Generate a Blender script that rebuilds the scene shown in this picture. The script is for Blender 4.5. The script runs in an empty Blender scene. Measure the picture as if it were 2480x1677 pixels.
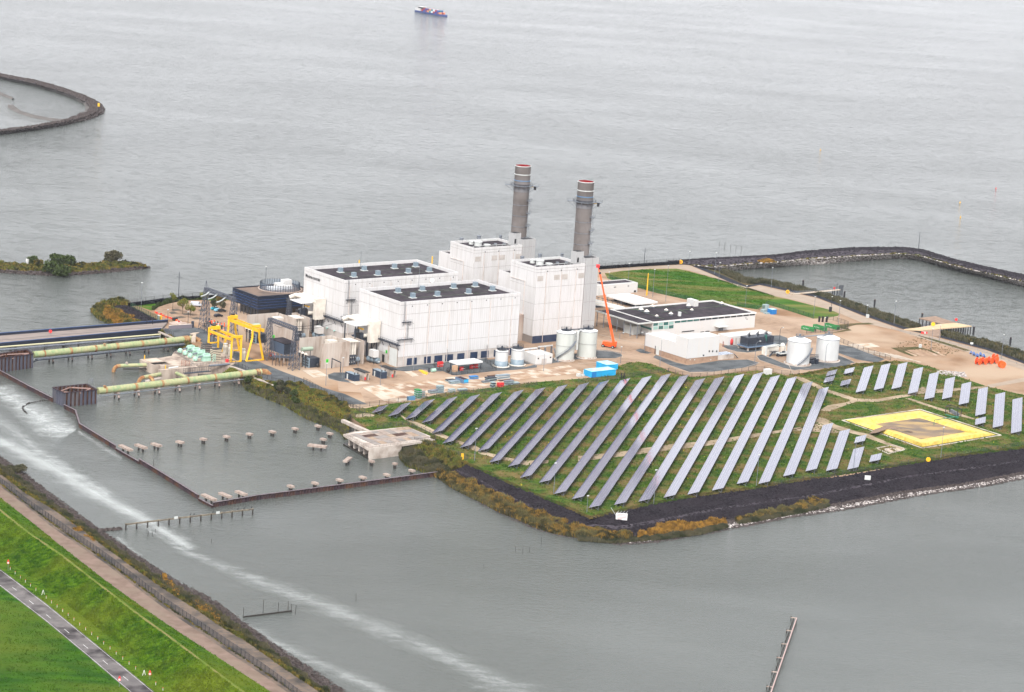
import bpy, math, random
import numpy as np
from mathutils import Vector, Matrix, noise
from mathutils.geometry import tessellate_polygon
R = math.radians
rnd = random.Random(7)
rng = np.random.default_rng(11)
S = bpy.context.scene
COL = S.collection
# ------------------------------------------------------------------ camera
PW, PH = 2480.0, 1677.0            # photo size, used to read positions off the photo
FPX, PITCH, ROLL, CAMH = 5941.0, 0.2100, 0.0662, 246.0
_F = Vector((0, math.cos(PITCH), -math.sin(PITCH)))
_R0 = Vector((1, 0, 0)); _U0 = _R0.cross(_F)
_RR = _R0*math.cos(ROLL) + _U0*math.sin(ROLL)
_UU = _U0*math.cos(ROLL) - _R0*math.sin(ROLL)
cam = bpy.data.cameras.new('camera'); camo = bpy.data.objects.new('camera', cam); COL.objects.link(camo)
cam.sensor_fit = 'HORIZONTAL'; cam.sensor_width = 36.0; cam.lens = FPX/PW*36.0
cam.clip_start = 5.0; cam.clip_end = 60000.0
camo.matrix_world = Matrix(((_RR.x, _UU.x, -_F.x, 0), (_RR.y, _UU.y, -_F.y, 0), (_RR.z, _UU.z, -_F.z, CAMH), (0, 0, 0, 1)))
S.camera = camo
# ------------------------------------------------------------------ light
SUN_EL, SUN_AZ = R(48), R(188)      # azimuth measured from +Y towards +X
W = bpy.data.worlds.new('World'); S.world = W; W.use_nodes = True
wn = W.node_tree.nodes; wl = W.node_tree.links
bg = wn['Background']
sky = wn.new('ShaderNodeTexSky'); sky.sky_type = 'NISHITA'; sky.sun_disc = False
sky.sun_elevation = SUN_EL; sky.sun_rotation = SUN_AZ; sky.altitude = 0
sky.air_density = 3.0; sky.dust_density = 2.0; sky.ozone_density = 1.0
hs = wn.new('ShaderNodeHueSaturation'); hs.inputs['Saturation'].default_value = 0.04
wl.new(sky.outputs[0], hs.inputs['Color']); tn = wn.new('ShaderNodeMix'); tn.data_type = 'RGBA'; tn.blend_type = 'MULTIPLY'; tn.inputs['Factor'].default_value = 1.0; tn.inputs['B'].default_value = (.975, .99, 1.045, 1)
wl.new(hs.outputs[0], tn.inputs['A']); wl.new(tn.outputs['Result'], bg.inputs['Color'])
bg.inputs['Strength'].default_value = 0.15
sl = bpy.data.lights.new('sun', 'SUN'); sl.energy = 1.5; sl.angle = R(10); sl.color = (1.0, 0.96, 0.9)
so = bpy.data.objects.new('sun', sl); COL.objects.link(so)
sd = Vector((math.sin(SUN_AZ)*math.cos(SUN_EL), math.cos(SUN_AZ)*math.cos(SUN_EL), math.sin(SUN_EL)))
so.rotation_euler = (-sd).to_track_quat('-Z', 'Y').to_euler()
so.location = (0, 400, 400)
S.view_settings.view_transform = 'Standard'; S.view_settings.look = 'None'
S.view_settings.exposure = 1.15; S.view_settings.gamma = 1.0; S.view_settings.use_curve_mapping = False
S.render.engine = 'CYCLES'; S.cycles.max_bounces = 5; S.cycles.diffuse_bounces = 2; S.cycles.glossy_bounces = 3
S.cycles.transparent_max_bounces = 12; S.cycles.volume_bounces = 0; S.cycles.volume_step_rate = 4
def add_haze():
    me = bpy.data.meshes.new('haze'); x0, x1, y0, y1, z0, z1 = -2600, 2600, -150, 9000, -12, 252
    v = [(x, y, z) for z in (z0, z1) for y in (y0, y1) for x in (x0, x1)]
    me.from_pydata(v, [], [(0, 2, 3, 1), (4, 5, 7, 6), (0, 1, 5, 4), (2, 6, 7, 3), (0, 4, 6, 2), (1, 3, 7, 5)])
    m = bpy.data.materials.new('haze_air'); m.use_nodes = True; n = m.node_tree.nodes
    n.remove(n['Principled BSDF']); vo = n.new('ShaderNodeVolumePrincipled'); vo.inputs['Color'].default_value = (.93, .94, 1, 1)
    vo.inputs['Density'].default_value = HAZE; vo.inputs['Anisotropy'].default_value = .2; m.node_tree.links.new(vo.outputs[0], n['Material Output'].inputs['Volume'])
    me.materials.append(m); o = bpy.data.objects.new('haze', me); COL.objects.link(o); o['kind'] = 'stuff'
HAZE = .000028
# ------------------------------------------------------------------ reading positions off the photo
class Crop:
    def __init__(s, x0, y0, k): s.x0, s.y0, s.k = x0, y0, k
    def __call__(s, x, y): return (s.x0 + x/s.k, s.y0 + y/s.k)
M = Crop(0, 0, .9371); C1 = Crop(0, 560, 3.5726); C2 = Crop(480, 640, 4.623); C3 = Crop(700, 560, 4.623)
C4 = Crop(1060, 560, 4.623); C5 = Crop(1160, 380, 5.616); C6 = Crop(1400, 600, 4.623); D1 = Crop(1840, 580, 3.6313)
D2 = Crop(1900, 850, 4.007); D3 = Crop(860, 880, 3.6313); D4 = Crop(1400, 880, 3.4172); D5 = Crop(0, 900, 3.7435)
D6 = Crop(0, 1100, 2.7243); E1 = Crop(380, 740, 7.861); E2 = Crop(600, 660, 11.23); E3 = Crop(620, 760, 11.23)
E4 = Crop(780, 760, 11.23); E5 = Crop(260, 840, 10.482); E6 = Crop(440, 660, 11.23)
G1 = Crop(1320, 780, 13.1); G2 = Crop(1840, 800, 10.564); G3 = Crop(1160, 820, 12.911); H1 = Crop(980, 0, 16.6)
H2 = Crop(0, 150, 5.24); H3 = Crop(1800, 1380, 3.4176); K1 = Crop(1380, 860, 16.6); K2 = Crop(820, 860, 16.6); K3 = Crop(1220, 380, 8.938)
K6 = Crop(600, 640, 14.525)
WZ = -3.6                            # water level; the plant's yard is z = 0
def at(p, z=0.0):
    d = _F + _RR*((p[0]-PW/2)/FPX) + _UU*((PH/2-p[1])/FPX)
    t = (z-CAMH)/d.z
    return Vector((0, 0, CAMH)) + d*t
def pr(v):
    q = Vector(v)-Vector((0, 0, CAMH)); z = q.dot(_F)
    return (PW/2+FPX*q.dot(_RR)/z, PH/2-FPX*q.dot(_UU)/z)
def hz(base, top, zb=0.0):           # height of a point above a base point, from the two photo points
    b = at(base, zb); lo, hi = zb, zb+130.
    for _ in range(40):
        m = (lo+hi)/2
        if pr((b.x, b.y, m))[1] > top[1]: lo = m
        else: hi = m
    return lo
TH = 0.665
EX = Vector((math.cos(TH), math.sin(TH), 0)); EY = Vector((-math.sin(TH), math.cos(TH), 0)); EZ = Vector((0, 0, 1))
def along(o, d, p):                  # how far along d from o the photo x of p lies
    lo, hi = 0.0, 300.0; s = 1 if pr(o+d*5)[0] > pr(o)[0] else -1
    for _ in range(40):
        m = (lo+hi)/2
        if (pr(o+d*m)[0]-p[0])*s < 0: lo = m
        else: hi = m
    return lo
def corner(F_, R_, L_, z):           # front corner and the two lengths of a box top
    o = at(F_, z)
    return o, along(o, EX, R_), along(o, EY, L_)
# ------------------------------------------------------------------ materials
MATS = {}
def col(c): return (c[0], c[1], c[2], 1.0)
def tone(c): return tuple(1.06*v**1.13 for v in c) if c else c
def mat(name, c, rough=.7, metal=0., c2=None, ns=.3, detail=6., bump=0., bs=None, mix=(.35, .65), c3=None, ns3=.03, stretch=None, spec=None):
    if name in MATS: return MATS[name]
    c, c2, c3 = tone(c), tone(c2), tone(c3); spec = (.06 if rough >= .8 else None) if spec is None else min(spec, .08) if rough >= .8 else spec
    m = bpy.data.materials.new(name); m.use_nodes = True
    n, l = m.node_tree.nodes, m.node_tree.links
    b = n['Principled BSDF']; b.inputs['Roughness'].default_value = rough; b.inputs['Metallic'].default_value = metal
    if spec is not None: b.inputs['Specular IOR Level'].default_value = spec
    b.inputs['Base Color'].default_value = col(c)
    geo = n.new('ShaderNodeNewGeometry'); src = geo.outputs['Position']
    if stretch:
        mp = n.new('ShaderNodeMapping'); mp.inputs['Scale'].default_value = stretch[:3]
        if len(stretch) > 3: mp.vector_type = 'POINT'; mp.inputs['Rotation'].default_value = (0, 0, stretch[3])
        l.new(src, mp.inputs[0]); src = mp.outputs[0]
    def nz(sc, dt=detail):
        t = n.new('ShaderNodeTexNoise'); t.inputs['Scale'].default_value = sc; t.inputs['Detail'].default_value = dt
        l.new(src, t.inputs['Vector']); return t.outputs[0]
    last = None
    if c2:
        mr = n.new('ShaderNodeMapRange'); mr.inputs[1].default_value = mix[0]; mr.inputs[2].default_value = mix[1]
        l.new(nz(ns), mr.inputs[0]); mx = n.new('ShaderNodeMix'); mx.data_type = 'RGBA'
        l.new(mr.outputs[0], mx.inputs['Factor']); mx.inputs['A'].default_value = col(c); mx.inputs['B'].default_value = col(c2)
        last = mx.outputs['Result']
        if c3:
            mr2 = n.new('ShaderNodeMapRange'); mr2.inputs[1].default_value = .45; mr2.inputs[2].default_value = .62
            l.new(nz(ns3), mr2.inputs[0]); m2 = n.new('ShaderNodeMix'); m2.data_type = 'RGBA'
            l.new(mr2.outputs[0], m2.inputs['Factor']); l.new(last, m2.inputs['A']); m2.inputs['B'].default_value = col(c3)
            last = m2.outputs['Result']
        l.new(last, b.inputs['Base Color'])
    if bump:
        bp = n.new('ShaderNodeBump'); bp.inputs['Strength'].default_value = 1.0; bp.inputs['Distance'].default_value = bump
        l.new(nz(bs or ns*3), bp.inputs['Height']); l.new(bp.outputs[0], b.inputs['Normal'])
    MATS[name] = m; return m
# ------------------------------------------------------------------ mesh building
class MB:
    def __init__(s): s.v = []; s.f = []
    def add(s, vs, fs):
        k = len(s.v); s.v.extend([tuple(v) for v in vs]); s.f.extend([tuple(i+k for i in f) for f in fs]); return s
    def box(s, o, a, b, c):
        o, a, b, c = Vector(o), Vector(a), Vector(b), Vector(c)
        vs = [o, o+a, o+a+b, o+b, o+c, o+a+c, o+a+b+c, o+b+c]
        fs = [(0, 3, 2, 1), (4, 5, 6, 7), (0, 1, 5, 4), (1, 2, 6, 5), (2, 3, 7, 6), (3, 0, 4, 7)]
        if a.cross(b).dot(c) < 0: fs = [f[::-1] for f in fs]
        return s.add(vs, fs)
    def cbox(s, c, sx, sy, sz, rz=0.0):      # centred in x,y, base at c.z
        ca, sa = math.cos(rz), math.sin(rz); c = Vector(c)
        ax, ay = Vector((ca, sa, 0)), Vector((-sa, ca, 0))
        return s.box(c-ax*sx/2-ay*sy/2, ax*sx, ay*sy, Vector((0, 0, sz)))
    def bar(s, p, q, w=.1, h=None, up=None):
        p, q = Vector(p), Vector(q); h = h or w; d = q-p
        if d.length < 1e-6: return s
        u = up or (EZ if abs(d.normalized().z) < .95 else Vector((1, 0, 0)))
        a = d.cross(u).normalized(); b = a.cross(d).normalized()
        return s.box(p-a*w/2-b*h/2, a*w, b*h, d)
    def tube(s, pts, r, n=8, caps=True):
        pts = [Vector(p) for p in pts]; m = len(pts); rs = r if isinstance(r, (list, tuple)) else [r]*m
        rings = []; pa = None
        for i, p in enumerate(pts):
            d = (pts[min(i+1, m-1)]-pts[max(i-1, 0)]).normalized()
            if pa is None:
                u = EZ if abs(d.z) < .95 else Vector((1, 0, 0)); a = d.cross(u).normalized()
            else: a = (pa-d*pa.dot(d)).normalized()
            pa = a; b = d.cross(a)
            rings.append([p+(a*math.cos(2*math.pi*j/n)+b*math.sin(2*math.pi*j/n))*rs[i] for j in range(n)])
        vs = [v for rg in rings for v in rg]; fs = []
        for i in range(m-1):
            for j in range(n):
                k = (j+1) % n; fs.append((i*n+j, i*n+k, (i+1)*n+k, (i+1)*n+j))
        if caps: fs.append(tuple(range(n-1, -1, -1))); fs.append(tuple((m-1)*n+j for j in range(n)))
        return s.add(vs, fs)
    def cyl(s, p, q, r, r2=None, n=16, caps=True): return s.tube([p, q], [r, r if r2 is None else r2], n, caps)
    def lathe(s, c, prof, n=32):             # profile [(r, z)], around a vertical axis
        c = Vector(c); vs = []; fs = []
        for (r, z) in prof:
            for j in range(n): vs.append(c+Vector((r*math.cos(2*math.pi*j/n), r*math.sin(2*math.pi*j/n), z)))
        for i in range(len(prof)-1):
            for j in range(n):
                k = (j+1) % n; fs.append((i*n+j, i*n+k, (i+1)*n+k, (i+1)*n+j))
        return s.add(vs, fs)
    def sheet(s, pts):                       # a flat or gently bent polygon
        pts = [Vector(p) for p in pts]
        tri = tessellate_polygon([pts]); out = []
        for t in tri:
            a, b, c = pts[t[0]], pts[t[1]], pts[t[2]]
            out.append(t if (b-a).cross(c-a).z > 0 else (t[0], t[2], t[1]))
        return s.add(pts, out)
    def prism(s, pts, dz):                   # polygon pulled down by dz
        pts = [Vector(p) for p in pts]; n = len(pts); s.sheet(pts); lo = [p-Vector((0, 0, dz)) for p in pts]
        area = sum(pts[i].x*pts[(i+1) % n].y-pts[(i+1) % n].x*pts[i].y for i in range(n))
        fs = [(i, (i+1) % n, n+(i+1) % n, n+i) for i in range(n)]
        if area > 0: fs = [f[::-1] for f in fs]
        return s.add(pts+lo, fs)
    def loft(s, lines, n=60, jit=0.0):
        rs = [resample(L, n) for L in lines]; vs = []; fs = []
        for i, L in enumerate(rs):
            for j, p in enumerate(L):
                q = Vector(p)
                if jit and 0 < i: q += Vector((rnd.uniform(-jit, jit), rnd.uniform(-jit, jit), 0))
                vs.append(q)
        for i in range(len(rs)-1):
            for j in range(n-1): fs.append((i*n+j, i*n+j+1, (i+1)*n+j+1, (i+1)*n+j))
        a, b, c = vs[0], vs[1], vs[n]
        if (b-a).cross(c-a).z < 0: fs = [f[::-1] for f in fs]
        return s.add(vs, fs)
    def build(s, name, m, parent=None, kind=None, smooth=False, label=None):
        me = bpy.data.meshes.new(name); off = Vector((0, 0, 0))
        if parent is not None:
            q = parent
            while q is not None: off += q.location; q = q.parent
        arr = np.array(s.v, dtype=np.float64)-np.array(off)
        me.from_pydata(arr.tolist(), [], s.f); me.materials.append(m)
        if smooth: me.polygons.foreach_set('use_smooth', [True]*len(me.polygons))
        me.update()
        o = bpy.data.objects.new(name, me); COL.objects.link(o); o.parent = parent
        if kind: o['kind'] = kind
        if label: o['label'] = label
        return o
def resample(L, n):
    L = [Vector(p) for p in L]; d = [0.0]
    for i in range(1, len(L)): d.append(d[-1]+(L[i]-L[i-1]).length)
    out = []; k = 0
    for i in range(n):
        t = d[-1]*i/(n-1)
        while k < len(L)-2 and d[k+1] < t: k += 1
        u = (t-d[k])/max(1e-9, d[k+1]-d[k]); out.append(L[k].lerp(L[k+1], min(1, max(0, u))))
    return out
def T(name, label, cat, loc, group=None):
    o = bpy.data.objects.new(name, None); COL.objects.link(o); o.location = Vector(loc); o.empty_display_size = .5
    o['label'] = label; o['category'] = cat
    if group: o['group'] = group
    return o
def tag(o, label, cat, group=None):
    o['label'] = label; o['category'] = cat
    if group: o['group'] = group
    return o
def kids(o): return [c for c in ALLK.get(o.name, [])]
def dup(root, loc, rz=None, label=None, group=None, scale=None):
    r = root.copy(); COL.objects.link(r); r.location = Vector(loc)
    if rz is not None: r.rotation_euler = (0, 0, rz)
    if scale: r.scale = scale
    if label: r['label'] = label
    if group: r['group'] = group
    for ch in root.children:
        c = ch.copy(); COL.objects.link(c); c.parent = r
        for g in ch.children:
            e = g.copy(); COL.objects.link(e); e.parent = c
    return r
ORD = ['first', 'second', 'third', 'fourth', 'fifth', 'sixth', 'seventh', 'eighth', 'ninth', 'tenth', 'eleventh', 'twelfth', 'thirteenth', 'fourteenth', 'fifteenth', 'sixteenth', 'seventeenth', 'eighteenth', 'nineteenth', 'twentieth', 'twenty-first', 'twenty-second', 'twenty-third', 'twenty-fourth', 'twenty-fifth', 'twenty-sixth', 'twenty-seventh', 'twenty-eighth', 'twenty-ninth', 'thirtieth']
def P(crop, pts, z=0.0): return [at(crop(*p), z) for p in pts]
def sheet(name, m, pts, z=.02):
    q = [Vector((p.x, p.y, z)) for p in pts]
    return MB().sheet(q).build(name, m, None, 'structure')
# ---- scattered stuff
def strip_points(A, B, n, power=1.0):
    """n random points between two polylines (with their own heights)"""
    a = np.array([tuple(p) for p in resample(A, 200)]); b = np.array([tuple(p) for p in resample(B, 200)])
    t = rng.random(n)*198.999; i = t.astype(int); u = (t-i)[:, None]; w = (rng.random(n)**power)[:, None]
    pa = a[i]*(1-u)+a[i+1]*u; pb = b[i]*(1-u)+b[i+1]*u
    return pa*(1-w)+pb*w
def poly_points(poly, n, z=0.0):
    P_ = np.array([(p.x, p.y) for p in poly]); mn, mx = P_.min(0), P_.max(0); out = []; tot = 0
    while tot < n:
        q = mn+(mx-mn)*rng.random((n*2, 2)); ins = np.zeros(len(q), bool); j = len(P_)-1
        for i in range(len(P_)):
            xi, yi = P_[i]; xj, yj = P_[j]
            c = ((yi > q[:, 1]) != (yj > q[:, 1])) & (q[:, 0] < (xj-xi)*(q[:, 1]-yi)/(yj-yi+1e-12)+xi)
            ins ^= c; j = i
        out.append(q[ins]); tot += ins.sum()
        if ins.sum() == 0: break
    q = np.concatenate(out)[:n]
    return np.column_stack([q, np.full(len(q), z)])
def raw(name, V, Fc, nper, m, parent=None, kind='stuff'):
    """fast mesh: V (n,3) float, Fc flat indices, nper verts per face"""
    me = bpy.data.meshes.new(name); V = np.asarray(V, dtype=np.float32)
    if parent is not None: V = V-np.array(parent.location, dtype=np.float32)
    nf = len(Fc)//nper
    me.vertices.add(len(V)); me.vertices.foreach_set('co', V.ravel())
    me.loops.add(len(Fc)); me.loops.foreach_set('vertex_index', np.asarray(Fc, dtype=np.int32))
    me.polygons.add(nf); me.polygons.foreach_set('loop_start', np.arange(0, nf*nper, nper, dtype=np.int32))
    me.polygons.foreach_set('loop_total', np.full(nf, nper, dtype=np.int32))
    me.materials.append(m); me.update(calc_edges=True); me.validate(); me.shade_flat()
    o = bpy.data.objects.new(name, me); COL.objects.link(o); o.parent = parent
    if kind: o['kind'] = kind
    return o
def tufts(name, pts, h, w, m, blades=3, lean=.35, parent=None, kind='stuff', hv=.5):
    n = len(pts); V = []; X_, Y_ = pts[:, 0], pts[:, 1]
    cl = np.clip(.85+.30*np.sin(X_*.9+1.3*np.sin(Y_*.53))+.30*np.sin(Y_*.8+X_*.31+1.7*np.sin(X_*.37)), .35, 1.5)
    for b in range(blades):
        a = rng.random(n)*6.283; hh = h*(1-hv/2+hv*rng.random(n))*cl; ww = w*(.6+.8*rng.random(n))
        off = (rng.random((n, 2))-.5)*w*1.6
        c, s_ = np.cos(a), np.sin(a); x = pts[:, 0]+off[:, 0]; y = pts[:, 1]+off[:, 1]; z = pts[:, 2]
        lx = (rng.random(n)-.5)*lean*2*hh; ly = (rng.random(n)-.5)*lean*2*hh
        v = np.stack([np.stack([x-c*ww/2, y-s_*ww/2, z-.1], 1), np.stack([x+c*ww/2, y+s_*ww/2, z-.1], 1),
                      np.stack([x+lx+c*ww*.35, y+ly+s_*ww*.35, z+hh*.8], 1), np.stack([x+lx*1.2-c*ww*.1, y+ly*1.2-s_*ww*.1, z+hh], 1)], 1)
        V.append(v.reshape(-1, 3))
    V = np.concatenate(V); return raw(name, V, np.arange(len(V)), 4, m, parent, kind)
_oc = np.array([(1, 0, 0), (-1, 0, 0), (0, 1, 0), (0, -1, 0), (0, 0, 1), (0, 0, -1), (.6, .6, .5), (-.6, .5, .5)], float)
_of = np.array([(0, 2, 6), (2, 4, 6), (4, 0, 6), (2, 1, 7), (1, 4, 7), (4, 2, 7), (1, 3, 4), (3, 0, 4), (2, 0, 5), (1, 2, 5), (3, 1, 5), (0, 3, 5)])
def rocks(name, pts, size, m, parent=None, kind='stuff', flat=.6):
    n = len(pts); V = np.repeat(_oc[None], n, 0).copy(); V += (rng.random(V.shape)-.5)*.45
    s_ = size*(.45+.9*rng.random((n, 1, 1))); V *= s_; V[:, :, 2] *= flat
    a = rng.random(n)*6.283; c, s2 = np.cos(a)[:, None], np.sin(a)[:, None]
    x = V[:, :, 0]*c-V[:, :, 1]*s2; y = V[:, :, 0]*s2+V[:, :, 1]*c; V[:, :, 0] = x; V[:, :, 1] = y
    V += np.asarray(pts)[:, None, :]
    F_ = (_of[None]+np.arange(n)[:, None, None]*8).reshape(-1)
    return raw(name, V.reshape(-1, 3), F_, 3, m, parent, kind)
def leaves(name, cen, rad, n, size, m, parent=None, kind=None, zs=.8, shell=.5):
    """crown of small leaf faces round several clump centres"""
    cen = np.asarray([tuple(c) for c in cen], float); k = rng.integers(0, len(cen), n)
    rad = np.asarray(rad, float)*np.ones(len(cen))
    d = rng.normal(size=(n, 3)); d /= np.linalg.norm(d, axis=1)[:, None]
    r_ = (shell+(1-shell)*rng.random(n))[:, None]*rad[k][:, None]; d[:, 2] *= zs
    p = cen[k]+d*r_; a = rng.normal(size=(n, 3)); a /= np.linalg.norm(a, axis=1)[:, None]
    b = np.cross(a, rng.normal(size=(n, 3))); b /= np.linalg.norm(b, axis=1)[:, None]
    s_ = size*(.5+rng.random(n))[:, None]
    V = np.stack([p-a*s_, p-b*s_*.6, p+a*s_, p+b*s_*.6], 1).reshape(-1, 3)
    return raw(name, V, np.arange(len(V)), 4, m, parent, kind)
L1 = Crop(320, 660, 7.858); L2 = Crop(1420, 640, 6.4); L3 = Crop(820, 900, 4.479); L4 = Crop(1000, 850, 4.4167)
L5 = Crop(1740, 780, 6.023); L6 = Crop(1900, 640, 4.4167); L7 = Crop(2200, 740, 4.479); L8 = Crop(1460, 1180, 5.6)
def ext(L, k=.2, a=True, b=True):
    L = [Vector(p) for p in L]; o = list(L)
    if a: o.insert(0, L[0]+(L[0]-L[1]).normalized()*k*200)
    if b: o.append(L[-1]+(L[-1]-L[-2]).normalized()*k*200)
    return o
def sub(L, n):
    o = []
    for i in range(len(L)-1):
        for k in range(n): o.append(Vector(L[i]).lerp(Vector(L[i+1]), k/n))
    return o+[Vector(L[-1])]
def loftp(lines, n=6):
    ls = [sub(L, n) for L in lines]; return MB().loft(ls, len(ls[0])) if False else _lp(ls)
def _lp(ls):
    m = MB(); k = len(ls[0]); vs = [p for L in ls for p in L]; fs = []
    for i in range(len(ls)-1):
        for j in range(k-1): fs.append((i*k+j, i*k+j+1, (i+1)*k+j+1, (i+1)*k+j))
    a, b, c = vs[0], vs[1], vs[k]
    if (b-a).cross(c-a).z < 0: fs = [f[::-1] for f in fs]
    return m.add(vs, fs)
# ------------------------------------------------------------------ materials of the setting
def grass_mat(name, a, b, c, ns=.25, ns3=.04, stretch=None, bump=.25):
    return mat(name, a, .95, c2=b, ns=ns, c3=c, ns3=ns3, bump=bump, bs=1.2, stretch=stretch, spec=.1, mix=(.38, .62))
m_field = grass_mat('field_grass', (.024, .068, .006), (.070, .110, .014), (.15, .115, .045), ns=.35, ns3=.09)
m_lawn = grass_mat('lawn_grass', (.030, .095, .006), (.060, .130, .010), (.15, .15, .045), ns=.12, ns3=.05, stretch=(.5, 1.6, 1))
m_dikegrass = grass_mat('dike_grass', (.030, .085, .003), (.085, .155, .005), (.105, .14, .010), ns=.9, ns3=.045, stretch=(.35, 1, 1, R(38)), bump=.45)
m_drygrass = grass_mat('dry_grass', (.15, .17, .035), (.10, .15, .025), (.19, .17, .07), ns=.5, ns3=.1)
m_roughgrass = grass_mat('rough_grass', (.050, .058, .018), (.10, .085, .035), (.12, .09, .045), ns=.6, ns3=.12)
m_paving = mat('brick_paving', (.31, .222, .158), .9, c2=(.235, .165, .115), ns=.3, c3=(.36, .27, .20), ns3=.035, spec=.2)
m_sandground = mat('sandy_ground', (.30, .20, .13), .95, c2=(.20, .12, .07), ns=.06, c3=(.36, .275, .20), ns3=.02, spec=.1, bump=.1, bs=.8, mix=(.42, .68))
m_gravel = mat('grey_gravel', (.095, .102, .106), .95, c2=(.14, .146, .15), ns=2.2, c3=(.07, .078, .083), ns3=.15, spec=.1, bump=.12, bs=2.)
m_basalt = mat('basalt_stone', (.009, .007, .010), .8, c2=(.042, .036, .044), ns=1.1, c3=(.03, .025, .03), ns3=.1, spec=.2, bump=.6, bs=1.6, mix=(.4, .7))
m_basaltlight = mat('worn_basalt', (.045, .038, .045), .8, c2=(.10, .088, .098), ns=1.0, c3=(.06, .05, .06), ns3=.1, bump=.3, bs=1.6)
m_blackdike = mat('dark_dike_facing', (.022, .025, .034), .8, c2=(.07, .075, .085), ns=1.3, bump=.3, bs=2., mix=(.5, .75))
m_asphalt = mat('asphalt', (.18, .165, .16), .85, c2=(.13, .12, .118), ns=.3, c3=(.045, .04, .042), ns3=.11, stretch=(1, 1, 1))
m_white = mat('white_paint', (.62, .61, .59), .7, c2=(.45, .44, .42), ns=.6)
m_slab = mat('pale_concrete_slab', (.47, .41, .345), .9, c2=(.37, .27, .18), ns=.25, c3=(.42, .35, .28), ns3=.08, mix=(.45, .7))
m_slabbrown = mat('stained_concrete_slab', (.34, .24, .165), .9, c2=(.44, .355, .28), ns=.22, c3=(.27, .18, .125), ns3=.08, mix=(.45, .62))
m_conc = mat('weathered_concrete', (.44, .385, .34), .9, c2=(.28, .235, .20), ns=.35, c3=(.52, .47, .42), ns3=.1, spec=.2)
m_dirtpath = mat('dirt_path', (.30, .235, .17), .95, c2=(.21, .17, .11), ns=.5, c3=(.36, .29, .21), ns3=.08)
m_dikepath = mat('gravel_dike_path', (.23, .17, .14), .95, c2=(.17, .125, .10), ns=.35, c3=(.21, .165, .13), ns3=.1, bump=.05, bs=3., stretch=(1, 1, 1))
m_rock = mat('riprap_rock', (.030, .024, .023), .85, c2=(.065, .052, .048), ns=.7, c3=(.095, .08, .075), ns3=1.1)
m_palerock = mat('pale_riprap_rock', (.30, .27, .25), .85, c2=(.12, .10, .095), ns=.55, c3=(.46, .43, .41), ns3=.8, mix=(.45, .6))
m_reed = mat('reeds', (.24, .155, .04), .9, c2=(.05, .045, .02), ns=.42, c3=(.14, .125, .055), ns3=.12, mix=(.42, .56), spec=.05)
m_goldreed = mat('golden_reeds', (.36, .205, .045), .9, c2=(.13, .08, .025), ns=.55, spec=.05)
m_scrub = mat('bank_scrub', (.09, .105, .024), .9, c2=(.19, .14, .04), ns=.45, c3=(.035, .04, .018), ns3=.3, mix=(.4, .6), spec=.05)
m_greyscrub = mat('grey_green_scrub', (.085, .082, .05), .9, c2=(.12, .105, .065), ns=.4, c3=(.045, .052, .028), ns3=.2, spec=.05)
m_leaf = mat('dark_leaves', (.035, .055, .018), .85, c2=(.065, .085, .025), ns=1.2, spec=.1)
m_leafy = mat('yellowing_leaves', (.10, .14, .025), .85, c2=(.20, .17, .04), ns=1.2, spec=.1)
m_bark = mat('bark', (.09, .07, .05), .9)
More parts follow.
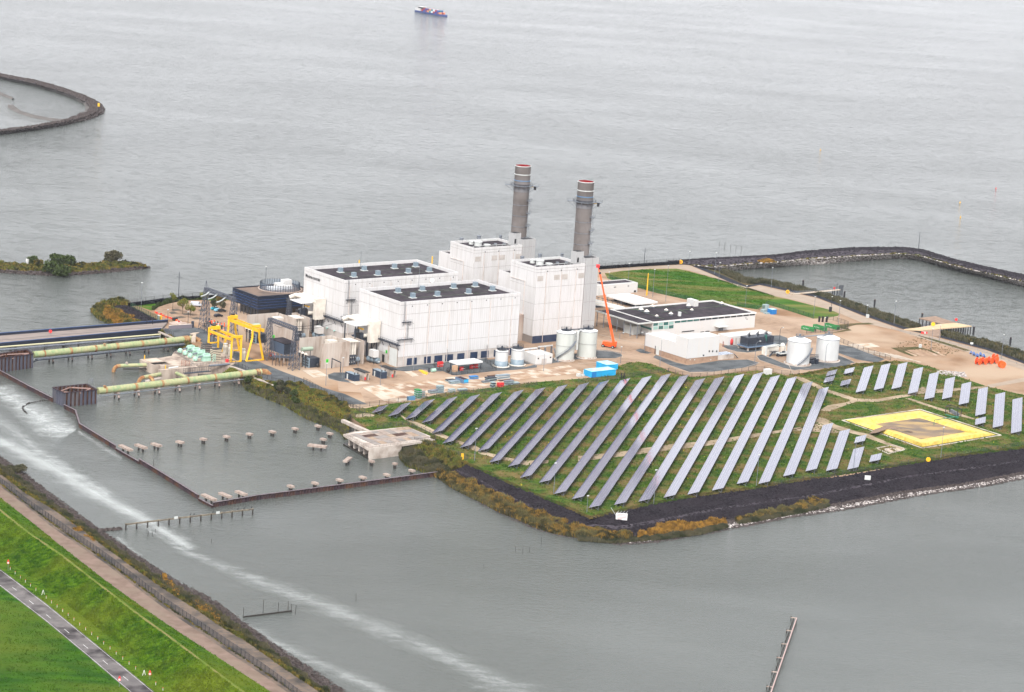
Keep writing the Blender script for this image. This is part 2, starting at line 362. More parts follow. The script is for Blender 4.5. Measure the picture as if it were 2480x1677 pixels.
# ------------------------------------------------------------------ water
def water_mat():
    m = bpy.data.materials.new('lake_water'); m.use_nodes = True; n, l = m.node_tree.nodes, m.node_tree.links
    b = n['Principled BSDF']; b.inputs['Roughness'].default_value = .10; b.inputs['IOR'].default_value = 1.333
    g = n.new('ShaderNodeNewGeometry')
    def mapped(sx, sy, rot):
        mp = n.new('ShaderNodeMapping'); mp.inputs['Rotation'].default_value = (0, 0, rot); mp.inputs['Scale'].default_value = (sx, sy, 1)
        l.new(g.outputs['Position'], mp.inputs[0]); return mp.outputs[0]
    def noi(vec, sc, det=3., rough=.55, dist=0.):
        t = n.new('ShaderNodeTexNoise'); t.inputs['Scale'].default_value = sc; t.inputs['Detail'].default_value = det
        t.inputs['Roughness'].default_value = rough; t.inputs['Distortion'].default_value = dist; l.new(vec, t.inputs['Vector']); return t.outputs[0]
    def rng_(x, a, c, d, e):
        r = n.new('ShaderNodeMapRange'); r.inputs[1].default_value = a; r.inputs[2].default_value = c; r.inputs[3].default_value = d; r.inputs[4].default_value = e
        l.new(x, r.inputs[0]); return r.outputs[0]
    def mth(op, a, c):
        q = n.new('ShaderNodeMath'); q.operation = op
        for i, v in enumerate((a, c)):
            if isinstance(v, (int, float)): q.inputs[i].default_value = v
            else: l.new(v, q.inputs[i])
        return q.outputs[0]
    vec = mapped(.38, 1.0, R(4)); vec2 = mapped(.62, 1.0, R(-14))
    big = rng_(noi(mapped(.45, 1, R(-38)), .009, 3, .55, .4), .35, .70, .55, 1.0)      # calm and ruffled patches
    w1 = rng_(noi(vec, .40, 6, .68, .3), .48, .75, 0, 1); w1 = mth('MULTIPLY', w1, w1); w2 = noi(vec2, .55, 5, .72)
    sp = n.new('ShaderNodeSeparateXYZ'); l.new(g.outputs['Position'], sp.inputs[0])
    open_ = rng_(sp.outputs[1], 820., 1300., .12, 1.0)                                # sheltered harbour, open lake
    h = mth('ADD', mth('MULTIPLY', w1, mth('MULTIPLY', open_, .9)), mth('MULTIPLY', w2, .74))
    h = mth('MULTIPLY', h, big)
    bp = n.new('ShaderNodeBump'); bp.inputs['Strength'].default_value = 1.0; bp.inputs['Distance'].default_value = 1.0
    l.new(h, bp.inputs['Height']); l.new(bp.outputs[0], b.inputs['Normal'])
    mx = n.new('ShaderNodeMix'); mx.data_type = 'RGBA'; l.new(noi(mapped(.5, 1, R(-38)), .012, 4, .6, .5), mx.inputs['Factor'])
    mx.inputs['A'].default_value = (.042, .049, .042, 1); mx.inputs['B'].default_value = (.10, .108, .10, 1)
    l.new(mx.outputs['Result'], b.inputs['Base Color'])
    MATS['lake_water'] = m; return m
m_water = water_mat()
# foam drifting on the water
def foam_mat(name, dens=.5, sc=.12, st=(1, 1, 1), am=.6):
    m = bpy.data.materials.new(name); m.use_nodes = True; n, l = m.node_tree.nodes, m.node_tree.links
    b = n['Principled BSDF']; b.inputs['Base Color'].default_value = (.72, .75, .73, 1); b.inputs['Roughness'].default_value = .9
    tr = n.new('ShaderNodeBsdfTransparent'); mx = n.new('ShaderNodeMixShader'); uv = n.new('ShaderNodeUVMap'); sp = n.new('ShaderNodeSeparateXYZ')
    l.new(uv.outputs[0], sp.inputs[0]); g = n.new('ShaderNodeNewGeometry'); mp = n.new('ShaderNodeMapping')
    mp.inputs['Scale'].default_value = st; mp.inputs['Rotation'].default_value = (0, 0, R(-38)) ; l.new(g.outputs['Position'], mp.inputs[0])
    def noi(s, d=8):
        t = n.new('ShaderNodeTexNoise'); t.inputs['Scale'].default_value = s; t.inputs['Detail'].default_value = d; t.inputs['Roughness'].default_value = .68
        t.inputs['Distortion'].default_value = .6; l.new(mp.outputs[0], t.inputs['Vector']); return t.outputs[0]
    def mth(op, a, c):
        q = n.new('ShaderNodeMath'); q.operation = op
        for i, v in enumerate((a, c)):
            if isinstance(v, (int, float)): q.inputs[i].default_value = v
            else: l.new(v, q.inputs[i])
        return q.outputs[0]
    e = mth('SUBTRACT', 1.0, mth('ABSOLUTE', mth('SUBTRACT', mth('MULTIPLY', sp.outputs[1], 2.0), 1.0), 0.0))    # 0 at the edges, 1 in the middle
    a = mth('ADD', mth('MULTIPLY', e, dens), mth('SUBTRACT', noi(sc), .62)); a = mth('ADD', a, mth('MULTIPLY', mth('SUBTRACT', noi(sc*9, 5), .5), .7))
    mr = n.new('ShaderNodeMapRange'); mr.inputs[1].default_value = 0.0; mr.inputs[2].default_value = .95; mr.inputs[4].default_value = am; l.new(a, mr.inputs[0])
    l.new(mr.outputs[0], mx.inputs[0]); l.new(tr.outputs[0], mx.inputs[1]); l.new(b.outputs[0], mx.inputs[2]); l.new(mx.outputs[0], n['Material Output'].inputs[0])
    return m
_fz = [0]
def foam(crop, A, B, m, n=60):
    _fz[0] += 1; z = WZ+.02+.012*_fz[0]
    a = resample(P(crop, A, z), n); b = resample(P(crop, B, z), n); k = 9; vs = []; uv = []
    for i in range(n):
        for j in range(k): vs.append(a[i].lerp(b[i], j/(k-1))); uv.append((i/(n-1), j/(k-1)))
    fs = [(i*k+j, i*k+j+1, (i+1)*k+j+1, (i+1)*k+j) for i in range(n-1) for j in range(k-1)]
    o = MB().add(vs, fs).build('foam', m, None, 'stuff'); u = o.data.uv_layers.new(name='UVMap')
    for p in o.data.polygons:
        for li in p.loop_indices: u.data[li].uv = uv[o.data.loops[li].vertex_index]
    return o
f_dense = foam_mat('foam_dense', .58, .08, (1, 2.0, 1), .5); f_thin = foam_mat('foam_thin', .40, .10, (1, 2.2, 1), .45); f_churn = foam_mat('foam_churning', .5, .14, (1, 1.3, 1), .75)
# ------------------------------------------------------------------ the island: top plate and banks
west_top = P(C2, [(640, 1270), (870, 1360), (1010, 1350), (1110, 1325), (1250, 1400), (1480, 1480), (1650, 1572)])+P(L3, [(120, 480)])
plate = (P(C1, [(1130, 650), (1260, 715), (1385, 778), (1385, 865), (1505, 920), (1640, 975), (1770, 1060), (1990, 1150)])
         + P(C2, [(510, 1190)]) + west_top + P(L3, [(340, 640), (880, 660), (1040, 730)]) + P(D3, [(700, 735), (850, 815), (985, 890), (1150, 962), (1400, 1078), (1700, 1205), (1900, 1290)])
         + P(D4, [(0, 1240), (95, 1283), (300, 1240), (700, 1150), (1000, 1100), (1500, 1030), (1900, 965), (2187, 935)]) + P(D2, [(1300, 1085), (1700, 1020), (2324, 945), (2900, 870)])
         + P(D1, [(2900, 1310), (2324, 1095), (2000, 975), (1600, 868), (1240, 785), (900, 668), (500, 512), (0, 402)])
         + P(C6, [(1850, 455), (1500, 300), (1250, 195), (1130, 190), (700, 210), (225, 245)]) + P(C1, [(2010, 572), (1750, 590), (1450, 612), (1330, 628), (1230, 640)]))
MB().prism([Vector((p.x, p.y, 0)) for p in plate], 5).build('ground', m_sandground, None, 'structure')
def bank(name, lines, m, n=60): return MB().loft(lines, n).build(name, m, None, 'structure')
# west bank towards the intake basin
wwater = P(M, [(545, 863), (560, 888), (600, 905), (650, 925), (700, 955), (745, 970), (775, 985), (785, 1000)], WZ-.2)
bank('west_bank', [west_top, wwater], m_roughgrass)
# peninsula
pen_top = P(C1, [(1130, 650), (1260, 715), (1385, 778)]); pen_mid = P(C1, [(940, 655), (1050, 700), (1160, 790)], -1.6)
pen_w = P(C1, [(1060, 603), (950, 617), (850, 650), (790, 697), (835, 755), (940, 810), (1100, 850), (1300, 860)], WZ-.2)
bank('peninsula_slope', [P(C1, [(1120, 645), (1260, 715), (1385, 778), (1385, 800)]), P(C1, [(1040, 640), (925, 660), (1060, 730), (1160, 795), (1380, 860)], -1.7)], m_basalt, 30)
bank('peninsula_shore', [P(C1, [(1120, 640), (1040, 640), (925, 660), (1060, 730), (1160, 795), (1380, 870)], -1.7), pen_w], m_roughgrass, 40)
# quay walls and channel sides under the bridges
bank('channel_bank', [P(C1, [(1385, 870), (1505, 925), (1640, 980), (1770, 1065)]), P(C1, [(1370, 930), (1470, 985), (1560, 1030), (1700, 1100)], WZ-.2)], m_roughgrass, 20)
# south bank with scrub, then the basalt dike
sb_top = P(L3, [(1040, 730)])+P(D3, [(700, 735), (850, 815), (985, 890)])
sb_w = P(D3, [(380, 760), (400, 850), (450, 910), (560, 950), (700, 1005)], WZ-.2)
bank('south_bank', [sb_top, sb_w], m_roughgrass)
be_top = P(D3, [(985, 890), (1150, 962), (1400, 1078), (1700, 1205), (1900, 1290)])+P(D4, [(95, 1283), (300, 1240), (700, 1150), (1000, 1100), (1500, 1030), (1900, 965)])+P(D2, [(1300, 1085), (1700, 1020), (2324, 945), (2900, 870)])
be_mid = P(D3, [(900, 925), (1080, 1010), (1320, 1140), (1600, 1270), (1860, 1400)], -1.5)+P(D4, [(330, 1345), (480, 1325), (820, 1262), (1120, 1205), (1600, 1130), (1950, 1085)], -1.5)+P(D2, [(1250, 1200), (1700, 1145), (2324, 1055), (2900, 975)], -1.5)
be_mid2 = P(D3, [(860, 940), (1060, 1025), (1300, 1155), (1580, 1288), (1840, 1418)], -1.6)+P(D4, [(330, 1375), (500, 1350), (830, 1282), (1125, 1222), (1605, 1148), (1955, 1103)], -1.6)+P(D2, [(1255, 1220), (1705, 1163), (2324, 1072), (2900, 992)], -1.6)
be_low = P(D3, [(780, 955), (1030, 1045), (1180, 1120), (1480, 1290), (1750, 1420)], -2.9)+P(D4, [(330, 1440), (560, 1425), (900, 1330), (1250, 1290), (1650, 1235), (2050, 1175)], -2.9)+P(D2, [(1200, 1350), (1700, 1290), (2324, 1172), (2900, 1080)], -2.9)
be_w = P(D3, [(700, 1005), (930, 1170), (1250, 1330), (1480, 1440), (1760, 1530)], WZ-.25)+P(D4, [(350, 1520), (640, 1500), (1000, 1440), (1350, 1375), (1750, 1290), (2187, 1232)], WZ-.25)+P(D2, [(1450, 1398), (1900, 1340), (2324, 1258), (2900, 1160)], WZ-.25)
bank('basalt_dike_upper_slope', [be_top, be_mid], m_basalt, 120)
bank('basalt_dike_berm', [be_mid, be_mid2], m_basaltlight, 120)
bank('basalt_dike_lower_slope', [be_mid2, be_low], m_basalt, 120)
bank('dike_foot', [be_low, be_w], m_rock, 120)
# east shore with the inner harbour
es_top = P(C6, [(1130, 190), (1250, 195), (1500, 300), (1850, 455)])+P(D1, [(0, 402), (500, 512), (900, 668), (1240, 785), (1600, 868), (2000, 975), (2324, 1095), (2900, 1310)])
es_mid = P(C6, [(1130, 165), (1300, 185), (1560, 285), (1880, 425)], -.9)+P(D1, [(20, 385), (520, 495), (920, 650), (1260, 765), (1610, 850), (2010, 955), (2324, 1070), (2900, 1280)], -.9)
es_w = P(C6, [(1400, 200), (1590, 240), (1660, 278), (1950, 395)], WZ-.2)+P(D1, [(60, 375), (560, 490), (960, 620), (1330, 745), (1640, 825), (2060, 930), (2380, 1045), (2950, 1255)], WZ-.2)
bank('harbour_slope', [es_top, es_mid], m_blackdike, 90)
bank('harbour_shore', [es_mid, es_w], m_roughgrass, 90)
# north dike along the lake: dark inner face, crest, outer slope
nd_in = P(C6, [(1130, 190), (700, 210), (225, 245)])+P(C1, [(2010, 572), (1750, 590), (1450, 612), (1330, 628), (1230, 640), (1130, 650)])
nd_cr = P(C6, [(1130, 190), (700, 210), (225, 245)], 0)+P(C1, [(2010, 572), (1750, 590), (1450, 612), (1330, 628), (1230, 640), (1130, 650)], 0)
def raise_to(line, crop_pts, z):
    return [at(p, z) for p in crop_pts]
nd_crest = [at(C6(*p), 2.2) for p in [(1140, 150), (700, 178), (225, 208)]]+[at(C1(*p), 2.2) for p in [(2010, 547), (1750, 558), (1450, 578), (1330, 592), (1230, 606), (1110, 622)]]
nd_out = [Vector((p.x, p.y, 0))+Vector((-.25, 1, 0))*9 for p in nd_crest]; nd_out = [Vector((p.x, p.y, WZ-.2)) for p in nd_out]
bank('north_dike_inner_face', [nd_in, nd_crest], m_blackdike, 80)
bank('north_dike_outer_slope', [nd_crest, nd_out], m_blackdike, 80)
# east breakwater round the harbour
bw_out = P(C6, [(1000, 150), (1400, 120), (1800, 100), (2219, 80)], WZ-.2)+P(D1, [(400, 100), (800, 70), (1250, 64), (1420, 84), (1700, 168), (2100, 262), (2324, 306), (2900, 430)], WZ-.2)
bw_cr1 = P(C6, [(1080, 160), (1420, 135), (1800, 118), (2219, 100)], .5)+P(D1, [(400, 125), (800, 98), (1230, 92), (1400, 108), (1690, 195), (2090, 292), (2324, 340), (2900, 465)], .5)
bw_cr2 = P(C6, [(1250, 195), (1500, 215), (1850, 185), (2219, 165)], .3)+P(D1, [(400, 172), (800, 148), (1220, 125), (1400, 140), (1680, 225), (2080, 318), (2324, 372), (2900, 500)], .3)
bw_in = P(C6, [(1400, 245), (1600, 268), (1900, 240), (2219, 212)], WZ-.2)+P(D1, [(500, 222), (850, 190), (1200, 167), (1400, 178), (1700, 253), (2000, 328), (2324, 414), (2900, 560)], WZ-.2)
bank('breakwater_outer_slope', [bw_cr1, bw_out], m_basalt, 90)
bank('breakwater_crest', [bw_cr1, bw_cr2], m_basaltlight, 90)
bank('breakwater_inner_slope', [bw_cr2, bw_in], m_rock, 90)
# ------------------------------------------------------------------ the near dike, road and path
def D6l(pts, z): return ext(P(D6, pts, z), .45)
dk_w = D6l([(0, 22), (150, 122), (300, 242), (450, 352), (620, 482), (800, 602), (1000, 742), (1200, 862), (1400, 965), (1600, 1112), (1850, 1290), (2016, 1400)], WZ-.3)
dk_r = D6l([(0, 75), (150, 178), (300, 302), (450, 412), (620, 520), (800, 645), (1000, 785), (1200, 908), (1400, 1015), (1600, 1160), (1850, 1345), (2016, 1470)], -2.5)
dk_s = D6l([(0, 130), (180, 268), (350, 365), (500, 470), (700, 620), (900, 765), (1100, 905), (1300, 1030), (1450, 1135), (1650, 1255), (1850, 1400), (2016, 1510)], -1.7)
dk_p1 = D6l([(0, 213), (150, 325), (330, 472), (520, 605), (700, 725), (900, 880), (1100, 1030), (1300, 1165), (1500, 1305), (1700, 1435), (1880, 1560)], -1.2)
dk_p2 = D6l([(0, 287), (200, 442), (400, 605), (600, 760), (700, 838), (900, 982), (1100, 1122), (1300, 1252), (1500, 1382), (1700, 1512), (1790, 1572)], -1.0)
dk_c = D6l([(0, 362), (200, 522), (400, 655), (600, 812), (750, 925), (900, 1042), (1100, 1185), (1300, 1335), (1500, 1485), (1620, 1572)], 2.3)
dk_c2 = D6l([(0, 378), (200, 538), (400, 672), (600, 828), (750, 941), (900, 1058), (1100, 1201), (1300, 1351), (1500, 1501), (1600, 1575)], 2.3)
dk_t = D6l([(0, 665), (300, 885), (600, 1112), (900, 1352), (1150, 1562)], -4.1)
rd_r = D6l([(0, 757), (300, 983), (600, 1228), (900, 1472), (1022, 1572)], -4.3)
rd_l = D6l([(0, 872), (300, 1102), (600, 1352), (860, 1574)], -4.3)
far = [p+Vector((-90, -70, -2.0)) for p in rd_l]; far2 = [p+Vector((-600, -450, -2.0)) for p in rd_l]
_e = ext([p+Vector((-2, -2, 0)) for p in P(D6, [(0, 22), (300, 242), (800, 602), (1400, 965), (2016, 1400)], WZ)], 20)
_wp = [Vector((p.x, p.y, WZ)) for p in _e]+[Vector((9000, -3000, WZ)), Vector((30000, 10000, WZ)), Vector((30000, 45000, WZ)), Vector((-30000, 45000, WZ)), Vector((-30000, 8000, WZ))]
MB().sheet(_wp).build('water', m_water, None, 'structure')
bank('dike_rock_toe', [dk_r, dk_w], m_rock, 90)
bank('dike_scrub_strip', [dk_s, dk_r], m_roughgrass, 90)
bank('dike_gravel_strip', [dk_p1, dk_s], mat('gravel_strip', (.13, .11, .10), .95, c2=(.19, .145, .11), ns=.8, c3=(.075, .068, .062), ns3=.12, bump=.05, bs=3), 90)
bank('dike_path', [dk_p2, dk_p1], m_dikepath, 90)
bank('dike_outer_slope', [dk_c, dk_p2], m_dikegrass, 90)
bank('dike_crest', [dk_c2, dk_c], m_drygrass, 90)
bank('dike_inner_slope', [dk_t, dk_c2], m_dikegrass, 90)
bank('road_verge', [rd_r, dk_t], m_dikegrass, 90)
bank('road', [rd_l, rd_r], m_asphalt, 90)
m_polder = grass_mat('polder_grass', (.022, .075, .004), (.048, .115, .006), (.08, .12, .012), ns=.25, ns3=.05, stretch=(.4, 1, 1, R(38)), bump=.4)
bank('polder_grass', [far2, far, rd_l], m_polder, 90)
def strip_between(A, B, u0, u1, n, dz):
    a, b = resample(A, n), resample(B, n)
    return [p.lerp(q, u0)+Vector((0, 0, dz)) for p, q in zip(a, b)], [p.lerp(q, u1)+Vector((0, 0, dz)) for p, q in zip(a, b)]
for u in (.05, .925):
    x, y = strip_between(rd_l, rd_r, u, u+.016, 60, .012); MB().loft([x, y], 60).build('road_edge_line', m_white, None, 'structure')
x, y = strip_between(rd_l, rd_r, .49, .515, 400, .012); mb = MB()
for p, q in [((80, 878), (110, 900)), ((192, 966), (221, 990)), ((306, 1060), (336, 1085)), ((424, 1155), (457, 1182)), ((548, 1257), (581, 1283)), ((678, 1360), (711, 1388)), ((812, 1466), (846, 1494))]:
    a, b = at(D6(*p), -4.3), at(D6(*q), -4.3); d = (b-a).normalized(); nrm = Vector((-d.y, d.x, 0))*.075
    MB().add([a-nrm+EZ*.014, b-nrm+EZ*.014, b+nrm+EZ*.014, a+nrm+EZ*.014], [(0, 1, 2, 3)]).build('centre_line_dash', m_white, None, 'structure')
# ------------------------------------------------------------------ far island and far breakwater
ib = P(C1, [(-500, 262), (0, 275), (220, 292), (430, 292), (620, 285), (780, 285), (930, 270), (1100, 266), (1180, 273), (1250, 292)], WZ-.1)
icb = P(C1, [(-500, 275), (0, 280), (220, 296), (430, 298), (620, 292), (780, 288), (930, 276), (1100, 273), (1170, 282), (1240, 300)], -2.2)
icf = P(C1, [(-500, 300), (0, 335), (220, 350), (430, 352), (620, 358), (780, 348), (930, 335), (1080, 318), (1180, 310), (1250, 306)], -2.4)
if_ = P(C1, [(-500, 340), (0, 362), (220, 376), (430, 388), (620, 384), (780, 374), (930, 361), (1100, 344), (1220, 330), (1295, 316)], WZ-.1)
_lp([sub(x, 6) for x in (ib, icb)]).build('islet_north_shore', m_rock, None, 'structure')
_lp([sub(x, 6) for x in (icb, icf)]).build('islet', mat('islet_soil', (.13, .12, .045), .95, c2=(.19, .105, .06), ns=.035, c3=(.10, .12, .035), ns3=.12, mix=(.45, .55)), None, 'structure')
_lp([sub(x, 6) for x in (icf, if_)]).build('islet_south_shore', m_rock, None, 'structure')
sand = mat('pale_sand', (.62, .57, .54), .95, c2=(.48, .43, .40), ns=.2)
for q in ([(-500, 278), (0, 285), (220, 300), (240, 318), (130, 330), (0, 318), (-500, 300)], [(700, 300), (780, 293), (930, 281), (1080, 276), (1105, 288), (1040, 298), (900, 312), (800, 312)]):
    MB().sheet(P(C1, q, -2.1)).build('sand_patch', sand, None, 'structure')
fb_o = P(H2, [(-400, 85), (0, 158), (200, 195), (400, 228), (600, 278), (800, 338), (1000, 405), (1150, 465), (1265, 530), (1322, 600), (1305, 655), (1235, 695), (1080, 748), (800, 810), (400, 875), (0, 925), (-400, 985)], WZ-.2)
fb_c = P(H2, [(-400, 90), (0, 163), (200, 203), (400, 240), (600, 292), (800, 355), (1000, 425), (1130, 485), (1215, 540), (1240, 590), (1205, 630), (1130, 665), (1020, 705), (780, 765), (400, 832), (0, 878), (-400, 925)], -.6)
fb_c2 = P(H2, [(-400, 110), (0, 185), (200, 228), (400, 268), (600, 322), (800, 385), (975, 452), (1085, 505), (1130, 550), (1140, 590), (1110, 625), (1050, 650), (960, 690), (770, 750), (400, 818), (0, 862), (-400, 905)], -.8)
fb_i = P(H2, [(-400, 150), (0, 217), (200, 258), (400, 302), (600, 355), (800, 422), (960, 482), (1055, 535), (1080, 570), (1082, 600), (1062, 635), (1000, 665), (920, 700), (750, 748), (400, 812), (0, 858), (-400, 900)], WZ-.2)
for nm, a, b, m in (('far_breakwater_outer_slope', fb_o, fb_c, m_rock), ('far_breakwater_crest', fb_c, fb_c2, m_basaltlight), ('far_breakwater_inner_slope', fb_c2, fb_i, mat('grey_brown_facing', (.115, .105, .10), .9, c2=(.15, .14, .13), ns=.1))):
    _lp([sub(x, 6) for x in (a, b)]).build(nm, m, None, 'structure')
for A, B in (([(95, 585), (160, 625), (250, 665), (400, 712), (600, 748), (800, 765)], [(105, 545), (165, 545), (270, 625), (420, 675), (620, 720), (810, 745)]), ([(-300, 395), (0, 425), (80, 455), (150, 482)], [(-300, 370), (0, 392), (90, 430), (185, 478)])):
    a, b = P(H2, A, WZ-.1), P(H2, B, WZ-.1); c = [(p+q)/2+Vector((0, 0, 1.6)) for p, q in zip(a, b)]
    _lp([sub(x, 5) for x in (a, c, b)]).build('far_spit', mat('grey_brown_facing', (.17, .14, .14), .9), None, 'structure')
# ------------------------------------------------------------------ surfaces on the yard (thin sheets, each a little above the last)
def S2(name, m, crop, pts, z): return sheet(name, m, P(crop, pts), z)
# rough field under the solar rows and the lawn to the north
field = (P(L3, [(0, 300), (20, 320), (130, 400), (300, 400), (420, 372), (560, 350), (770, 330), (870, 312), (900, 300)]) + P(L4, [(140, 490), (330, 455), (520, 433), (760, 405), (1000, 372), (1325, 335)])
         + P(C6, [(130, 1460), (420, 1420), (445, 1330), (580, 1285), (720, 1285), (840, 1310), (1000, 1375), (1150, 1420), (1260, 1450), (1400, 1445), (1700, 1410), (2000, 1375)]) + P(D2, [(40, 240), (130, 225), (700, 125), (1090, 100), (1180, 105), (1400, 150), (1790, 285)])
         + P(D2, [(1960, 345), (2324, 430), (2900, 560), (2900, 865), (2324, 940), (1700, 1014), (1300, 1080)]) + P(D4, [(1900, 958), (1500, 1022), (1000, 1092), (700, 1142), (300, 1232), (100, 1274)])
         + P(D3, [(1905, 1280), (1700, 1196), (1400, 1070), (1150, 955), (985, 883), (850, 808), (700, 728)]) + P(L3, [(1035, 728), (880, 662), (340, 642), (120, 482)]) + P(C2, [(1655, 1566), (1480, 1475), (1250, 1395), (1110, 1320), (1060, 1335), (1150, 1390), (1400, 1500)]))
sheet('field', m_field, field, .02)
sheet('lawn', m_lawn, P(C6, [(300, 292), (500, 262), (800, 240), (1100, 236), (1230, 262), (1500, 338), (1900, 455), (2219, 552)])+P(D1, [(260, 530), (500, 590), (640, 628), (700, 655), (690, 672), (600, 690), (470, 698), (250, 628), (60, 572)])+P(C6, [(2000, 692), (1700, 648), (1200, 580), (900, 515), (680, 455), (480, 400), (330, 345)]), .02)
S2('lawn', m_lawn, L1, [(0, 612), (150, 605), (350, 590), (520, 578), (690, 540), (900, 500), (1100, 488), (1350, 478), (1800, 490), (1850, 530), (1500, 540), (1250, 520), (900, 535), (620, 590), (470, 640), (400, 690), (380, 730), (250, 690), (100, 640), (0, 625)], .02)
# yard paving
yard = (P(L1, [(420, 740), (480, 670), (640, 610), (900, 560), (1300, 545), (1886, 560)])+P(C2, [(900, 440)])+P(C6, [(230, 330), (400, 375), (700, 470), (1150, 600), (2000, 720), (2219, 760)])+P(D1, [(470, 700), (650, 720), (820, 735), (770, 800), (420, 830)])+P(L6, [(600, 860)])
        + P(D1, [(840, 1095), (300, 1190), (200, 1195)])+P(C6, [(2219, 1395), (2000, 1362), (1700, 1400), (1400, 1435), (1260, 1440), (1150, 1410), (1000, 1365), (840, 1300), (720, 1278), (580, 1278), (440, 1325), (200, 1325), (0, 1360)])
        + P(L4, [(1325, 215), (900, 275), (450, 330), (0, 395)])+P(L3, [(800, 300), (560, 330), (300, 355), (240, 230), (0, 215)])+P(C2, [(1560, 1290), (1180, 1180), (900, 1010), (550, 850), (500, 700)])+P(L1, [(1450, 960), (1150, 950), (720, 890), (600, 830)]))
sheet('yard_paving', m_paving, yard, .03)
for q, cr in (([(240, 272), (700, 232), (1130, 195), (1260, 215), (1500, 300), (1850, 430), (2219, 540), (2219, 505), (1850, 395), (1560, 285), (1330, 205), (1150, 182), (700, 205), (240, 245)], C6),):
    pass
m_perim = mat('perimeter_road', (.33, .27, .215), .9, c2=(.29, .235, .185), ns=.2)
sheet('perimeter_road', m_perim, P(C6, [(240, 288), (500, 258), (800, 235), (1100, 230), (1240, 256), (1500, 332), (1900, 448), (2219, 545)])+P(D1, [(260, 525), (500, 583), (700, 650), (900, 735), (1200, 800), (1500, 895), (2000, 1045), (2324, 1150)])
      + P(D1, [(2324, 1102), (2000, 982), (1600, 876), (1240, 792), (900, 675), (500, 518), (0, 408)])+P(C6, [(1850, 460), (1500, 305), (1250, 200), (1130, 196), (700, 216), (225, 252)]), .05)
sheet('perimeter_road', m_perim, P(D2, [(1960, 335), (2324, 262), (2900, 150), (2900, 215), (2324, 300), (2000, 358)]), .05)
# gravel beds
GB = [(C2, [(0, 715), (70, 735), (330, 930), (520, 1020), (760, 1130), (960, 1210), (1180, 1290), (1400, 1385), (1640, 1455), (1900, 1572), (1680, 1572), (1500, 1500), (1290, 1410), (1100, 1335), (1000, 1345), (870, 1355), (650, 1265), (510, 1185), (380, 1135), (200, 1000), (20, 860)]),
      (L1, [(600, 1090), (720, 1060), (1140, 1040), (1330, 1080), (1380, 1150), (1260, 1250), (1180, 1250), (1050, 1200), (760, 1240), (560, 1110)]),
      (C2, [(1450, 1240), (1520, 1215), (1640, 1215), (1760, 1240), (1640, 1290), (1800, 1350), (1700, 1330), (1560, 1310), (1460, 1280)]),
      (C3, [(1000, 1500), (1200, 1530), (1600, 1480), (2219, 1410), (2219, 1480), (1900, 1530), (1700, 1572), (1300, 1572), (1180, 1560), (1080, 1560)]),
      (L4, [(0, 180), (220, 150), (880, 90), (1200, 175), (1325, 145), (1325, 180), (1100, 205), (860, 220), (480, 262), (420, 262), (220, 175), (180, 215), (100, 200), (0, 215)]),
      (C4, [(620, 1500), (1000, 1490), (1290, 1480), (1560, 1440), (1780, 1425), (1990, 1425), (2070, 1400), (2040, 1365), (1900, 1335), (1780, 1330), (1300, 1420), (950, 1460)]),
      (C6, [(1010, 1310), (840, 1230), (870, 1205), (1100, 1290), (1230, 1320), (1590, 1265), (1890, 1255), (2025, 1290), (1990, 1320), (1850, 1345), (1500, 1390), (1250, 1395), (1150, 1360)]),
      (C6, [(640, 1150), (700, 1132), (830, 1180), (780, 1190), (700, 1180)]),
      (L5, [(40, 345), (250, 340), (420, 410), (650, 395), (770, 350), (760, 200), (900, 200), (1000, 235), (1010, 290), (985, 340), (900, 370), (660, 415), (430, 448), (270, 435), (130, 395)]),
      (L5, [(555, 500), (640, 478), (740, 520), (940, 600), (1110, 660), (1325, 650), (1325, 678), (1110, 705), (950, 672), (600, 555)]),
      (G2, [(1200, 1020), (900, 1010), (800, 930), (1300, 900), (1400, 780), (2060, 720), (2324, 760), (2324, 880), (1900, 960)]),
      (D1, [(690, 925), (800, 945), (1100, 1055), (1030, 1085), (860, 1060), (690, 1000)]), (D1, [(690, 1020), (840, 1085), (720, 1100), (600, 1110), (480, 1100), (500, 1060)])]
for _i, (cr, q) in enumerate(GB): S2('gravel_bed', m_gravel, cr, q, .055+.003*_i)
# tree squares in the car park
for q in ([(745, 705), (860, 697), (960, 725), (770, 740)], [(700, 760), (790, 748), (880, 780), (750, 800)], [(930, 795), (1060, 775), (1175, 800), (1000, 815)], [(825, 850), (930, 835), (1040, 860), (880, 878)], [(1110, 870), (1230, 855), (1350, 885), (1190, 900)], [(1240, 720), (1330, 700), (1420, 720), (1380, 745), (1300, 745)]):
    S2('planting_bed', mat('dark_bed', (.09, .08, .07), .95, c2=(.13, .11, .09), ns=1.), L1, q, .07)
# concrete pads
def slab_grid(name, crop, quad, nu, nv, m1, m2, z, parent=None):
    """slabs with open joints between four photo corners; each slab its own piece"""
    a, b, c, d = [Vector((p.x, p.y, z)) for p in P(crop, quad)]; out = []
    for i in range(nu):
        for j in range(nv):
            f = lambda u, v: (a.lerp(b, u)).lerp(d.lerp(c, u), v)
            g = .012; u0, u1, v0, v1 = (i+g)/nu, (i+1-g)/nu, (j+g)/nv, (j+1-g)/nv
            dz = EZ*rnd.uniform(0, .02); q = [f(u0, v0)+dz, f(u1, v0)+dz, f(u1, v1)+dz, f(u0, v1)+dz]
            o = MB().prism(q, .1).build('concrete_slab', m1 if rnd.random() < .68 else m2, parent, 'structure'); out.append(o)
    return out
slab_grid('slab', D3, [(60, 215), (250, 190), (560, 320), (290, 355)], 6, 7, m_slab, m_slabbrown, .14)
slab_grid('slab', D3, [(295, 190), (620, 150), (900, 235), (600, 305)], 7, 6, m_slabbrown, m_slab, .12)
